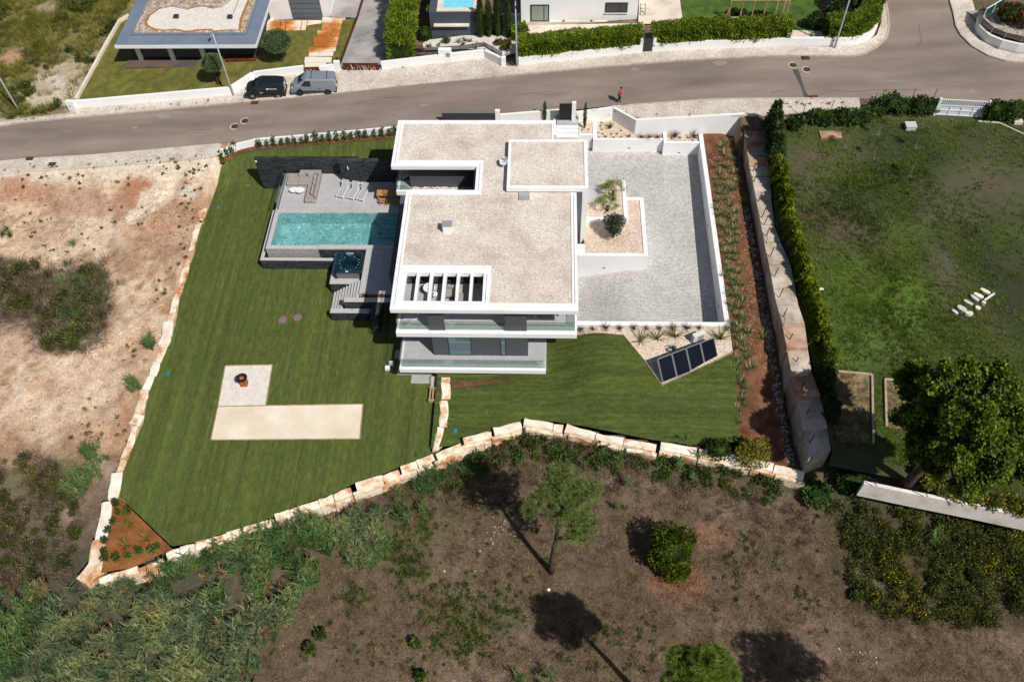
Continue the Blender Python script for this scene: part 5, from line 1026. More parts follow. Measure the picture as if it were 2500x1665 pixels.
# path slabs with rust stains
PT = thing('slab_path', 'path of staggered concrete slabs with orange rust stains up to the garage block', 'path', (-24,81,-1.1))
for y0, y1, xl, xr in ((162,275,598,815),(278,330,555,760),(335,385,515,775),(388,425,520,742),(430,470,475,735),(473,512,478,706),(522,572,440,690),(575,640,440,640)):
    zz = float(zs(-24, 80))+.2; P = [GX(*z2(xl,y1), zz), GX(*z2(xr-(8 if y1-y0 > 60 else 4),y1), zz), GX(*z2(xr,y0), zz), GX(*z2(xl+6,y0), zz)]; mb = MB(); mb.prism(P, zz-.25, zz); part('path_slab', mb, RUSTC, PT)
for xl, xr in ((100,220),(228,270),(278,410),(418,460),(468,596)):
    zz = float(zs(-28, 84))+.2; P = [GX(*z2(xl-8,278), zz), GX(*z2(xr-8,278), zz), GX(*z2(xr+4,188), zz), GX(*z2(xl+4,188), zz)]; mb = MB(); mb.prism(P, zz-.25, zz); part('path_slab', mb, RUSTC, PT)
# corten fence and gates
def stripwall(name, label, pts, th, h, mat, cat, zf=zs, dz=-.3, group=None, side=0):
    t = thing(name, label, cat, (*pts[0], float(zf(*pts[0]))), group)
    for p, q in zip(pts[:-1], pts[1:]): mb = MB(); mb.wall(p, q, th, lambda x, y: zf(x, y)+dz, lambda x, y: zf(x, y)+h, side=side); part('section', mb, mat, t)
    return t
stripwall('steel_fence', 'low rusty steel fence between the slab path and the grey driveway', PX([z2(985,-20),z2(930,165),z2(775,580)], zg), .06, .5, CORTEN, 'fence')
def cgate(label, p, q, h):
    t = thing('rusty_gate', label, 'gate', (*p, float(zs(*p)))); mb = MB(); mb.wall(p, q, .06, lambda x, y: zs(x, y)+.05, lambda x, y: zs(x, y)+h); part('gate_panel', mb, CORTEN, t); p = np.array(p); q = np.array(q); d = q-p; L = np.linalg.norm(d); d /= L; n = np.array([d[1], -d[0]])*.035; rr = random.Random(3)
    for k in range(int(L*5)):
        x = rr.uniform(.1, L-.3); a = p+d*x+n; b = p+d*(x+rr.uniform(-.25,.3))+n; z = float(zs(*p))+.1; mb = MB(); mb.tube([(a[0],a[1],z+rr.uniform(.05,.2)),(b[0],b[1],z+rr.uniform(h*.5,h-.15))], .012, 4); part('twig_cutout', mb, WHITE2, t)
    return t
a, b, c, d = PX([z2(452,678),z2(585,675),z2(785,640),z2(1125,640)], zg)
cgate('narrow rusty steel gate with twig cut-outs at the slab path', a, b, .95); cgate('wide rusty steel gate with twig cut-outs at the grey driveway', (c[0]+.15,c[1]), d, .95)
single('rusty_post', MB().box(a[0]+3.2,77.3,-1.2,a[0]+3.45,77.5,.2), CORTEN, 'rusty steel letter post behind the short white wall by the slab path', 'post')
# white street walls
wp = PX([z1(695,1000),z1(2115,875),z2(-5,735)], zs); WLL = stripwall('street_wall', 'long white garden wall at the pavement in front of the left house lawn', wp+[PX([z2(448,680)], zs)[0]], .3, .95, WHITE, 'wall', side=1)
for u, v in (z1(740,950), z1(815,955), z2(105,690), z2(155,686)): 
    p = G(u, v+6, zs); mb = MB(); mb.box(p[0]-.3,p[1]-.06,p[2]+.3,p[0]+.3,p[1]+.2,p[2]+.75); part('meter_hatch', mb, pm('pale_hatch', [(.5,.5,.52)], rough=.5), WLL)
p = G(*z1(665,1010), zs); t = thing('meter_box', 'white utility cabinet at the left end of the long white garden wall', 'cabinet', p); mb = MB(); mb.box(p[0]-.35,p[1]-.1,p[2]-.2,p[0]+.4,p[1]+.35,p[2]+1.15); part('casing', mb, WHITE2, t); mb = MB(); mb.box(p[0]-.1,p[1]-.12,p[2]+.55,p[0]+.05,p[1]-.1,p[2]+.7); part('label_plate', mb, STEEL, t)
stripwall('garden_wall', 'pale low wall between the scrub and the left house lawn', PX([z1(700,920),z1(955,450),z1(1095,205),z1(1180,155)], zg), .28, .45, PALEC, 'wall')
a = PX([z2(592,688),z2(775,660)], zs); stripwall('street_wall', 'short stepped white wall between the two rusty gates', [(a[0][0],a[0][1]),(a[1][0]-.6,a[1][1])], .3, .95, WHITE, 'wall', side=1)
single('wall_pillar', MB().box(a[1][0]-.6,a[1][1],-1.4,a[1][0],a[1][1]+.35,.25), WHITE, 'white pillar left of the wide rusty gate', 'pillar')
wr = PX([z2(1150,645),z2(2080,535)], zs); t = stripwall('street_wall', 'white garden wall in front of the tall bamboo hedge and the white gravel bed', wr+[PX([z2(2245,612)], zs)[0]], .3, .95, WHITE, 'wall', side=1)
p = G(*z2(1725,580), zs); mb = MB(); mb.box(p[0]-.6,p[1]+.05,p[2],p[0]+.7,p[1]+.5,p[2]+1.55); part('meter_pillar', mb, WHITE, t); mb = MB(); mb.box(p[0]+.15,p[1]+.02,p[2]+.75,p[0]+.55,p[1]+.05,p[2]+1.2); part('meter_hatch', mb, STEEL, t)
single('gate_pillar', MB().box(-4.8,75.8,-.2,-4.35,76.15,1.3), WHITE, 'white pillar beside the central lamp post', 'pillar')
t = thing('mesh_fence', 'low glass and steel fence on the white wall by the white gravel bed', 'fence', (-10,77.6,1)); fpts = [z2(1440,495),z2(1545,490),z2(1865,470),z2(1975,455),z2(2080,440),z2(2160,480),z2(2240,530)]; P = [GX(u, v, lambda x, y: zs(x, y)+.95) for u, v in fpts]
for p in P[1:]: mb = MB(); z = float(zs(*p[:2])); mb.tube([(p[0],p[1]+.2,z+.9),(p[0],p[1]+.2,z+1.55)], .03, 5); part('fence_post', mb, DGREY, t)
for p, q in zip(P[:-1], P[1:]): mb = MB(); mb.wall((p[0],p[1]+.2), (q[0],q[1]+.2), .02, lambda x, y: zs(x, y)+.97, lambda x, y: zs(x, y)+1.5); part('fence_panel', mb, glassm('smoked_glass', (.45,.46,.46)), t)
ww = PX([z3(60,605),z3(1170,490)], zs); stripwall('street_wall', 'white wall under the first clipped hedge right of the central lamp post', ww, .3, .95, WHITE, 'wall', side=1)
ww2 = PX([z3(1275,480),z3(2330,432),z4r(640,430),z4r(800,415),z4r(900,385),z4r(965,320),z4r(1000,240)], zs); stripwall('street_wall', 'white wall under the second hedge, curving round the street corner', ww2, .3, .95, WHITE, 'wall', side=1)
g = PX([z3(1178,485),z3(1272,478)], zs); t = thing('garden_gate', 'dark grey garden gate between the two clipped hedges', 'gate', (*g[0], 1.3)); mb = MB(); mb.wall(g[0], g[1], .06, 1.35, 3.0); part('gate_panel', mb, DGREY, t)
for p, s_ in ((g[0],-.2),(g[1],.05)): mb = MB(); mb.box(p[0]+s_,p[1]-.05,.9,p[0]+s_+.3,p[1]+.4,3.0); part('gate_post', mb, WHITE, t)
# pool house and white house
PH = thing('pool_terrace', 'dark blue-grey terrace wall carrying a light blue pool at the top of the picture', 'pool terrace', (-10,83,-.3))
boxes('wall', [(-12.4,81.35,-.6,-7.45,92,2.85)], pm('blue_grey_wall', [(.06,.075,.095),(.07,.085,.105)], sc=.5, rough=.6), PH); boxes('coping', [(-11.6,81.4,2.85,-7.4,81.95,2.95),(-11.6,81.95,2.85,-11.0,92,2.95),(-7.9,81.95,2.85,-7.4,92,2.95)], PALEC, PH); boxes('pool_water', [(-11.0,81.95,2.85,-7.9,92,2.90)], SKYPOOL, PH)
boxes('stone_shelf', [(-12.0,80.95,1.35,-8.3,81.35,1.5)], PALEC, PH); boxes('side_wall', [(-7.4,81.6,-.3,-3.0,81.9,2.3)], NAVY, PH)
WH = thing('white_villa', 'white house wall with two windows behind the first clipped hedge', 'house', (3,84,.6)); boxes('wall', [(-2.95,82.4,0,9.1,94,5.6)], WHITE, WH); boxes('base_strip', [(-2.95,82.3,0,9.1,82.4,1.0)], PALEC, WH)
def win2(x0, x1, z0, z1, mat, split, curtain=False):
    f = boxes('window', [(x0,82.33,z0,x0+.1,82.4,z1),(x1-.1,82.33,z0,x1,82.4,z1),(x0+.1,82.33,z0,x1-.1,82.4,z0+.1),(x0+.1,82.33,z1-.1,x1-.1,82.4,z1),(split-.04,82.33,z0+.1,split+.04,82.4,z1-.1)], DGREY, WH)
    boxes('pane', [(x0+.1,82.36,z0+.1,split-.04,82.39,z1-.1)], mat, f); boxes('pane', [(split+.04,82.36,z0+.1,x1-.1,82.39,z1-.1)], mat, f); boxes('sill', [(x0-.05,82.25,z0-.06,x1+.05,82.4,z0)], WHITE2, f)
    if curtain:
        for k in range(14): boxes('blind_slat', [(x0+.14+.118*k,82.352,z0+.12,x0+.23+.118*k,82.36,z1-.12)], pm('pale_blind', [(.33,.37,.30)], rough=.7), f)
win2(-1.95,-.02,1.0,2.95,GLASSLT,-.55,True); win2(5.75,8.05,2.0,3.15,GLASSDK,7.25)
for x in (-2.6,1.5,4.4,7.4): boxes('vent', [(x-.1,82.28,1.05,x+.1,82.4,1.12)], DGREY, WH)
t = thing('plant_rack', 'small metal frame leaning at the corner of the white house', 'rack', (9.6,83,1.3)); 
for x in (9.45,9.95): mb = MB(); mb.tube([(x,82.6,1.4),(x,83.6,2.3)], .03, 5); part('rail', mb, BLACK, t)
for k in range(4): mb = MB(); mb.tube([(9.45,82.7+.25*k,1.5+.22*k),(9.95,82.7+.25*k,1.5+.22*k)], .025, 5); part('rung', mb, BLACK, t)
p = G(*z3(1345,15), zg); t = thing('garden_table', 'dark object with a wheel on the pale terrace at the top edge', 'garden furniture', p); mb = MB(); mb.box(p[0]-.9,p[1]+.2,p[2]+.5,p[0]+.2,p[1]+1.6,p[2]+.6); part('tabletop', mb, DGREY, t)
for x in (-.8,.1): mb = MB(); mb.tube([(p[0]+x,p[1]+.3,p[2]),(p[0]+x,p[1]+.3,p[2]+.5)], .04, 6); part('leg', mb, TEAK, t)
# trellis
t = thing('wooden_trellis', 'weathered wooden post and rail trellis on the lawn behind the second hedge', 'trellis', (20,81,2)); tp = [G(*z3(x,180), zg) for x in (1970,2075,2180,2285)]+[G(*z4r(x,180), zg) for x in (55,120,158)]
for p in tp: mb = MB(); mb.box(p[0]-.06,p[1]-.06,p[2]-.1,p[0]+.06,p[1]+.06,p[2]+2.2); part('post', mb, WOOD, t)
for p, q in zip(tp[:-1], tp[1:]): mb = MB(); mb.tube([(p[0],p[1],p[2]+2.15),(q[0],q[1],q[2]+2.15)], .06, 5); part('rail', mb, WOOD, t)
mb = MB(); a, b = tp[0], tp[-1]; mb.tube([(a[0]-.3,a[1]-.3,a[2]+.3),(a[0],a[1]+.2,a[2]+1.9)], .05, 5); part('brace', mb, WOOD, t); mb = MB(); mb.tube([(a[0],a[1]-.1,a[2]+.3),(b[0],b[1]-.1,b[2]+.3)], .06, 5); part('rail', mb, PALEC, t)
# corner house wall at the top right
cwp = PX([z4r(1895,190),z4r(1872,265),z4r(1895,320),z4r(1980,400),z4r(2100,450),z4r(2250,485),z4r(2420,505)], zs); t = stripwall('curved_wall', 'curved white wall with dark mesh fence at the street corner on the right', cwp, .25, .95, WHITE2, 'wall', side=1)
MESH = glassm('dark_fence_mesh', (.35,.35,.33))
for p, q in zip(cwp[:-1], cwp[1:]):
    p = np.array(p)+(.25,.35); q = np.array(q)+(.25,.35); mb = MB(); mb.wall(p, q, .03, lambda x, y: zs(x, y)+.5, lambda x, y: zs(x, y)+1.55); part('mesh_panel', mb, MESH, t); mb = MB(); z = float(zs(*q)); mb.tube([(q[0],q[1],z+.5),(q[0],q[1],z+1.65)], .04, 5); part('fence_post', mb, STEEL, t)
fg = [G(*z4r(1965,150), lambda x, y: zs(x, y)+1.), G(*z4r(2140,45), lambda x, y: zs(x, y)+1.)]; t = thing('railing', 'white railing with dark green panels on the corner wall', 'railing', fg[0])
for k in range(2):
    a = fg[0]+(fg[1]-fg[0])*k/2; b = fg[0]+(fg[1]-fg[0])*(k+1)/2; mb = MB(); mb.wall(a, b, .04, a[2], a[2]+.75); part('panel', mb, pm('dark_green_panel', [(.01,.07,.055)], rough=.4), t)
    mb = MB(); mb.tube([(a[0],a[1],a[2]-.2),(a[0],a[1],a[2]+.85)], .05, 5); mb.tube([(a[0],a[1],a[2]+.82),(b[0],b[1],b[2]+.82)], .05, 5); part('rail', mb, WHITE2, t)
t = single('corner_house', MB().box(39.6,83.5,2.6,46,95,6.2), WHITE2, 'white house corner at the upper right street corner', 'house')

# ------------------------------------------------------------------ lamp posts
LAMPS = [((48.2,274.6),'leaning grey street lamp in the scrub at the left picture edge'),((570.6,234.4),'grey street lamp in front of the left house, beside the black van'),((1262,163.4),'grey street lamp at the left end of the first clipped hedge'),((2037,119.2),'grey street lamp at the hedge near the side street')]
for (u, v), l in LAMPS:
    p = GX(u, v, zs); z = float(zs(*p)); t = thing('street_lamp', l, 'street lamp', (*p, z), 'grey street lamps along the road'); mb = MB(); mb.tube([(p[0],p[1],z-.2),(p[0],p[1],z+1.1),(p[0],p[1],z+7.4)], [.11,.10,.055], 8); part('pole', mb, GALV, t, smooth=True)
    mb = MB(); mb.box(p[0]-.17,p[1]-.17,z-.1,p[0]+.17,p[1]+.17,z+.1); part('base_plate', mb, STEEL, t); mb = MB(); mb.tube([(p[0],p[1],z+7.35),(p[0],p[1]-.3,z+7.5),(p[0],p[1]-.9,z+7.5)], .04, 6); part('arm', mb, GALV, t)
    mb = MB(); mb.ball((p[0],p[1]-1.15,z+7.47), (.13,.36,.07), 10, 6); part('lamp_head', mb, DGREY, t, smooth=True)

# ------------------------------------------------------------------ vans
def van(label, p, ang, body, L, W, Hh, wb, kind):
    t = thing('parked_van', label, 'van', (0,0,0)); X0 = -L/2; rx = -wb/2; fx = wb/2
    if kind == 'small': S = [(X0,1.0,.60,.80,.45),(X0+.05,1.62,.70,.98,.40),(X0+.2,Hh-.06,.74,1.0,.30),(X0+.9,Hh,.78,1.0,.24),(.25,Hh,.78,1.0,.24),(.62,Hh-.1,.75,1.02,.24),(1.38,1.14,.70,1.05,.24),(1.75,1.04,.66,.95,.26),(L/2-.12,.86,.60,.78,.3),(L/2,.62,.55,.55,.34)]
    else: S = [(X0,1.2,.74,.9,.45),(X0+.04,1.75,.78,1.05,.40),(X0+.12,Hh-.04,.80,1.08,.30),(X0+.9,Hh,.84,1.08,.25),(.75,Hh,.84,1.08,.25),(1.0,Hh-.12,.80,1.08,.25),(1.72,1.25,.74,1.12,.25),(2.1,1.10,.70,1.0,.27),(L/2-.12,.88,.64,.78,.3),(L/2,.6,.58,.55,.34)]
    hw = W/2; vs = []; m = 11
    for x, zt, hr, zw, zb in S:
        tap = 1-.06*max(0, (abs(x)-L/2+.4)/.4); h = hw*tap; r = min(hr, h-.02)
        half = [(h*.9, zb), (h, zb+.12), (h, zw-.02), (r+.03, zt-.10), (r*.86, zt-.02)]
        vs += [(x, -a, b) for a, b in half]+[(x, 0, zt)]+[(x, a, b) for a, b in half[::-1]]
    fs = []
    for i in range(len(S)-1):
        for k in range(m-1): fs.append((i*m+k, (i+1)*m+k, (i+1)*m+k+1, i*m+k+1))
        fs.append((i*m+m-1, (i+1)*m+m-1, (i+1)*m, i*m))
    fs += [tuple(range(m)), tuple(range((len(S)-1)*m, len(S)*m))[::-1]]; mb = MB(); mb.add(vs, [f[::-1] for f in fs]); part('body', mb, body, t, bevel=.03)
    # glazing: windscreen, cab side windows, rear windows
    i = 5; (xa,za,ra,wa,_), (xb,zb_,rb,wb_,_) = S[5], S[6]; e = .015
    mb = MB(); mb.add([(xa+.03,-ra*.82,za-.06+e),(xa+.03,ra*.82,za-.06+e),(xb-.02,rb*.92,zb_+.02+e),(xb-.02,-rb*.92,zb_+.02+e)], [(0,1,2,3)]); mb.add([(xa+.05,-ra*.82,za-.085),(xa+.05,ra*.82,za-.085),(xb-.02,rb*.92,zb_),(xb-.02,-rb*.92,zb_)], [(3,2,1,0)]); part('windscreen', mb, GLASSDK, t)
    for s_ in (-1, 1):
        x0, x1 = (.0,1.12) if kind == 'small' else (.25,1.38); zw = S[4][3]; y0 = s_*(hw+.006); y1 = s_*(S[4][2]+.05); zt = S[4][1]-.16; xm = x1-.55
        P = [(x0,y0,zw+.02),(x1,s_*(hw-.01),zw+.04),(xm,y1,zt-.03),(x0+.03,y1,zt)]; Q = [(a, b-s_*.03, c) for a, b, c in P]; mb = MB(); mb.add(P+Q, [(0,1,2,3),(7,6,5,4),(0,4,5,1),(1,5,6,2),(2,6,7,3),(3,7,4,0)]); part('side_window', mb, GLASSDK, t)
        mb = MB(); mb.box(1.02 if kind == 'small' else 1.28, s_*(hw+.02)-.02, zw-.02, 1.16 if kind == 'small' else 1.42, s_*(hw+.2)+.02 if s_ > 0 else s_*(hw+.2), zw+.16); part('mirror', mb, BLACK if kind == 'small' else body, t)
        mb = MB(); mb.box(-.75,s_*(hw+.012)-.012,zw-.28,-.55,s_*(hw+.012)+.012,zw-.22); part('door_handle', mb, DGREY, t)
        for x in (rx, fx):
            w_ = MB(); w_.tube([(x,s_*(hw-.16),.31),(x,s_*(hw+.012),.31)], .32, 16); wh = part('wheel', w_, RUBBER, t); w_ = MB(); w_.tube([(x,s_*(hw),.31),(x,s_*(hw+.025),.31)], .20, 10); part('rim', w_, STEEL if kind == 'small' else DGREY, wh)
            w_ = MB(); w_.tube([(x,s_*(hw-.1),.35),(x,s_*(hw+.006),.35)], .40, 16); part('wheel_arch', w_, BLACK, t)
        mb = MB(); mb.box(X0-.02,s_*hw*.9-.035,.8,X0+.08,s_*hw*.9+.035,1.15); part('tail_light', mb, pm('red_lens', [(.35,.02,.02)], rough=.2), t)
        mb = MB(); mb.box(L/2-.2,s_*hw*.72-.15,.62,L/2-.02,s_*hw*.72+.13,.8); part('headlight', mb, pm('clear_lens', [(.6,.62,.64)], rough=.15), t)
        mb = MB(); mb.box(rx+.42,s_*(hw+.01)-.015,.42,fx-.42,s_*(hw+.01)+.015,.56); part('side_strip', mb, BLACK, t)
    if kind == 'small':
        mb = MB(); mb.add([(X0+.015,-.55,1.05),(X0+.015,.55,1.05),(X0+.10,.52,1.58),(X0+.10,-.52,1.58)], [(0,1,2,3)]); mb.add([(X0+.06,-.55,1.05),(X0+.06,.55,1.05),(X0+.13,.52,1.58),(X0+.13,-.52,1.58)], [(3,2,1,0)]); part('rear_window', mb, GLASSDK, t)
        for s_ in (-1,1):
            mb = MB(); mb.tube([(-.32,s_*(hw-.02),1.22),(-.32,s_*(hw-.01),1.22)], .11, 12); part('decal', mb, WHITE2, t)
            for k in range(9): mb = MB(); mb.box(-.52-.1*k,s_*(hw-.02)-.01,1.2,-.45-.1*k,s_*(hw-.02)+.02,1.27); part('lettering', mb, WHITE2, t)
            for k in range(4): mb = MB(); mb.box(.45-.08*k,s_*(hw+.008)-.008,.72,.5-.08*k,s_*(hw+.008)+.008,.80); part('lettering', mb, WHITE2, t)
        for z, a, b in ((1.35,-.15,.3),(1.15,.2,.36),(.72,-.25,.25)): mb = MB(); mb.box(X0-.02,a,z,X0+.05,b,z+.08); part('sticker' if z > 1 else 'number_plate', mb, WHITE2, t)
    else:
        for x in (-1.55,.15): mb = MB(); mb.tube([(x,-.72,Hh-.02),(x,-.72,Hh+.09),(x,.72,Hh+.09),(x,.72,Hh-.02)], .025, 5); part('roof_bar', mb, BLACK, t)
        for k in range(7): mb = MB(); mb.box(-1.9,-.6+.2*k-.02,Hh-.005,.6,-.6+.2*k+.02,Hh+.012); part('roof_rib', mb, body, t)
        mb = MB(); mb.box(X0-.012,-.01,.5,X0+.03,.01,1.7); part('door_seam', mb, BLACK, t); mb = MB(); mb.box(-1.9,-hw-.004,1.0,.1,-hw+.01,1.04); part('side_rail', mb, DGREY, t); mb = MB(); mb.box(X0-.03,-.25,.55,X0+.05,.25,.65); part('number_plate', mb, WHITE2, t)
    mb = MB(); mb.box(X0-.06,-hw*.93,.28,X0+.25,hw*.93,.56); part('bumper', mb, BLACK, t); mb = MB(); mb.box(L/2-.3,-hw*.93,.24,L/2+.05,hw*.93,.50); part('bumper', mb, BLACK if kind == 'small' else body, t)
    t.location = (p[0], p[1], float(zs(p[0], p[1]))+.13); t.rotation_euler = (0, -.07 if True else 0, ang); return t
VBLK = pm('black_car_paint', [(.012,.014,.018)], rough=.22, spec=.6); VGRY = pm('silver_car_paint', [(.30,.33,.39)], rough=.3, metal=.35, spec=.5)
a1, b1 = GX(619.8,245.5,zs), GX(680.5,239.5,zs); d = np.array(a1)-np.array(b1); ang = math.atan2(d[1], d[0]); n = np.array([-d[1], d[0]])/np.linalg.norm(d)
s1v = np.linalg.norm(d)/2.7; o = van('black delivery van with white lettering parked behind the street lamp', (np.array(a1)+b1)/2-n*.8*s1v, ang, VBLK, 4.2, 1.82, 1.8, 2.7, 'small'); o.scale = (s1v,)*3
a2, b2 = GX(735.8,236.8,zs), GX(801,229.8,zs); d2 = np.array(a2)-np.array(b2); ang2 = math.atan2(d2[1], d2[0]); n2 = np.array([-d2[1], d2[0]])/np.linalg.norm(d2); s2v = np.linalg.norm(d2)/3.0
o = van('silver-grey panel van with two roof bars parked in the cobbled bay', (np.array(a2)+b2)/2-n2*.85*s2v, ang2, VGRY, 4.85, 1.9, 1.95, 3.0, 'big'); o.scale = (s2v,)*3

# ------------------------------------------------------------------ the walking person
def skin_obj(name, V, E, Rr, mat, parent, sub=2, root=0):
    me = bpy.data.meshes.new(name); me.from_pydata(V, E, []); me.materials.append(mat); o = bpy.data.objects.new(name, me); COL.objects.link(o); o.parent = parent
    s_ = o.modifiers.new('skin', 'SKIN'); s_.use_smooth_shade = True
    if not me.skin_vertices: me.attributes.new('skin', 'FLOAT', 'POINT')
    for i, r in enumerate(Rr): me.skin_vertices[0].data[i].radius = (r, r) if not hasattr(r, '__len__') else r
    me.skin_vertices[0].data[root].use_root = True
    u = o.modifiers.new('sub', 'SUBSURF'); u.levels = sub; u.render_levels = sub; return o
p = G(1511,250,zs); t = thing('person', 'person in a red top and dark trousers walking on the road, looking down', 'person', p)
try:
    # local frame: faces +x (right), y is sideways; walking with the right foot forward
    Vb = [(0,0,.92),(0,0,1.12),(.03,0,1.34),(.05,0,1.46),(.10,0,1.53),(.14,0,1.62),(.15,0,1.70), (.04,.17,1.40),(-.02,.22,1.14),(.08,.21,.92),(.11,.2,.83), (.04,-.17,1.40),(.06,-.22,1.14),(.2,-.2,.95),(.24,-.19,.87), (0,.09,.88),(.10,.1,.50),(-.02,.1,.09),(.14,.1,.035), (0,-.09,.88),(.05,-.1,.50),(-.22,-.1,.12),(-.08,-.1,.04)]
    Eb = [(0,1),(1,2),(2,3),(3,4),(4,5),(5,6),(2,7),(7,8),(8,9),(9,10),(2,11),(11,12),(12,13),(13,14),(0,15),(15,16),(16,17),(17,18),(0,19),(19,20),(20,21),(21,22)]
    Rb = [(.13,.10),(.13,.10),(.15,.11),.06,.055,.10,.085,.06,.045,.035,.03,.06,.045,.035,.03,.085,.062,.04,.032,.085,.062,.04,.032]
    skin_obj('body', Vb, Eb, Rb, SKIN, t)
    Vs = [(0,0,.95),(0,0,1.12),(.03,0,1.34),(.05,0,1.43),(.04,.17,1.40),(-.02,.22,1.13),(.06,.21,.95),(.04,-.17,1.40),(.06,-.22,1.13),(.17,-.2,.98)]
    skin_obj('top', Vs, [(0,1),(1,2),(2,3),(2,4),(4,5),(5,6),(2,7),(7,8),(8,9)], [(.16,.125),(.15,.12),(.17,.13),.075,.075,.06,.05,.075,.06,.05], RED, t)
    Vt = [(0,0,.93),(0,.09,.86),(.10,.1,.50),(-.02,.1,.13),(0,-.09,.86),(.05,-.1,.50),(-.21,-.1,.16)]
    skin_obj('trousers', Vt, [(0,1),(1,2),(2,3),(0,4),(4,5),(5,6)], [(.15,.12),.105,.08,.06,.105,.08,.06], TROUSER, t)
    mb = MB(); mb.ball((.11,0,1.71), (.115,.105,.10), 12, 8); hp_ = part('hair', mb.mesh('hair', HAIR, True), None, t); 
    mb = MB(); mb.ball((.25,0,1.625), (.02,.015,.022), 6, 4); nz_ = part('nose', mb.mesh('nose', SKIN, True), None, t)
    for y in (-.04,.04): mb = MB(); mb.ball((.235,y,1.655), (.012,.014,.01), 6, 4); part('eye', mb.mesh('eye', HAIR), None, t)
    for y in (.095,-.095): mb = MB(); mb.ball((.13,y,1.63), (.025,.012,.035), 6, 4); part('ear', mb.mesh('ear', SKIN, True), None, t)
    mb = MB(); mb.box(.232,-.025,1.578,.24,.025,1.586); part('mouth', mb.mesh('mouth', RED), None, t)
    for (x, y, z) in ((.13,.2,.78),(.27,-.19,.82)):
        for k in range(4): mb = MB(); mb.tube([(x-.02+.012*k,y-.02+.014*k,z+.04),(x+.012*k,y-.02+.014*k,z-.02),(x+.02+.008*k,y-.015+.012*k,z-.06+.008*abs(k-1))], [.011,.010,.008], 5); part('finger', mb.mesh('finger', SKIN, True), None, t)
        mb = MB(); mb.tube([(x+.01,y-.03,z+.05),(x+.045,y-.045,z+.015)], [.012,.009], 5); part('thumb', mb.mesh('thumb', SKIN, True), None, t)
    for (x, y, z) in ((.02,.1,.0),(-.2,-.1,.03)): mb = MB(); mb.ball((x+.06,y,z+.05), (.15,.055,.055), 8, 6); part('shoe', mb.mesh('shoe', BLACK, True), None, t)
except Exception as ex_: print('person', ex_)
t.rotation_euler = (0, 0, -.5)

# ------------------------------------------------------------------ right hand neighbour plot
def colN(x, y):  # right side's fall-off in light put into darker grass colours
    f1 = fbm(x, y, .3, 5, 21); f2 = fbm(x, y, 1.3, 4, 22); n = len(x); c = np.repeat(np.array((.058,.072,.022))[None], n, 0)
    c = layer(c, sstep(f1, .45, .65)*.7, (.095,.085,.042)); c = layer(c, sstep(f2, .5, .75)*.5, (.035,.05,.015)); zz = zn
    for u, v, ru, rv, col, s, sd in ((2000,430,100,70,(.105,.082,.055),.7,1),(2060,390,90,40,(.115,.09,.055),.6,2),(2010,540,110,50,(.10,.072,.048),.75,3),(2180,380,160,60,(.028,.042,.014),.7,4),(2110,480,90,60,(.04,.045,.027),.6,5),(2380,470,130,90,(.095,.08,.052),.6,6),(2330,540,70,40,(.115,.09,.062),.7,7),(2440,700,120,200,(.026,.035,.013),.85,8),(2400,340,150,60,(.05,.052,.025),.6,9),
        (2150,720,190,90,(.085,.15,.018),.9,10),(2230,600,60,60,(.06,.10,.018),.7,11),(2100,830,170,70,(.08,.13,.022),.85,12),(2290,640,50,60,(.085,.068,.05),.7,13),(2000,660,80,60,(.085,.10,.03),.6,14),(2060,700,70,50,(.07,.105,.02),.6,15),(2020,960,70,90,(.10,.07,.045),.7,16),(2300,1190,150,40,(.10,.075,.05),.7,17)):
        c = layer(c, blobw(x, y, u, v, ru, rv, zz, .6, .6, sd)*s, col)
    return c*(.8+.4*fbm(x, y, 2.4, 3, 27))[:, None]
sheet('neighbour_lawn', NEIGH, zn, pm('rough_grass', [], attr=True, rough=.97, fine=.2, fs=8, bump=1.2, bs=7), res=.85, colf=colN)
p, q = GX(*z4r(1525,1050), zn), GX(*z4r(1945,1068), zn); t = thing('white_gate', 'wide white panelled gate in the hedge of the right hand garden', 'gate', (*p, 2.3)); zb = float(zn(*p))+.05; p = np.array(p); q = np.array(q); d = (q-p)/np.linalg.norm(q-p); L = np.linalg.norm(q-p); hh = 1.75
GW = pm('bluish_white_paint', [(.66,.69,.74),(.7,.73,.78)], sc=1, rough=.5)
def gp(name, x0, x1, z0, z1, th=.03, off=0, mat=GW): mb = MB(); c = p+d*(x0+x1)/2; mb.obox((c[0],c[1]+off,zb+(z0+z1)/2), (*(d*(x1-x0)/2),0), (-d[1]*th,d[0]*th,0), (0,0,(z1-z0)/2)); return part(name, mb, mat, t)
for z in (0,.52,1.04,1.67): gp('rail', 0, L, z, z+.08, .04)
for k in range(5): gp('stile', L*k/4-.04, L*k/4+.04, .08, 1.08, .038)
for k in range(4):
    for z in (.08,.60): gp('panel', L*k/4+.04, L*(k+1)/4-.04, z, z+.44, .015, .02)
for k in range(24): gp('slat', L*(k+.5)/24-.035, L*(k+.5)/24+.035, 1.12, 1.67, .018)
for x in (-.12,L+.12): gp('gate_post', x-.1, x+.1, -.3, 1.85, .1, 0, WHITE2)
lw = PX([z4r(140,1110),z4r(360,1090),z4r(640,1060),z4r(1000,985),z4r(1500,1010)], zn); stripwall('garden_wall', 'low pale wall behind the shrubs of the right hand garden', lw, .25, .35, PALEC, 'wall', zn, group=None)
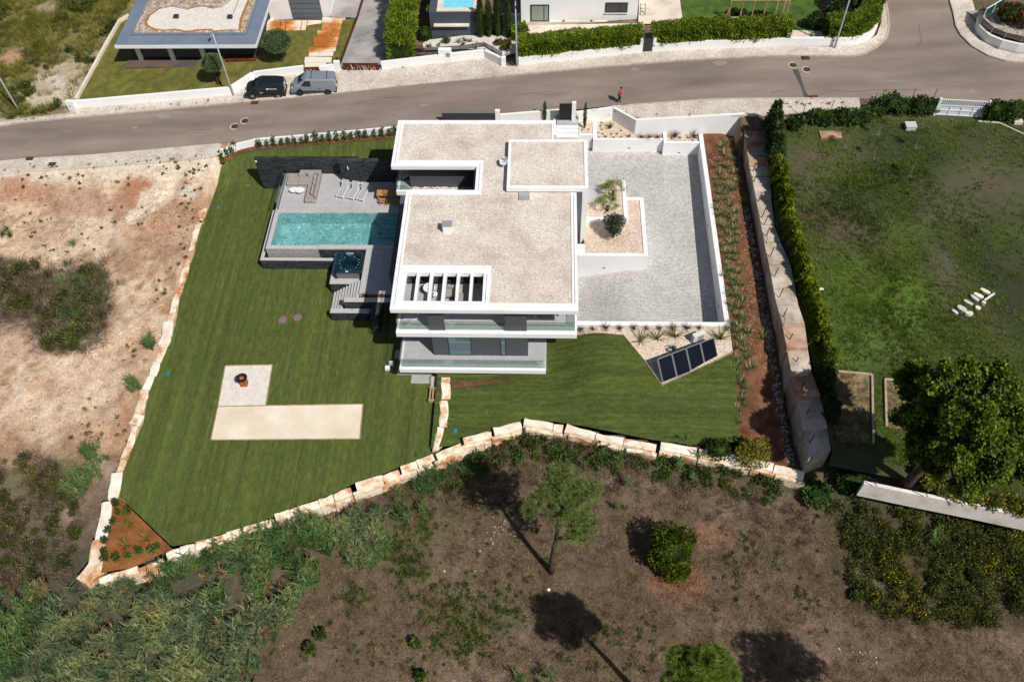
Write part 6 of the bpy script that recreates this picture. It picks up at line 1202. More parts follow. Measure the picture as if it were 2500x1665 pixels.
p = GX(*z4r(1298,1195), zn); t = thing('utility_box', 'pale concrete box on the right hand lawn near the white gate', 'box', (*p, float(zn(*p)))); z = float(zn(*p)); part('box_body', MB().box(p[0]-.45,p[1],z-.1,p[0]+.45,p[1]+.7,z+.42), pm('pale_grey_box', [(.5,.5,.49),(.56,.56,.54)], sc=2, rough=.8), t, bevel=.02); part('lid', MB().box(p[0]-.48,p[1]-.03,z+.42,p[0]+.48,p[1]+.73,z+.47), MATS['pale_grey_box'], t)
P = PX([z4r(480,1270),z4r(672,1262),z4r(665,1205),z4r(460,1200)], zn); mb = MB(); mb.prism(P, float(zn(*P[0]))-.1, float(zn(*P[0]))+.16); single('stone_slab', mb, CONCRED, 'flat stained concrete slab on the lawn below the garden shrubs', 'slab')
for x, y in ((2275,1140),): p = GX(*z4r(x,y), zn); z = float(zn(*p)); single('concrete_block', MB().box(p[0]-.35,p[1],z-.1,p[0]+.4,p[1]+.6,z+.3), PALEC, 'grey block under the shrub at the right picture edge', 'block')
ed = PX([z4r(1915,1110),z4r(2105,1125),z4r(2340,1235)], zn); stripwall('timber_edging', 'thin pale edging of the shrub bed right of the white gate', ed, .1, .1, PALEC, 'edging', zn)
for pts, l in (([(2046,909),(2128,917),(2131,1084)],'pale kerb frame of the dry bed beside the dark hedge'),([(2184,931),(2160,928),(2163,1043)],'pale kerb frame of the dry bed under the big tree')): stripwall('kerb_frame', l, [GX(u, v, zn) for u, v in pts], .16, .2, pm('weathered_kerb', ['#8f7f6d','#b3a391'], sc=2, rough=.9), 'kerb', zn)
DRYB = pm('dry_bed_soil', ['#5d4a37','#7d6750','#98826a'], sc=1.2, rough=.95, fine=.2, fs=8, bump=.6, bs=7)
sheet('planting_bed', [GX(u, v, zn) for u, v in ((2040,911),(2128,919),(2131,1084),(2045,1078),(2025,985))], lambda x, y: zn(x, y)+.05, DRYB, res=.7); sheet('planting_bed', [GX(u, v, zn) for u, v in ((2161,930),(2230,935),(2250,1050),(2165,1045))], lambda x, y: zn(x, y)+.05, DRYB, res=.7)
t = stripwall('garden_wall', 'long white wall below the big tree at the lower right', [GX(u, v, lambda x, y: zn(x, y)-.2) for u, v in ((2106,1186),(2250,1216),(2400,1246),(2560,1280))], .26, .32, pm('dirty_white_wall', ['#b5aca0','#d8d2c8','#e6e1d9'], sc=1, rough=.9, fine=.08, fs=8, lo=.2, hi=.6), 'wall', lambda x, y: zn(x, y)-.2, -1.5, side=1)
for u, v in ((2140,1186),(2265,1212),(2350,1236),(2410,1246),(2455,1256)): 
    p = Vector(G(u, v, lambda x, y: zn(x, y)+.4)); mb = MB(); mb.tube([p, p+Vector((-.35,.1,.55))], .03, 5); part('bent_post', mb, BLACK, t)
STN = pm('bleached_stone', ['#a9a29a','#d2cac0','#e4ddd3'], sc=2, rough=.9, fine=.06); zS = lambda x, y: (2290+x/8.146, 680+y/8.146)
sl_ = [((830,225),(1020,335),80),((700,320),(880,425),80),((630,360),(785,500),62),((505,450),(675,560),62),((375,570),(540,690),105),((262,655),(368,750),58),((730,580),(830,640),85),((530,710),(675,730),90),((850,495),(925,540),45)]
for k, (a, b, wd_) in enumerate(sl_):
    p, q = np.array(GX(*zS(*a), zn)), np.array(GX(*zS(*b), zn)); c = (p+q)/2; d = (q-p)/2; L_ = np.linalg.norm(d); n = np.array([-d[1], d[0]])/L_*(wd_/8.146*.0165); z = float(zn(*c)); rr = random.Random(k)
    pts = [tuple(c+d*f+n*g) for f, g in ((-1,-.7+rr.uniform(0,.3)),(-.3,-1),(.5,-.9),(1,-.6),(.9,.7),(.2,1),(-.6,.9),(-1,.5))]; mb = MB(); mb.prism(pts, z-.05, lambda x, y, z=z, k=k: z+.22+.04*(k % 3)+.08*(x-c[0])); single('stone_slab', mb, LIMW if k in (0,1,8) else STN, ('far end slab of the row of pale stones on the right lawn','second slab from the far end in the row of pale stones','narrow third slab from the far end in the row of pale stones','narrow fourth slab from the far end in the row of pale stones','broad fifth slab from the far end in the row of pale stones','small slab at the near end of the row of pale stones','triangular stone beside the row of pale stones','rough broad stone at the near side of the row','small yellowish stone under the pale pole')[k], 'stone slab', 'pale stones on the right lawn')
a, b = G(*zS(885,485), zn), G(*zS(1085,345), zn); mb = MB(); mb.tube([a+np.array([0,0,.3]), b+np.array([0,0,.3])], .1, 8); single('stone_post', mb, STN, 'long pale round post lying across the row of pale stones', 'post')

WORN = pm('worn_asphalt', ['#8d8279','#998e84'], sc=1.5, rough=.95, fine=.15, fs=20); rr = random.Random(8)
for u, v, a, b in ((395,283,26,8),(2290,35,7,10),(1550,170,12,5),(1760,155,22,6),(2375,224,10,5),(330,312,8,4),(1360,255,14,3),(2180,199,40,2),(705,325,9,3),(1040,258,16,3)):
    P_ = []
    for k in range(11): t_ = 2*math.pi*k/11; f_ = rr.uniform(.6,1.15); P_.append(GX(u+a*f_*math.cos(t_), v+b*f_*math.sin(t_), zs))
    sheet('road_stain', P_, lambda x, y: zs(x, y)+.005, WORN, res=1.)
CRK = pm('crack_filler', [(.045,.042,.04)], rough=.9); mb = MB()
for pts in (((1250,235),(1300,228),(1340,232),(1420,224)),((2010,220),(2080,224),(2160,218),(2300,222)),((420,330),(470,318),(540,316)),((1880,228),(1900,224),(1920,222)),((850,258),(930,240),(1010,236)),((2240,60),(2250,95),(2236,130))):
    P_ = [GX(u, v, zs) for u, v in pts]; P2_ = []
    for p, q in zip(P_[:-1], P_[1:]): P2_ += [(p[0]+(q[0]-p[0])*f_+rr.uniform(-.08,.08), p[1]+(q[1]-p[1])*f_+rr.uniform(-.08,.08)) for f_ in (0,.33,.66)]
    for p, q in zip(P2_[:-1], P2_[1:]): mb.wall(p, q, .035, lambda x, y: zs(x, y)-.01, lambda x, y: zs(x, y)+.004)
part('road_cracks', mb, CRK, None, kind='stuff')
# ------------------------------------------------------------------ plants: prototypes and copies
def zB(x, y): return (x/3.045, 1150+y/3.045)
def z4p(x, y): return (1390+x/5.6, 280+y/5.6)
def zC(x, y): return (1700+x/3.135, 240+y/3.135)
def plant(name, label, cat, arr, mat, loc=(0,0,0), group=None, pname='foliage', extra=None):
    t = thing(name, label, cat, (0,0,0), group); npobj(pname, npmesh(pname, arr[0], arr[1], mat), t)
    if extra:
        for nm, mb, m in extra: part(nm, mb, m, t)
    t.location = tuple(float(c) for c in loc); return t
ORD = 'first second third fourth fifth sixth seventh eighth ninth tenth eleventh twelfth thirteenth fourteenth fifteenth sixteenth seventeenth eighteenth nineteenth twentieth twenty-first twenty-second twenty-third twenty-fourth twenty-fifth twenty-sixth twenty-seventh'.split()
def place(protos, P, label, group, s0=.8, s1=1.2, seed=0, order=None):
    """first uses of each prototype move it, later ones copy it"""
    rs = random.Random(seed); used = set()
    for i, p in enumerate(P):
        k = i % len(protos); o = protos[k]
        if k in used: o = dup(o, p)
        used.add(k); o.location = tuple(float(c) for c in p); o.rotation_euler = (0,0,rs.uniform(0,6.28)); s = rs.uniform(s0, s1); o.scale = (s, s, s*rs.uniform(.9,1.1)); o['label'] = (ORD[i]+' '+label+' '+order) if order else label; o['group'] = group
def stems(n, r, h, seed):
    rs = random.Random(seed); mb = MB()
    for k in range(n): a = rs.uniform(0,6.28); mb.tube([(0,0,0),(r*.5*math.cos(a),r*.5*math.sin(a),h*.5),(r*math.cos(a),r*math.sin(a),h)], [.015,.012,.005], 4)
    return mb
def G3(pts, zf, off=0.): return [np.array(G(u, v, zf))+np.array([0,0,off]) for u, v in pts]
# young hedge plants along the street wall
pr = [plant('hedge_plant', 'young hedge plant', 'shrub', cloud([(0,0,.35,.18,.18,.3),(.05,.03,.75,.14,.14,.28),(-.04,0,1.0,.08,.08,.2)], 130, .13, .4, seed=k), F_MID, extra=[('stem', stems(3,.1,.8,k), BARK)]) for k in range(3)]
xs_ = [(20,1355),(45,1352),(110,1342),(178,1332),(245,1326),(310,1318),(362,1316),(430,1306),(480,1302),(560,1292),(618,1286),(682,1277),(750,1268),(825,1262),(880,1252),(950,1246),(1010,1241),(1090,1232),(1165,1230),(1230,1217),(1280,1210)]
P = []
for x, y in xs_:
    q = G(*z2(x, y), zll); yy = float(ysouth(q[0]))-.32; P.append((q[0], yy, float(zll(q[0], yy))+.03))
P = [G(*z1(x, y), zll) for x, y in ((2030,1462),(2078,1432),(2120,1405),(2150,1375))]+P
place(pr, P, 'young hedge plant along the low white street wall,', 'young hedge plants along the white street wall', .8, 1.15, 1, 'counted from the left')
# soil bed on the right: ornamental grasses, flax, litter
gr_ = []
for k in range(3):
    a = clump(70,.5,1.0,.9,.022,.08,k); b = clump(16,.55,.9,.3,.03,.05,k+9); t = plant('ornamental_grass', 'grass', 'ornamental grass', a, LEAF('bed_grass_blade',['#3f5a2c','#5a7440','#76885a'],isl=.35)); npobj('seed_heads', npmesh('seed_heads', *b, LEAF('pale_seed_head',['#b7a27c','#d6c6a2'],isl=.2)), t); gr_.append(t)
rs = np.random.RandomState(4); P = []
for (u, v) in [(1760,360),(1768,380),(1752,395),(1785,392),(1745,410),(1775,410),(1800,405),(1757,425),(1790,425),(1808,425),(1748,440),(1770,440),(1795,445),(1755,455),(1780,458)]: P.append((u, v))
y = 472
while y < 905:
    w0 = 1753+(y-472)*.105; 
    for x in (-2, 13, 28, 40): P.append((w0+x*.8+rs.uniform(-6,6), y+rs.uniform(-9,9)))
    y += 21
P += [(1795+rs.uniform(0,25), 905+14*k) for k in range(10)]
place(gr_, [G(u, v, zbed) for u, v in P], 'small green grass clump in the red soil bed beside the courtyard', 'grass clumps in the red soil bed', .8, 1.45, 2)
fx = [plant('flax_plant', 'flax', 'flax', clump(26,1.05,.9,.7,.055,.06,k,3), F_FLAX) for k in range(2)]
place(fx, G3([(1772,352),(1797,372),(1813,492)], zbed), 'striped flax plant at the dark edge of the red soil bed', 'striped flax plants in the red soil bed', .75, .95, 3)
f2 = dup(fx[0], G(1860,828,zbed), 1, 1.05, 'large pale flax plant near the lower end of the red soil bed', 'striped flax plants in the red soil bed')
place([dup(fx[0],(0,0,0)), dup(fx[1],(0,0,0))], G3([z4(735,400),z4(910,380),z4(1095,350),z4(1562,375)], zlr, .05), 'striped flax plant on the gravel corner with the solar panels,', 'striped flax plants on the gravel corner', 1.25, 1.5, 4, 'from the left')
place([dup(fx[1],(0,0,0))], G3([zB(965,400),zB(1095,510),zB(940,560)], lambda x, y: ZL), 'striped flax plant in the triangular soil bed', 'striped flax plants in the triangular bed', .8, .95, 5)
rs = np.random.RandomState(8); q = rnd_in([(14.7,64),(17.2,65),(17.6,40),(15.2,38)], 1500, rs); z = zbed(q[:, 0], q[:, 1])+.03; v, f = leaf_arr(np.c_[q, z], rs.normal(size=(1500,3))*[1,1,.15], .1+.08*rs.rand(1500), .03+.02*rs.rand(1500), rs)
npobj('leaf_litter', npmesh('leaf_litter', v, f, LEAF('pale_litter', ['#a58a62','#cdb88e'], isl=.25)), kind='stuff')
# gravel strip: burgundy grasses
bg_ = [plant('fountain_grass', 'grass', 'ornamental grass', clump(90,.62,1.15,.7,.016,.08,k+3), F_BURG) for k in range(3)]
place(bg_, G3([z4(x, y) for x, y in ((115,285),(240,275),(380,265),(520,275),(670,270),(795,272),(930,275),(1075,272),(1215,268),(1340,262),(1630,272))], zlr, .04), 'dark burgundy grass along the courtyard end wall,', 'burgundy grasses along the courtyard end wall', .7, 1.15, 6, 'counted from the house')
place([dup(bg_[0],(0,0,0)), dup(bg_[1],(0,0,0))], G3([z4p(985,320),z4p(1090,325),z4p(1210,325)], -.28), 'dark plumed grass in the large planter by the street wall', 'plumed grasses in the large planter', 1.05, 1.25, 7)
place([dup(bg_[2],(0,0,0))], G3([z4p(1440,305),z4p(1700,300)], -.23), 'tall dark plumed grass in the smaller planter', 'plumed grasses in the smaller planter', 1.35, 1.5, 8)
place([dup(bg_[1],(0,0,0))], G3([zQ(1990,320)], ZL+.05), 'dark grass on the small slab beside the wooden steps', 'grass by the wooden steps', .8, .9, 8)
rp = [plant('rusty_plant', 'plant', 'plant', clump(34,.42,1.3,.5,.035,.05,k+30), F_RUST) for k in range(2)]
place(rp, G3([z4p(815,300),z4p(1510,325),z4p(1620,322)], -.27), 'small rust coloured plant in the planters by the street wall', 'rust coloured planter plants', .7, 1.0, 9)
place([dup(rp[0],(0,0,0))], [G(*z7(1490,945),-2.38)], 'rust coloured plant between the two slate planter walls', 'rust plant by the stairs', 1.2, 1.3, 9); place([dup(rp[1],(0,0,0))], [G(*z7(1640,800),-1.48), G(*z7(1860,805),-1.48)], 'rust coloured plant in the narrow bed below the pool deck', 'rust plants below the pool deck', 1.0, 1.2, 9)
ag = [plant('agave', 'agave', 'agave', clump(16,.22,1.2,.2,.05,.03,k+50,2), LEAF('succulent_leaf', ['#4a4a34','#6b6a4a','#84805c'])) for k in range(2)]
place(ag, G3([z4p(x, y) for x, y in ((435,115),(435,160),(440,210),(400,250),(460,270),(570,272),(650,268),(705,225),(500,310),(405,318),(610,318),(705,315))], -.28), 'tiny dark succulent on the gravel of the large planter', 'succulents in the large planter', .8, 1.2, 10)
place([dup(ag[0],(0,0,0))], G3([z4p(x, y) for x, y in ((1400,330),(1450,370),(1575,372),(1690,358),(1730,325))], -.22), 'tiny succulent on the gravel of the smaller planter', 'succulents in the smaller planter', .8, 1.2, 11)
place([dup(ag[1],(0,0,0))], G3([z4p(175,215),z4p(270,210)], -.08), 'tiny succulent under the slim cypress by the steps', 'succulents by the entrance steps', .8, 1.1, 12)
yu = plant('yucca', 'pale striped yucca at the back of the large planter', 'yucca', clump(40,.85,.9,.35,.06,.06,70,3), F_FLAX, G(*z4p(555,190), -.28)); 
# palms and olive tree
for k, (u, v, l) in enumerate(((1496,478,'fan palm in the raised bed, the farther of two'),(1482,514,'fan palm in the raised bed, the nearer of two'))):
    rs = np.random.RandomState(k); parts_ = []
    for i in range(24):
        a = rs.rand()*6.28; el = rs.uniform(.1,1.25); d = np.array([math.cos(a)*math.cos(el), math.sin(a)*math.cos(el), math.sin(el)]); c = np.array([0,0,.55])+d*rs.uniform(.45,.75); s_ = np.cross(d, (0,0,1)); s_ /= np.linalg.norm(s_)
        an = np.linspace(-1.25,1.25,11); D = np.array([d*math.cos(t)+s_*math.sin(t)-np.array([0,0,.25]) for t in an]); parts_.append(leaf_arr(np.repeat(c[None], 11, 0), D, np.full(11,.62)*(.75+.25*np.cos(an)), np.full(11,.02), rs)); parts_.append(leaf_arr(np.array([[0,0,.5]]), d[None], np.array([np.linalg.norm(c-[0,0,.5])]), np.array([.012]), rs))
    mb = MB(); mb.tube([(0,0,-.1),(0,0,.55)], [.13,.10], 8); p = G(u, v, -.13); t = plant('fan_palm', l, 'palm', join(parts_), F_PALM, p, pname='fronds', extra=[('trunk', mb, BARK)]); t.scale = (1.08,)*3
mb = MB(); mb.tube([(0,0,-.1),(.05,.02,.4),(-.02,.05,.9)], [.12,.09,.06], 7)
for k in range(7): a = k*.9; mb.tube([(0,.02,.5),(.35*math.cos(a),.35*math.sin(a),1.0),(.75*math.cos(a),.75*math.sin(a),1.7)], [.05,.03,.012], 5)
plant('olive_tree', 'grey-green olive tree in the lower raised gravel bed', 'olive tree', cloud([(0,0,1.5,.75,.75,.6),(.5,.2,1.9,.5,.5,.4),(-.4,.4,1.7,.5,.45,.45),(.1,-.5,1.3,.5,.4,.4),(0,.3,2.2,.4,.4,.3)], 3600, .17, .16, seed=5, out=1.1), F_OLIVE, G(1496,580,-.43), pname='crown', extra=[('trunk', mb, BARK)])
rs = np.random.RandomState(9); o_ = G(1500,585,-.42); n = 260; a = rs.rand(n)*6.28; r = rs.rand(n)**.7*1.3; v, f = leaf_arr(np.c_[o_[0]+r*np.cos(a), o_[1]-.1+r*.6*np.sin(a), np.full(n,-.42)], rs.normal(size=(n,3))*[1,1,.1], np.full(n,.07), np.full(n,.022), rs); npobj('leaf_litter', npmesh('leaf_litter', v, f, F_FALL), kind='stuff')
# triangular bed at the lower left corner
sheet('soil_bed', [GX(290,1214,ZL), GX(421,1340,ZL), GX(399,1350,ZL), GX(330,1384,ZL), GX(250,1398,ZL), GX(247,1395,ZL), GX(262,1317,ZL), GX(278,1226,ZL)], ZL+.03, pm('ochre_soil', ['#6a4020','#84542c','#94643c'], sc=.8, rough=.95, fine=.15, fs=9, bump=.4, bs=7), res=.6)
sh = [plant('low_shrub', 'shrub', 'shrub', cloud([(0,0,.25,.26,.26,.22),(.14,.1,.35,.16,.16,.16),(-.12,.05,.38,.14,.14,.16)], 150, .13, .45, seed=k+20), F_MID, extra=[('stem', stems(4,.18,.35,k), BARK)]) for k in range(3)]
place(sh, G3([zB(x, y) for x, y in ((870,250),(880,310),(850,385),(810,450),(790,525),(775,590),(790,655),(950,305),(1035,605),(1125,595),(1175,565),(960,635),(870,655))], ZL+.03), 'small green shrub in the triangular soil bed at the wall corner', 'small shrubs in the triangular bed', .75, 1.15, 13)
# cypresses
def cypress(name, label, loc, h, r, n, mat, group=None, size=.11):
    rs = np.random.RandomState(int(h*100)); t_ = rs.rand(n)**.8; a = rs.rand(n)*6.283; rr = r*np.sin(np.pi*np.clip(t_*.86+.10,0,1))**.75*(.75+.35*rs.rand(n)); C = np.stack([rr*np.cos(a), rr*np.sin(a), t_*h], 1); D = np.stack([np.cos(a)*.5, np.sin(a)*.5, np.full(n,1.1)], 1)+rs.normal(size=(n,3))*.25
    mb = MB(); mb.tube([(0,0,-.1),(0,0,h*.8)], [r*.3,.02], 6); core = MB(); core.tube([(0,0,h*.08),(0,0,h*.35),(0,0,h*.7),(0,0,h*.93)], [r*.5,r*.72,r*.5,r*.08], 8)  # added solid core, dark like the shaded inside of the crown
    return plant(name, label, 'cypress', leaf_arr(C, D, size*(.7+.6*rs.rand(n)), np.full(n, size*.22), rs), mat, loc, group, extra=[('trunk', mb, BARK), ('dark_core', core, F_DARK)])
cypress('cypress', 'slim young cypress left of the black pedestrian gate', G(1330,296,.0), 2.3, .16, 500, F_CYP); cypress('cypress', 'slim young cypress right of the entrance steps', G(1427,313,-.08), 2.9, .16, 600, F_CYP)
for k, (x, y, l) in enumerate(((2055,345,'first of the four tall cypresses before the dark wall, nearest to the pool'),(2128,340,'second of the four tall cypresses, counted from the pool'),(2212,335,'third of the four tall cypresses, counted from the pool'),(2298,345,'fourth of the four tall cypresses, next to the white villa'))): cypress('cypress', l, G(*z2(x, y), zg), 4.6-.15*k, .38, 1500, F_CYP, 'tall cypresses at the dark wall', .16)
# hedges
def hedge(label, base, w_, h, zf, n, mat, size=.2, seed=0, z0=.25, side=1, name='clipped_hedge', rough=.18, asp=.22, top=None):
    rs = np.random.RandomState(seed); base = np.array([b[:2] for b in base], float); t = thing(name, label, 'hedge', (*base[0], float(zf(*base[0])))); sg_ = np.linalg.norm(np.diff(base, axis=0), axis=1); cum = np.concatenate([[0], np.cumsum(sg_)])
    def at(s):
        i = np.clip(np.searchsorted(cum, s, side='right')-1, 0, len(sg_)-1); f = ((s-cum[i])/sg_[i])[:, None]; p = base[i]*(1-f)+base[i+1]*f; d = (base[i+1]-base[i])/sg_[i][:, None]; return p, np.stack([-d[:, 1], d[:, 0]], 1)*side
    s = rs.rand(n)*(cum[-1]+w_*.3)-w_*.15; p, nn = at(s); k = rs.rand(n); W = np.where(k < .38, rs.rand(n), np.where(k < .78, rs.rand(n)*.12, 1-rs.rand(n)*.12)); Hh = np.where(k < .38, 1-.1*rs.rand(n), rs.rand(n)); b = (fbm(p[:, 0], p[:, 1]+Hh*2, .9, 3, seed)-.5)*rough*4
    C = np.c_[p+nn*((W-.5)*(1+b)*w_+.5*w_)[:, None], zf(p[:, 0], p[:, 1])+z0+(h-z0)*Hh*(1+b*.35)]; out = np.c_[nn*((W-.5)*1.6)[:, None], (Hh-.4)*1.5]; D = out+rs.normal(size=(n,3))*.7
    npobj('foliage', npmesh('foliage', *leaf_arr(C-[t.location[0],t.location[1],t.location[2]], D, size*(.6+.8*rs.rand(n)), np.full(n, size*asp), rs), mat), t)
    mb = MB()
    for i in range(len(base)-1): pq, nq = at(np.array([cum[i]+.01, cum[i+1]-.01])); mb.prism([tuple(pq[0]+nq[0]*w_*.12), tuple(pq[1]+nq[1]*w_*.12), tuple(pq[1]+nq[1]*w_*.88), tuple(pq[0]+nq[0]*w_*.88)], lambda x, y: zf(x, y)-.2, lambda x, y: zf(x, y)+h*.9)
    part('dark_core', mb, F_DARK, t); return t  # added opaque prism, inner shade of the hedge put into its dark colour
hb = [(p[0], p[1]+.1) for p in PX([z3(70,600),z3(600,545),z3(1165,490)], zs)]; hedge('clipped green hedge before the white villa, left of the dark garden gate', hb, 1.9, 2.1, zs, 15000, F_HEDGE, .24, 1, .75, 1)
hb = [(p[0], p[1]+.1) for p in PX([z3(1290,478),z3(1800,450),z3(2330,432),z4r(160,430)], zs)]; hedge('clipped green hedge with the trellis behind it, right of the dark garden gate', hb, 1.9, 2.2, zs, 15000, F_HEDGE, .24, 2, .75, 1)
hb = [(p[0]-.1, p[1]+.15) for p in PX([z4r(560,430),z4r(700,425),z4r(830,405),z4r(920,365),z4r(985,290),z4r(1020,180),z4r(1030,60),z4r(1030,-60)], zs)]; hedge('rounded green hedge at the street corner beside the right lamp post', hb, 2.0, 2.2, zs, 12000, F_HEDGE, .24, 3, .7, 1)
hb = [(-16.5,77.5),(-16.9,84),(-17.3,94)]; hedge('tall feathery bamboo hedge beside the grey driveway', [(b[0],b[1]) for b in hb], 2.6, 3.0, zs, 16000, F_HEDGE, .42, 4, .2, -1, rough=.3, asp=.12)
# topiaries
def topiary(label, p, trunk_h, r, rz, seed, tilt=0):
    mb = MB()
    for k in range(4): a = k*1.6+seed; mb.tube([(.18*math.cos(a),.18*math.sin(a),-.1),(.05*math.cos(a),.05*math.sin(a),trunk_h*.5),(r*.5*math.cos(a),r*.5*math.sin(a),trunk_h+.1)], [.10,.08,.05], 6)
    core = MB(); core.ball((0,0,trunk_h+rz*.9), (r*.86,r*.86,rz*.82), 14, 8)  # added dark ball closes the dome, its colour standing for inner shade
    plant('topiary_tree', label, 'topiary', cloud([(0,0,trunk_h+rz*.9,r,r,rz)], 4200, .1, .45, out=1.2, shell=.08, seed=seed), F_TOPI, p, pname='crown', extra=[('trunk', mb, BARK), ('dark_core', core, F_DARK)])
topiary('cloud-shaped topiary tree on a thick split trunk beside the left street lamp', G(*z1(2000,765), zg), 1.9, 1.15, .75, 1); topiary('large dome-shaped topiary tree on the lawn beside the slab path', G(*z2(235,560), zg), 1.5, 1.5, 1.05, 2)
# white gravel bed plants and bushes
place([dup(ag[0],(0,0,0)), dup(ag[1],(0,0,0))], [G(*z2(x, y), zg)+np.array([0,0,.06]) for x, y in ((1585,435),(1665,428),(1848,395),(1903,378),(1955,386),(1895,410))], 'spiky dark agave on the white gravel bed', 'agaves on the white gravel bed', 2.2, 3.0, 14)
def bush(label, p, r, h, n, mat, size=.14, seed=0, name='round_bush', cat='bush', group=None, core=True):
    ex = [('stem', stems(5, r*.5, h*.5, seed), BARK)]
    if core: c = MB(); c.ball((0,0,h*.5), (r*.72,r*.72,h*.4), 9, 6); ex.append(('dark_core', c, F_DARK))  # added dark ball blocks the view through, coloured as inner shade
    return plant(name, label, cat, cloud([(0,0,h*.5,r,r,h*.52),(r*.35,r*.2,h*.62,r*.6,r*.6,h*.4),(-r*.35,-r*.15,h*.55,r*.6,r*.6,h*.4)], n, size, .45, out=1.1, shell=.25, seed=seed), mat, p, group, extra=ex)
bush('small grey-green ball bush on the white gravel bed', G(*z2(1740,395), zg), .42, .75, 500, F_TOPI, .1, 1); bush('dark green bush at the foot of the bamboo hedge and the dark wall', G(*z2(1540,360), zg), .75, 1.3, 900, F_DARK, .14, 2); bush('low green bush beside the light blue pool', G(*z2(1600,118), 2.0), .5, .8, 400, F_HEDGE, .14, 3)
for k, (x, y, l) in enumerate(((2215,410,'left of three'),(2292,410,'upper right of three'),(2270,455,'lowest of three'))): bush('reddish green shrub on the white gravel bed, '+l, G(*z2(x, y), zg), .45, .6, 420, pm('reddish_leaf', ['#4a3a20','#6b5a2c','#7d7436'], isl=.4, transl=.2), .12, k+4, 'gravel_shrub', 'shrub', 'reddish shrubs on the white gravel')
bush('green bush squeezed between lamp post and villa corner', G(*z3(70,350), zg), .9, 1.6, 900, F_HEDGE, .2, 8); bush('dark bush by the white wall between bamboo and lawn strip', G(*z2(1440,20), zg), .8, 1.5, 700, F_DARK, .2, 9)
bush('green shrub by the trellis end', G(*z4r(410,250), zg), .9, 1.5, 900, F_DARK, .16, 10); bush('dark shrub under the corner hedge by the lamp post', G(*z4r(610,200), zg), 1.3, 2.0, 1500, F_DARK, .18, 11); bush('dark round tree crown behind the corner hedge at the top edge', G(*z4r(720,90), zg), 1.7, 3.2, 2200, F_DARK, .2, 12)
for k, (x, y) in enumerate(((2010,140),(2090,150),(2210,160),(2270,165))): bush('small bush under the wooden trellis, '+ORD[k]+' from the left', G(*z3(x, y), zg), .5, .7, 300, F_DARK, .14, 14+k, 'trellis_shrub', 'shrub', 'shrubs under the trellis')
t = bush('orange flowering bush behind the curved corner wall', G(*z4r(2190,180), lambda x, y: zs(x, y)+.3), 1.3, 1.5, 1800, F_DARK, .16, 30); npobj('flowers', npmesh('flowers', *cloud([(0,0,.9,1.3,1.3,.8)], 420, .1, .5, seed=31, shell=.1), F_ORAN), t, 'stuff')
t = bush('magenta bougainvillea at the right picture edge behind the curved wall', G(*z4r(2330,240), lambda x, y: zs(x, y)+.3), .9, 1.5, 500, F_MID, .16, 32, core=False); npobj('flowers', npmesh('flowers', *cloud([(0,0,1.0,.8,.8,.7)], 700, .13, .6, seed=33, shell=.2), F_MAG), t, 'stuff')
# right hand garden: shrubs by the street, conifer row, saplings
for k, (x, y, r, h) in enumerate(((230,1165,.75,1.2),(420,1115,.8,1.3),(530,1130,.8,1.3),(640,1120,.8,1.4),(760,1125,.85,1.4),(880,1110,.8,1.4),(960,1060,.8,1.5),(1080,1010,1.0,1.9),(1200,1030,.8,1.5),(1340,1030,.9,1.7),(1430,1030,.8,1.4),(1500,1015,.6,1.1),(2020,1080,.9,1.9),(2100,1075,.8,1.5),(2200,1090,1.0,1.9),(2300,1060,.8,1.6))):
    p = G(*z4r(x, y), zn); bush(ORD[k]+' leafy shrub along the street side of the right garden, counted from the left', p, r, h, 900, F_MID if k % 3 else F_DARK, .17, 40+k, 'garden_shrub', 'shrub', 'shrubs along the street side of the right garden', True)
mb = MB(); t = thing('wire_fence', 'thin dark fence posts behind the shrubs of the right garden', 'fence', G(*z4r(640,1090), zn))
for x, y in ((300,1090),(555,1060),(940,1000),(1010,965),(1285,960),(1480,960)):
    p = Vector(G(*z4r(x, y), zn)); mb = MB(); mb.tube([p, p+Vector((.1,.2,1.7))], .03, 5); part('fence_post', mb, BLACK, t)
def conifer(k, mat, h, r, n, size):
    rs = np.random.RandomState(k); t_ = rs.rand(n)**1.2; a = rs.rand(n)*6.283; rr = r*(1-t_*.85)*(.6+.5*rs.rand(n))*(1+.25*np.sin(a*3+k)); C = np.stack([rr*np.cos(a), rr*np.sin(a), .1+t_*h], 1); D = np.stack([np.cos(a)*1.1, np.sin(a)*1.1, np.full(n,.6)], 1)+rs.normal(size=(n,3))*.4
    mb = MB(); mb.tube([(0,0,-.1),(0,0,h*.8)], [.06,.015], 5); core = MB(); core.tube([(0,0,.05),(0,0,h*.4),(0,0,h*.85)], [r*.62,r*.45,r*.05], 7)  # added dark core in place of twigs, inner shade as its colour
    return plant('hedge_conifer', 'conifer', 'conifer', leaf_arr(C, D, size*(.7+.7*rs.rand(n)), np.full(n, size*.2), rs), mat, extra=[('trunk', mb, BARK), ('dark_core', core, F_DARK)])
cy_ = [conifer(k, F_YGRN, 1.9, .62, 1100, .3) for k in range(3)]; cl_ = [(1893,388),(1898,405),(1903,424),(1908,443),(1911,462),(1914,480),(1917,500),(1920,520),(1925,540),(1930,560),(1936,582),(1943,604),(1949,625),(1955,645),(1961,665),(1966,685),(1972,706),(1979,726),(1986,748),(1992,770),(1997,792),(2002,815),(2008,840),(2012,865),(2016,892)]
place(cy_, G3([(u+2, v+26) for u, v in cl_], zn), 'yellow-green conifer of the row along the concrete wall,', 'yellow-green conifers along the concrete wall', .75, 1.05, 15, 'counted from the street')
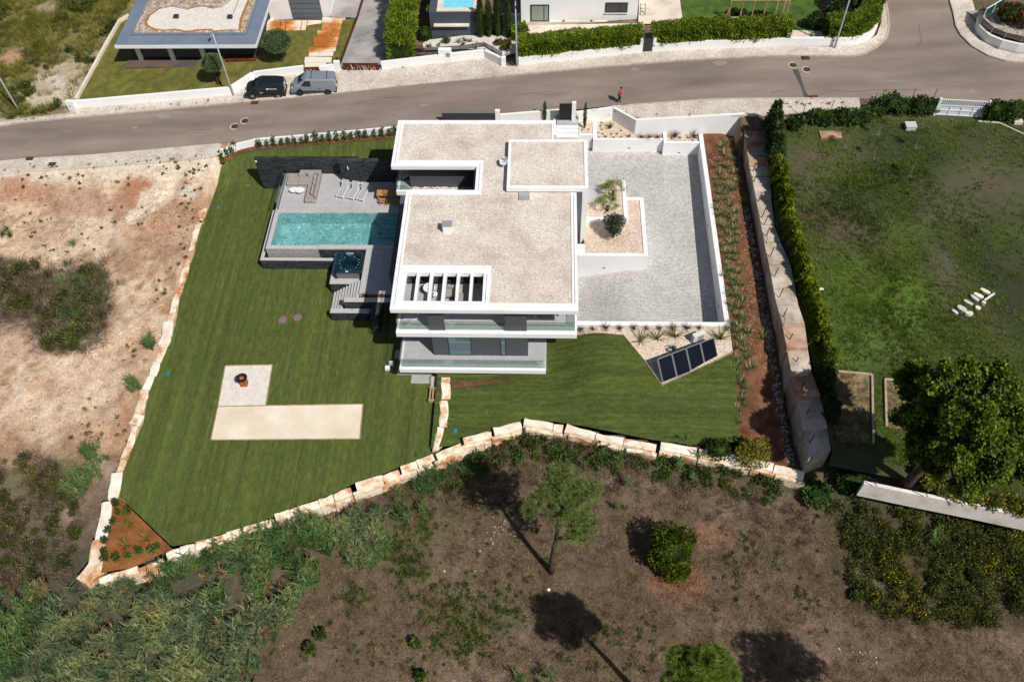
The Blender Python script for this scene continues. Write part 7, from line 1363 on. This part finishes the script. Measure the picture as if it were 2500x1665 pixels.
cd_ = [conifer(k+7, F_CYP, 3.2, .75, 1500, .3) for k in range(2)]; place(cd_, G3([(1884,315),(1886,340),(1888,365),(1891,385)], zn), 'dark green conifer of the hedge row,', 'dark conifers at the street end of the hedge row', .85, 1.05, 16, 'counted from the street')
place([dup(cd_[0],(0,0,0))], G3([(2010,925),(2014,955),(2022,990),(2030,1020)], zn), 'dark shaded conifer at the lower end of the hedge row,', 'dark conifers at the lower end of the hedge row', .55, .7, 17, 'counted downwards')
mb = MB(); mb.tube([(0,0,-.1),(.04,.03,1.0),(.12,.1,1.95)], [.022,.018,.010], 5); sap = []
for k, n in enumerate((120, 14)):
    t = plant('sapling', 'sapling', 'sapling', cloud([(.12,.1,1.75,.28,.28,.35)], n, .11, .4, seed=k+80), F_MID, extra=[('stake', mb, pm('pale_stake', ['#8f8270','#b3a793'], sc=3, rough=.9))]); c = MB(); c.disc((0,0), .2 if k == 0 else .1, 0, .015, 10); part('soil_patch', c, MATS['brown_mulch'], t); sap.append(t)
place([sap[0]], G3([(2063,360),(2132,387),(2144,329),(2221,431),(2234,361)], zn), 'young staked sapling with a leafy top on the right lawn,', 'leafy saplings on the right lawn', .9, 1.1, 18, 'counted from the left')
place([sap[1]], G3([(1969,465),(2046,513),(2015,581),(2105,588),(2079,637),(2007,645),(2157,653),(2239,677),(2167,567),(2301,737),(2106,841),(2206,782),(2306,828),(1961,333)], zn), 'thin almost bare staked sapling on the rough right lawn', 'bare saplings on the right lawn', .75, .95, 19)
p = G(2002,707,zn); single('plastic_bag', MB().ball((p[0],p[1],p[2]+.08), (.3,.14,.09), 7, 4), WHITE2, 'small white plastic bag on the right lawn beside the conifer row', 'litter')
# ------------------------------------------------------------------ trees
def clumps(blobs, nc, nl, cr, size, asp, seed, up=.25, shell=.4):
    rs = np.random.RandomState(seed); B = np.array(blobs, float); vol = B[:, 3]**2; k = rs.choice(len(B), nc, p=vol/vol.sum()); d = unit(rs.normal(size=(nc,3))); c = B[k][:, :3]+d*(B[k][:, 3]*rs.rand(nc)**shell)[:, None]
    C = np.repeat(c, nl, 0); dd = unit(rs.normal(size=(nc*nl,3))+np.array([0,0,up])); C = C+dd*cr*(rs.rand(nc*nl)**.6)[:, None]; L = size*(.6+.8*rs.rand(nc*nl)); return leaf_arr(C, dd+rs.normal(size=dd.shape)*.5, L, L*asp, rs)
def tree(name, label, p, blobs, trunk, mat, needle=True, nt=900, nn=26, nl=.26, seed=0, nw=.011, group=None):
    t = thing(name, label, 'tree', p, group); mb = MB(); mb.tube([Vector(q) for q in trunk[0]], trunk[1], 9); part('trunk', mb, BARK, t, loc=(0,0,0)) if False else None
    me = mb.mesh('trunk', BARK, True); o = bpy.data.objects.new('trunk', me); COL.objects.link(o); o.parent = t; rs = np.random.RandomState(seed)
    tp = np.array(trunk[0], float); mb = MB()
    for b in blobs:
        c = np.array(b[:3]); zt = c[2]-b[3]*.9-np.linalg.norm(c[:2])*.35; i = np.argmin(abs(tp[:, 2]-zt)); s = tp[i]; m = (s+c)/2+np.array([0,0,-.15]); mb.tube([s, m, c], [.09,.055,.02], 5)
        for _ in range(3): e = c+unit(rs.normal(size=(1,3)))[0]*b[3]*.7; mb.tube([m, (m+e)/2+np.array([0,0,.05]), e], [.035,.025,.010], 4)
    me = mb.mesh('limbs', BARK); o = bpy.data.objects.new('limbs', me); COL.objects.link(o); o.parent = t
    if needle:
        B = np.array(blobs); vol = B[:, 3]**2.2; k = rs.choice(len(B), nt, p=vol/vol.sum()); d = unit(rs.normal(size=(nt,3))*[1,1,.75]+[0,0,.2]); P = B[k][:, :3]+d*(B[k][:, 3]*rs.rand(nt)**.5)[:, None]; v, f = tufts(P, nn, nl, nw, seed, .35, d)
    else: v, f = clumps(blobs, nt, nn, nl, .22, .4, seed)
    npobj('crown', npmesh('crown', v, f, mat), t); return t
p1 = G(1345,1395,Tg); bl = [(.5,1.5,12.4,.75),(.1,1.3,11.3,.95),(1.0,1.2,11.2,.95),(1.9,1.0,10.4,.9),(2.6,1.3,10.6,.65),(.9,.8,10.0,1.15),(-.4,1.0,10.1,.75),(1.5,.5,8.9,1.0),(.5,.5,8.6,.95),(-1.2,.8,9.5,.6),(-1.5,.6,8.6,.55),(2.1,.2,7.8,.85),(1.5,-.1,7.0,.75),(1.9,0,6.2,.55),(.3,0,4.9,.3)]
tree('pine_tree', 'slender pine with a bare lower trunk standing on the brown slope', p1, bl, ([(0,0,-.2),(.02,.0,1.5),(.12,.05,3.2),(.3,.2,5.2),(.45,.5,8),(.5,1.0,10.5),(.5,1.4,12.2)], [.26,.20,.17,.15,.11,.07,.03]), F_PINE, nt=1500, nn=26, nl=.30, seed=1)
p2_ = G(1640,1780,Tg); bl2 = [(0,.2,14.2,.9),(-1.2,.4,13.3,1.0),(1.0,.4,13.5,1.0),(1.8,-.2,12.6,.85),(-.3,-.3,12.9,1.1),(.6,-.8,12.3,1.0),(-1.6,-.6,12.3,.85),(.3,.9,12.6,.9),(-.6,.3,11.6,.9),(1.2,.3,11.5,.8),(-.9,-.4,10.7,.7)]
bl2 = [(x*.86,y*.86,z,r*.84) for x, y, z, r in bl2]
tree('pine_tree', 'bright yellow-green pine crown cut off by the lower picture edge', p2_, bl2, ([(0,0,-.2),(0,0,4),(.1,.05,8),(.05,.1,11),(0,.2,13.6)], [.28,.22,.16,.10,.03]), F_PINE2, nt=1900, nn=26, nl=.30, seed=2, nw=.014)
p3_ = G(2205,1900,Tg); tree('pine_tree', 'pine below the picture whose shadow falls at the lower right', p3_, [(x*1.35,y*1.3,z,r*1.25) for x, y, z, r in bl2], ([(0,0,-.2),(0,0,5),(-.1,.05,9),(.05,.1,11),(0,.2,13.6)], [.28,.22,.16,.10,.03]), F_PINE, nt=1500, nn=24, nl=.30, seed=3, nw=.014)
pb = G(2213,1182,zn); B_ = []
for u, v, z, r in ((2240,930,5.2,1.5),(2330,930,6.3,1.8),(2420,955,6.4,1.9),(2470,1035,5.6,1.7),(2380,1035,7.0,1.9),(2285,1020,6.4,1.7),(2222,1005,5.0,1.3),(2255,1085,4.6,1.4),(2340,1105,5.2,1.7),(2430,1120,4.7,1.7),(2485,1155,3.8,1.4),(2360,1175,3.6,1.2),(2500,1080,5,1.5),(2290,1140,3.8,1.1)): z = z*.9+(2.2 if u < 2300 else 4.6); q = G(u, v, z); B_.append((q[0]-pb[0], q[1]-pb[1], z-pb[2], r*.86))
rr_ = np.random.RandomState(44); B_ = [(b[0]+d[0]*b[3]*.75, b[1]+d[1]*b[3]*.75, b[2]+d[2]*b[3]*.6, b[3]*rr_.uniform(.32,.5)) for b in B_ for d in unit(rr_.normal(size=(6,3))+[0,0,.25])]
tree('spreading_tree', 'large dark green spreading tree above the white wall at the lower right', pb, B_, ([(0,0,-.3),(.1,-.05,1.5),(.2,-.3,4),(.1,-.7,7),(-.2,-1.0,10),(-.2,-1.1,12)], [.4,.32,.27,.22,.14,.06]), LEAF('dark_pine_leaf', ['#394d11','#5b7420','#808f30'], isl=.6), False, nt=5200, nn=18, nl=.16, seed=4)
rb = G(1632,1398,Tg); bl = [(0,.9,2.2,1.35,1.3,1.5),(.3,.2,1.5,1.2,1.1,1.2),(-.3,1.6,2.6,1.1,1.1,1.2),(.8,1.4,2.6,.9,.9,1.1),(-.7,.6,1.7,.9,.9,1.1),(.7,-.3,1.0,.7,.6,.8),(.1,-.5,.8,.6,.5,.7)]
core = MB(); core.ball((0,.8,1.9), (1.1,1.0,1.3), 10, 7); mb = MB(); mb.tube([(0,.3,-.2),(0,.5,1.6)], [.15,.08], 6)  # added dark ball fills the crown, standing for its shaded inside
plant('round_tree', 'dense dark evergreen round tree with orange fallen leaves on the brown slope', 'tree', cloud(bl, 6500, .17, .38, out=1.0, shell=.25, seed=6), LEAF('glossy_dark_leaf', ['#2a3a08','#47560c','#667414'], isl=.6, rough=.45), rb, pname='crown', extra=[('trunk', mb, BARK), ('dark_core', core, F_DARK)])
rs = np.random.RandomState(12); n = 900; a = rs.rand(n)*6.28; r = 1.0+rs.rand(n)**1.5*2.1; q = np.c_[rb[0]+.4+r*np.cos(a), rb[1]+.3+r*.8*np.sin(a)]; q = q[(q[:, 1] < rb[1]+.9)]; n = len(q); v, f = leaf_arr(np.c_[q, Tg(q[:, 0], q[:, 1])+.04], rs.normal(size=(n,3))*[1,1,.15], .10+.06*rs.rand(n), .03+.02*rs.rand(n), rs); npobj('leaf_litter', npmesh('leaf_litter', v, f, F_FALL), kind='stuff')
bush('small bright green ball shrub on the brown slope', G(2087,1458,Tg), .42, .7, 420, F_MID, .12, 60); bush('yellow-green bush growing over the right end of the limestone wall', G(1832,1125,lambda x, y: Tg(x, y)+.6), 1.3, 2.3, 1500, LEAF('yellowing_leaf', ['#55561c','#7d7a2a','#9a943e'], isl=.5), .15, 61, core=False); bush('dark green bush leaning over the limestone wall', G(1752,1108,lambda x, y: Tg(x, y)+.8), .85, 1.5, 1300, F_DARK, .13, 62)
bush('bright green leafy bush left of the long white wall at the lower right', G(1990,1215,Tg), 1.1, 1.1, 1100, LEAF('fresh_leaf', ['#2c4a18','#426226','#5c7836']), .2, 63); bush('dark bush standing in mostly for shadow between the concrete wall end and the long white wall', G(2070,1185,Tg), 1.2, 1.8, 1300, F_DARK, .15, 64)  # small dark bush placed where there is mostly shadow
for k, (u, v) in enumerate(((2265,1185),(2300,1200),(2335,1212),(2375,1222),(2420,1230),(2465,1238),(2495,1250),(2250,1160))): bush(ORD[k]+' small yellow-green shrub behind the long white wall, in building order' if False else ('small yellow-green shrub behind the long white wall, '+ORD[(k+1) % 8]+' from the left'), G(u, v, zn), .65, 1.0, 420, LEAF('yellowing_leaf', []), .16, 70+k, 'wall_shrub', 'shrub', 'yellow-green shrubs behind the long white wall')
for k, (u, v) in enumerate(((785,1555),(760,1590),(1015,1575),(1030,1655),(690,1600),(775,1560))[:4]): bush('small upright green seedling on the brown slope, '+('upper left one','lower left one','upper right one','one at the lower picture edge')[k], G(u, v, Tg), .35, .9, 160, LEAF('weed_leaf', []), .2, 80+k, 'seedling', 'seedling', 'green seedlings on the brown slope', False)

# ------------------------------------------------------------------ wild masses (stuff)
def stuff(name, arr, mat): return npobj(name, npmesh(name, arr[0], arr[1], mat), kind='stuff')
def reed_proto(seed, n=3, h=2.0):
    rs = np.random.RandomState(seed); out = []
    for i in range(n):
        a = rs.rand()*6.28; ln = rs.uniform(.05,.5); hh = h*rs.uniform(.6,1.1); top = np.array([math.cos(a)*ln*hh*.6, math.sin(a)*ln*hh*.6, hh]); b0 = np.array([rs.uniform(-.2,.2), rs.uniform(-.2,.2), 0]); m = 15; t_ = np.linspace(.25,1,m)[:, None]
        B = b0+top*t_; az = np.where(np.arange(m) % 2, a+1.4, a-1.4)+rs.normal(size=m)*.5; out.append(blade_arr(B, az, .75*(.7+.5*rs.rand(m)), .35+.5*rs.rand(m), 1.3+.6*rs.rand(m), .075*(.8+.4*rs.rand(m)), 3)); out.append(blade_arr(b0[None], np.array([a]), np.array([hh*1.02]), np.array([math.atan(ln*.6)]), np.array([.05]), np.array([.05]), 2))
    return join(out)
RP = [reed_proto(k, 3, 2.0) for k in range(6)]
PR = [GX(u, v, Tg) for u, v in ((200,1425),(255,1440),(420,1368),(560,1330),(690,1295),(820,1252),(880,1235),(930,1270),(950,1330),(860,1385),(790,1405),(720,1450),(700,1530),(650,1590),(600,1720),(-60,1720),(-60,1440),(90,1430))]
dn = lambda x, y: np.clip(1.45-2.2*np.abs(fbm(x, y, .22, 3, 41)-.5)*1.6-sstep(fbm(x*.7+y*.7, (y-x)*1.6, .2, 3, 44), .54, .64)*1.2, .05, 1)
rs = np.random.RandomState(1); q = rnd_in(PR, 1900, rs, dn); q = q+np.c_[fbm(q[:, 0], q[:, 1], .5, 3, 45)-.5, fbm(q[:, 0], q[:, 1], .5, 3, 46)-.5]*[3.2,2.0]; q[:, 1] -= .3; k = fbm(q[:, 0], q[:, 1], .12, 2, 3) > .5; dr = rs.rand(len(q)) < .12
P3 = np.c_[q, Tg(q[:, 0], q[:, 1])-.05]; stuff('reed_bed', many(P3[k & ~dr], RP, rs, .55, 1.05), F_REED); stuff('reed_bed', many(P3[~k & ~dr], RP, rs, .55, 1.05), F_REEDG); stuff('dry_reeds', many(P3[dr], RP, rs, .5, .9), LEAF('dry_reed_leaf', ['#6b5238','#94784f','#b59a6a'], isl=.4))
pt = []
for u, v, n, r in ((205,1175,26,60),(230,1120,10,40),(330,950,9,28),(375,850,8,22),(1060,1160,14,60),(1035,1190,10,40),(1300,1668,8,40),(620,1400,10,50),(1110,1150,8,50),(985,1260,10,40),(2270,1320,4,20),(890,1270,10,50),(460,1680,20,80),(1500,1150,5,90),(1700,1140,5,60)):
    c = G(u, v, Tg); s_ = r/36.; w_ = np.random.RandomState(u); pt.append(np.c_[c[0]+w_.normal(size=n)*s_*.5, c[1]+w_.normal(size=n)*s_*.5, np.full(n, c[2]-.05)])
rs = np.random.RandomState(3); stuff('reed_clumps', many(np.concatenate(pt), RP, rs, .45, .85), F_REEDG)
# dry grass and weeds on the slope
DG = [clump(9,.28,1.35,.5,.022,.14,k,2) for k in range(5)]; PF = [GX(u, v, Tg) for u, v in ((560,1720),(700,1430),(880,1290),(1000,1200),(1100,1170),(1280,1100),(1600,1140),(1900,1180),(2060,1230),(2560,1330),(2560,1720))]
rs = np.random.RandomState(5); q = rnd_in(PF, 22000, rs, lambda x, y: np.clip(.35+1.6*(fbm(x, y, .5, 3, 60)-.35), .1, 1)); k = rs.rand(len(q)) < .6; P3 = np.c_[q, Tg(q[:, 0], q[:, 1])]; stuff('dry_grass', many(P3[k], DG, rs, .6, 1.3), F_DRY); stuff('dry_grass', many(P3[~k], DG, rs, .6, 1.2), F_BRUSH)
PLT = [GX(u, v, Tg) for u, v in ((-80,440),(500,400),(490,480),(440,640),(400,760),(360,900),(300,1090),(180,1100),(-80,1110))]; F_TAN = LEAF('tan_stubble', ['#a3775a','#c5a283','#dcc4a8'], transl=.1); TB = [clump(7,.20,1.4,.4,.022,.12,k,2) for k in range(5)]
q = rnd_in(PLT, 4500, rs, lambda x, y: np.clip(.3+2.2*(fbm(x, y, .45, 4, 61)-.4), .04, 1)); k = rs.rand(len(q)) < .5; P3 = np.c_[q, Tg(q[:, 0], q[:, 1])]; stuff('dry_stubble', many(P3[k], TB, rs, .6, 1.4), F_TAN); stuff('dry_stubble', many(P3[~k], TB, rs, .6, 1.3), LEAF('brown_stubble', ['#5f4434','#84624a','#a07c60'], transl=.1))
WD = [join([clump(16,.26,1.2,.5,.05,.1,k,2), cloud([(0,0,.1,.2,.2,.12)], 30, .12, .5, seed=k)]) for k in range(4)]; pt = []
for u, v, ru, rv, n in ((1000,1180,70,40,40),(985,1335,55,60,120),(1040,1265,30,60,60),(1080,1480,100,60,110),(860,1450,60,40,50),(1130,1560,90,60,120),(1200,1500,80,60,70),(1010,1395,50,30,60),(1500,1540,120,50,40),(1430,1610,200,50,40),(900,1600,250,80,60),(1250,1420,150,120,50),(1950,1400,120,160,40),(1800,1380,60,120,50),(1150,1220,100,80,40)):
    w_ = np.random.RandomState(u+v); uu = u+w_.normal(size=n)*ru*.5; vv = v+w_.normal(size=n)*rv*.5; pt += [G(a, b, Tg) for a, b in zip(uu, vv)]
rs = np.random.RandomState(6); stuff('weeds', many(np.array(pt), WD, rs, .3, 1.0), LEAF('weed_leaf', ['#35421a','#4e5e24','#667238'], isl=.5))
# shrubs at the foot of the limestone wall
SB = [cloud([(0,0,.35,.45,.45,.4),(.25,.1,.5,.3,.3,.3)], 170, .15, .45, seed=k+5) for k in range(4)]; BS = [join([clump(45,.75,.9,.4,.02,.2,k,2), cloud([(0,0,.4,.35,.35,.35)], 40, .1, .3, seed=k)]) for k in range(4)]
def strip(pl, n, wd, seed):
    w_ = np.random.RandomState(seed); P_ = np.array([G(u, v, Tg)[:2] for u, v in pl]); t_ = w_.rand(n)*(len(P_)-1); i = np.minimum(t_.astype(int), len(P_)-2); f = (t_-i)[:, None]; q = P_[i]*(1-f)+P_[i+1]*f; q[:, 1] -= w_.rand(n)**1.3*wd; return np.c_[q, Tg(q[:, 0], q[:, 1])]
FT = [(1060,1150),(1130,1125),(1200,1090),(1290,1065),(1400,1085),(1500,1105),(1600,1120),(1700,1125),(1800,1150),(1900,1180)]
rs = np.random.RandomState(7); stuff('wall_foot_shrubs', many(strip(FT, 85, 1.9, 1), SB, rs, .45, 1.1), F_MID); stuff('wall_foot_shrubs', many(strip(FT, 80, 2.3, 2), SB, rs, .4, 1.0), F_SCRUB); stuff('wall_foot_brush', many(strip(FT+[(1980,1200)], 210, 4.2, 3), BS, rs, .6, 1.1), F_BRUSH); stuff('wall_foot_brush', many(strip([(860,1240),(950,1210),(1050,1170)], 70, 1.2, 4), BS, rs, .5, .9), F_BRUSH)
# scrub with yellow flowers at the lower right
PS = [GX(u, v, Tg) for u, v in ((2010,1235),(2110,1215),(2300,1255),(2560,1310),(2560,1500),(2450,1520),(2330,1560),(2200,1520),(2120,1480),(2070,1400),(2060,1300))]
rs = np.random.RandomState(8); q = rnd_in(PS, 430, rs, lambda x, y: np.clip(.2+3.2*(fbm(x, y, .35, 3, 71)-.36), .03, 1)); P3 = np.c_[q, Tg(q[:, 0], q[:, 1])]; GB2 = [join([cloud([(0,0,.4,.4,.4,.4)], 120, .15, .25, seed=k), clump(40,.7,.7,.3,.03,.2,k,2)]) for k in range(4)]
stuff('scrub', many(P3, GB2, rs, .7, 1.35), F_SCRUB); YF = [cloud([(0,0,.75,.4,.4,.2)], 12, .06, .6, seed=k) for k in range(3)]; stuff('yellow_flowers', many(P3[fbm(q[:, 0], q[:, 1], .3, 2, 75) > .55], YF, rs, .8, 1.3), F_YEL)
# left lot: dry brush and weeds
PB = [GX(u, v, Tg) for u, v in ((-60,640),(60,650),(150,690),(250,650),(265,720),(250,810),(190,860),(120,860),(100,800),(60,780),(-60,760))]
rs = np.random.RandomState(9); TW = [clump(46,1.0,1.3,.5,.024,.3,k,2) for k in range(4)]; q = rnd_in(PB, 640, rs); q = q+rs.normal(size=q.shape)*.7; stuff('dry_brush', many(np.c_[q, Tg(q[:, 0], q[:, 1])], TW, rs, .6, 1.15), F_BRUSH)
pt = [G(a, b, Tg) for a, b in zip(rs.normal(200,28,46), rs.normal(720,45,46))]+[G(a, b, Tg) for a, b in zip(rs.normal(165,20,16), rs.normal(800,25,16))]+[G(15,570,Tg)]*1; stuff('weeds', many(np.array(pt), [clump(46,.9,.9,.8,.04,.2,k,3) for k in range(3)], rs, .8, 1.5), F_REEDG); q = rnd_in(PB, 95, rs); stuff('scrub', many(np.c_[q, Tg(q[:, 0], q[:, 1])], GB2, rs, .9, 1.7), F_SCRUB); q = rnd_in(PB, 60, rs); stuff('scrub', many(np.c_[q, Tg(q[:, 0], q[:, 1])], BS, rs, 1., 1.8), F_BRUSH)
pt = []
for u, v, n, ru, rv in ((470,440,16,25,40),(455,520,14,25,40),(440,600,12,20,50),(410,700,8,20,60),(140,445,20,160,16),(60,520,12,60,60),(380,740,3,20,10),(290,560,10,120,60),(330,860,8,30,40),(250,1060,16,90,40),(330,1060,14,30,40),(15,570,14,18,22),(250,1000,8,80,40),(150,610,14,80,40),(430,405,12,90,10)):
    w_ = np.random.RandomState(u*3+v); pt += [G(u+a*ru, v+b*rv, Tg) for a, b in w_.normal(size=(n,2))*.6]
stuff('weeds', many(np.array(pt), WD+[clump(22,.35,1.2,.4,.03,.12,9,2)], rs, .35, .95), F_SCRUB)
PG = [GX(u, v, Tg) for u, v in ((-60,1130),(80,1110),(150,1150),(200,1250),(190,1330),(170,1420),(-60,1440))]; q = rnd_in(PG, 420, rs, lambda x, y: np.clip(.3+2.5*(fbm(x, y, .3, 3, 81)-.4), .05, 1)); P3 = np.c_[q, Tg(q[:, 0], q[:, 1])]; k = rs.rand(len(q)) < .5; stuff('scrub', many(P3[k], BS, rs, .7, 1.3), F_BRUSH); stuff('scrub', many(P3[~k], BS+GB2, rs, .6, 1.2), F_SCRUB)
# scrub field at the top left
PU = [GX(u, v, zs) for u, v in ((-120,-60),(330,-20),(295,40),(240,140),(190,235),(165,262),(60,288),(-120,300))]
bare = lambda x, y: 1-np.maximum.reduce([blobw(x, y, *b, zs, .6, .7, i)*.93 for i, b in enumerate(((150,190,90,60),(120,245,95,28),(35,140,45,26),(140,205,45,28),(120,20,40,16),(250,120,30,40)))])
rs = np.random.RandomState(10); q = rnd_in(PU, 3600, rs, lambda x, y: np.clip(.25+1.8*(fbm(x, y, .25, 3, 91)-.25), .1, 1)*bare(x, y)); P3 = np.c_[q, zs(q[:, 0], q[:, 1])-.05]; OG = [clump(20,.7,.9,.5,.035,.22,k,2) for k in range(5)]; k = fbm(q[:, 0], q[:, 1], .2, 3, 93) > .47
stuff('scrub_grass', many(P3[k], OG, rs, .6, 1.3), F_OLIVEG); stuff('scrub_grass', many(P3[~k], OG+SB, rs, .5, 1.15), F_SCRUB)
# rough tufts on the neighbour lawn and loose stones
rs = np.random.RandomState(11); q = rnd_in([GX(u, v, zn) for u, v in ((1900,310),(2100,290),(2560,300),(2560,1230),(2250,1160),(2040,1080),(2010,880),(1950,600))], 15000, rs, lambda x, y: np.clip(.25+2.2*(fbm(x, y, .3, 4, 95)-.38), .08, 1)*(.35+.65*(1-sstep(y, 55, 63))*(1-sstep(x, 31, 36)))); stuff('rough_grass', many(np.c_[q, zn(q[:, 0], q[:, 1])], [clump(9,.2,1.2,.4,.03,.12,k,2) for k in range(3)], rs, .7, 1.4), LEAF('rough_grass_blade', ['#324012','#4b5e18','#66802a','#746d42'], isl=.45, sc=.16))
mb = MB(); w_ = random.Random(4)
for u, v, n, r in ((1213,1285,26,22),(1190,1320,12,40),(1150,1370,9,60),(1240,1330,6,40),(2095,1600,14,30),(2040,1585,6,20),(1300,1280,5,60),(455,480,26,30),(440,560,22,30),(430,650,18,28),(150,660,18,14),(400,560,18,60),(320,900,10,60)):
    for k in range(n): p = G(w_.gauss(u, r*.6), w_.gauss(v, r*.5), Tg); s_ = w_.uniform(.025,.075)*(1.7 if w_.random() < .08 else 1); mb.ball((p[0],p[1],p[2]+s_*.3), (s_,s_*w_.uniform(.6,1),s_*.7), 5, 3)
part('loose_stones', mb, pm('pale_stones', ['#c9bba8','#e4dacb'], sc=3, rough=.9, isl=.15), None, kind='stuff')
p = G(1340,1440,Tg); mb = MB(); mb.disc(p, .11, p[2]+.03, p[2]+.06, 12); single('litter', mb, WHITE2, 'round white plastic piece on the brown slope near the pine shadow', 'litter')
rs = np.random.RandomState(13); pt = [G(u, v, lambda x, y: zs(x, y)+.1) for u, v in zip(rs.uniform(0,560,60), 1e9*np.zeros(60)+0)][:0]
for L_, n in (([(0,303),(190,278),(400,262),(560,247)], 26), ([(830,173),(1000,165)], 6), ([(1400,268),(1540,275),(1700,284)], 10), ([(0,420),(230,405),(520,378)], 26), ([(1880,260),(2080,255)], 20)):
    P_ = np.array([G(u, v, zs)[:2] for u, v in L_]); t_ = rs.rand(n)*(len(P_)-1); i = t_.astype(int); f = (t_-i)[:, None]; q = P_[i]*(1-f)+P_[np.minimum(i+1, len(P_)-1)]*f+rs.normal(size=(n,2))*.2; pt += [np.array([a, b, float(zs(a, b))+.1]) for a, b in q]
stuff('weeds', many(np.array(pt), [clump(14,.2,1.2,.4,.035,.1,k,2) for k in range(3)], rs, .5, 1.3), F_SCRUB)

# short grass blades on the two lawns, so that they are not flat sheets
def lawn_blades(P, zf, n, mat, hole, seed):
    rs = np.random.RandomState(seed); q = rnd_in(P, n, rs)
    for h_ in hole: q = q[~inpoly(q[:, 0], q[:, 1], h_)]
    n = len(q); z = zf(q[:, 0], q[:, 1]); B = np.c_[q, z]; a = rs.rand(n)*6.283; S_ = np.c_[np.cos(a), np.sin(a), 0*a]*(.012+.01*rs.rand(n))[:, None]; T_ = np.c_[rs.normal(size=(n,2))*.03, .035+.035*rs.rand(n)]
    V = np.stack([B-S_, B+S_, B+T_], 1).reshape(-1, 3); npobj('grass', npmesh('grass', V, np.arange(len(V)).reshape(-1, 3), mat), kind='stuff')
rect = lambda a, b, c, d: [(a,b),(c,b),(c,d),(a,d)]
lawn_blades(LAWNL, zll, 230000, F_GRASS, [gq, cq, rect(-27.4,61.9,-12.9,62.3), rect(-25.45,51.8,-12.5,62.3), rect(-18.8,44.8,-12.5,52), rect(-12.6,39.7,-9,48), [(x, y-.65) for x, y in hp]+[(x, y+1) for x, y in hp[::-1]]], 1)
lawn_blades(LR, zlr, 60000, LEAF('lawn_blade_dark', ['#3a4a19','#4b5c22','#5f6a2e'], isl=.35, transl=.2, sc=.6), [sg, rect(-9.5,40,0.1,46)], 2)
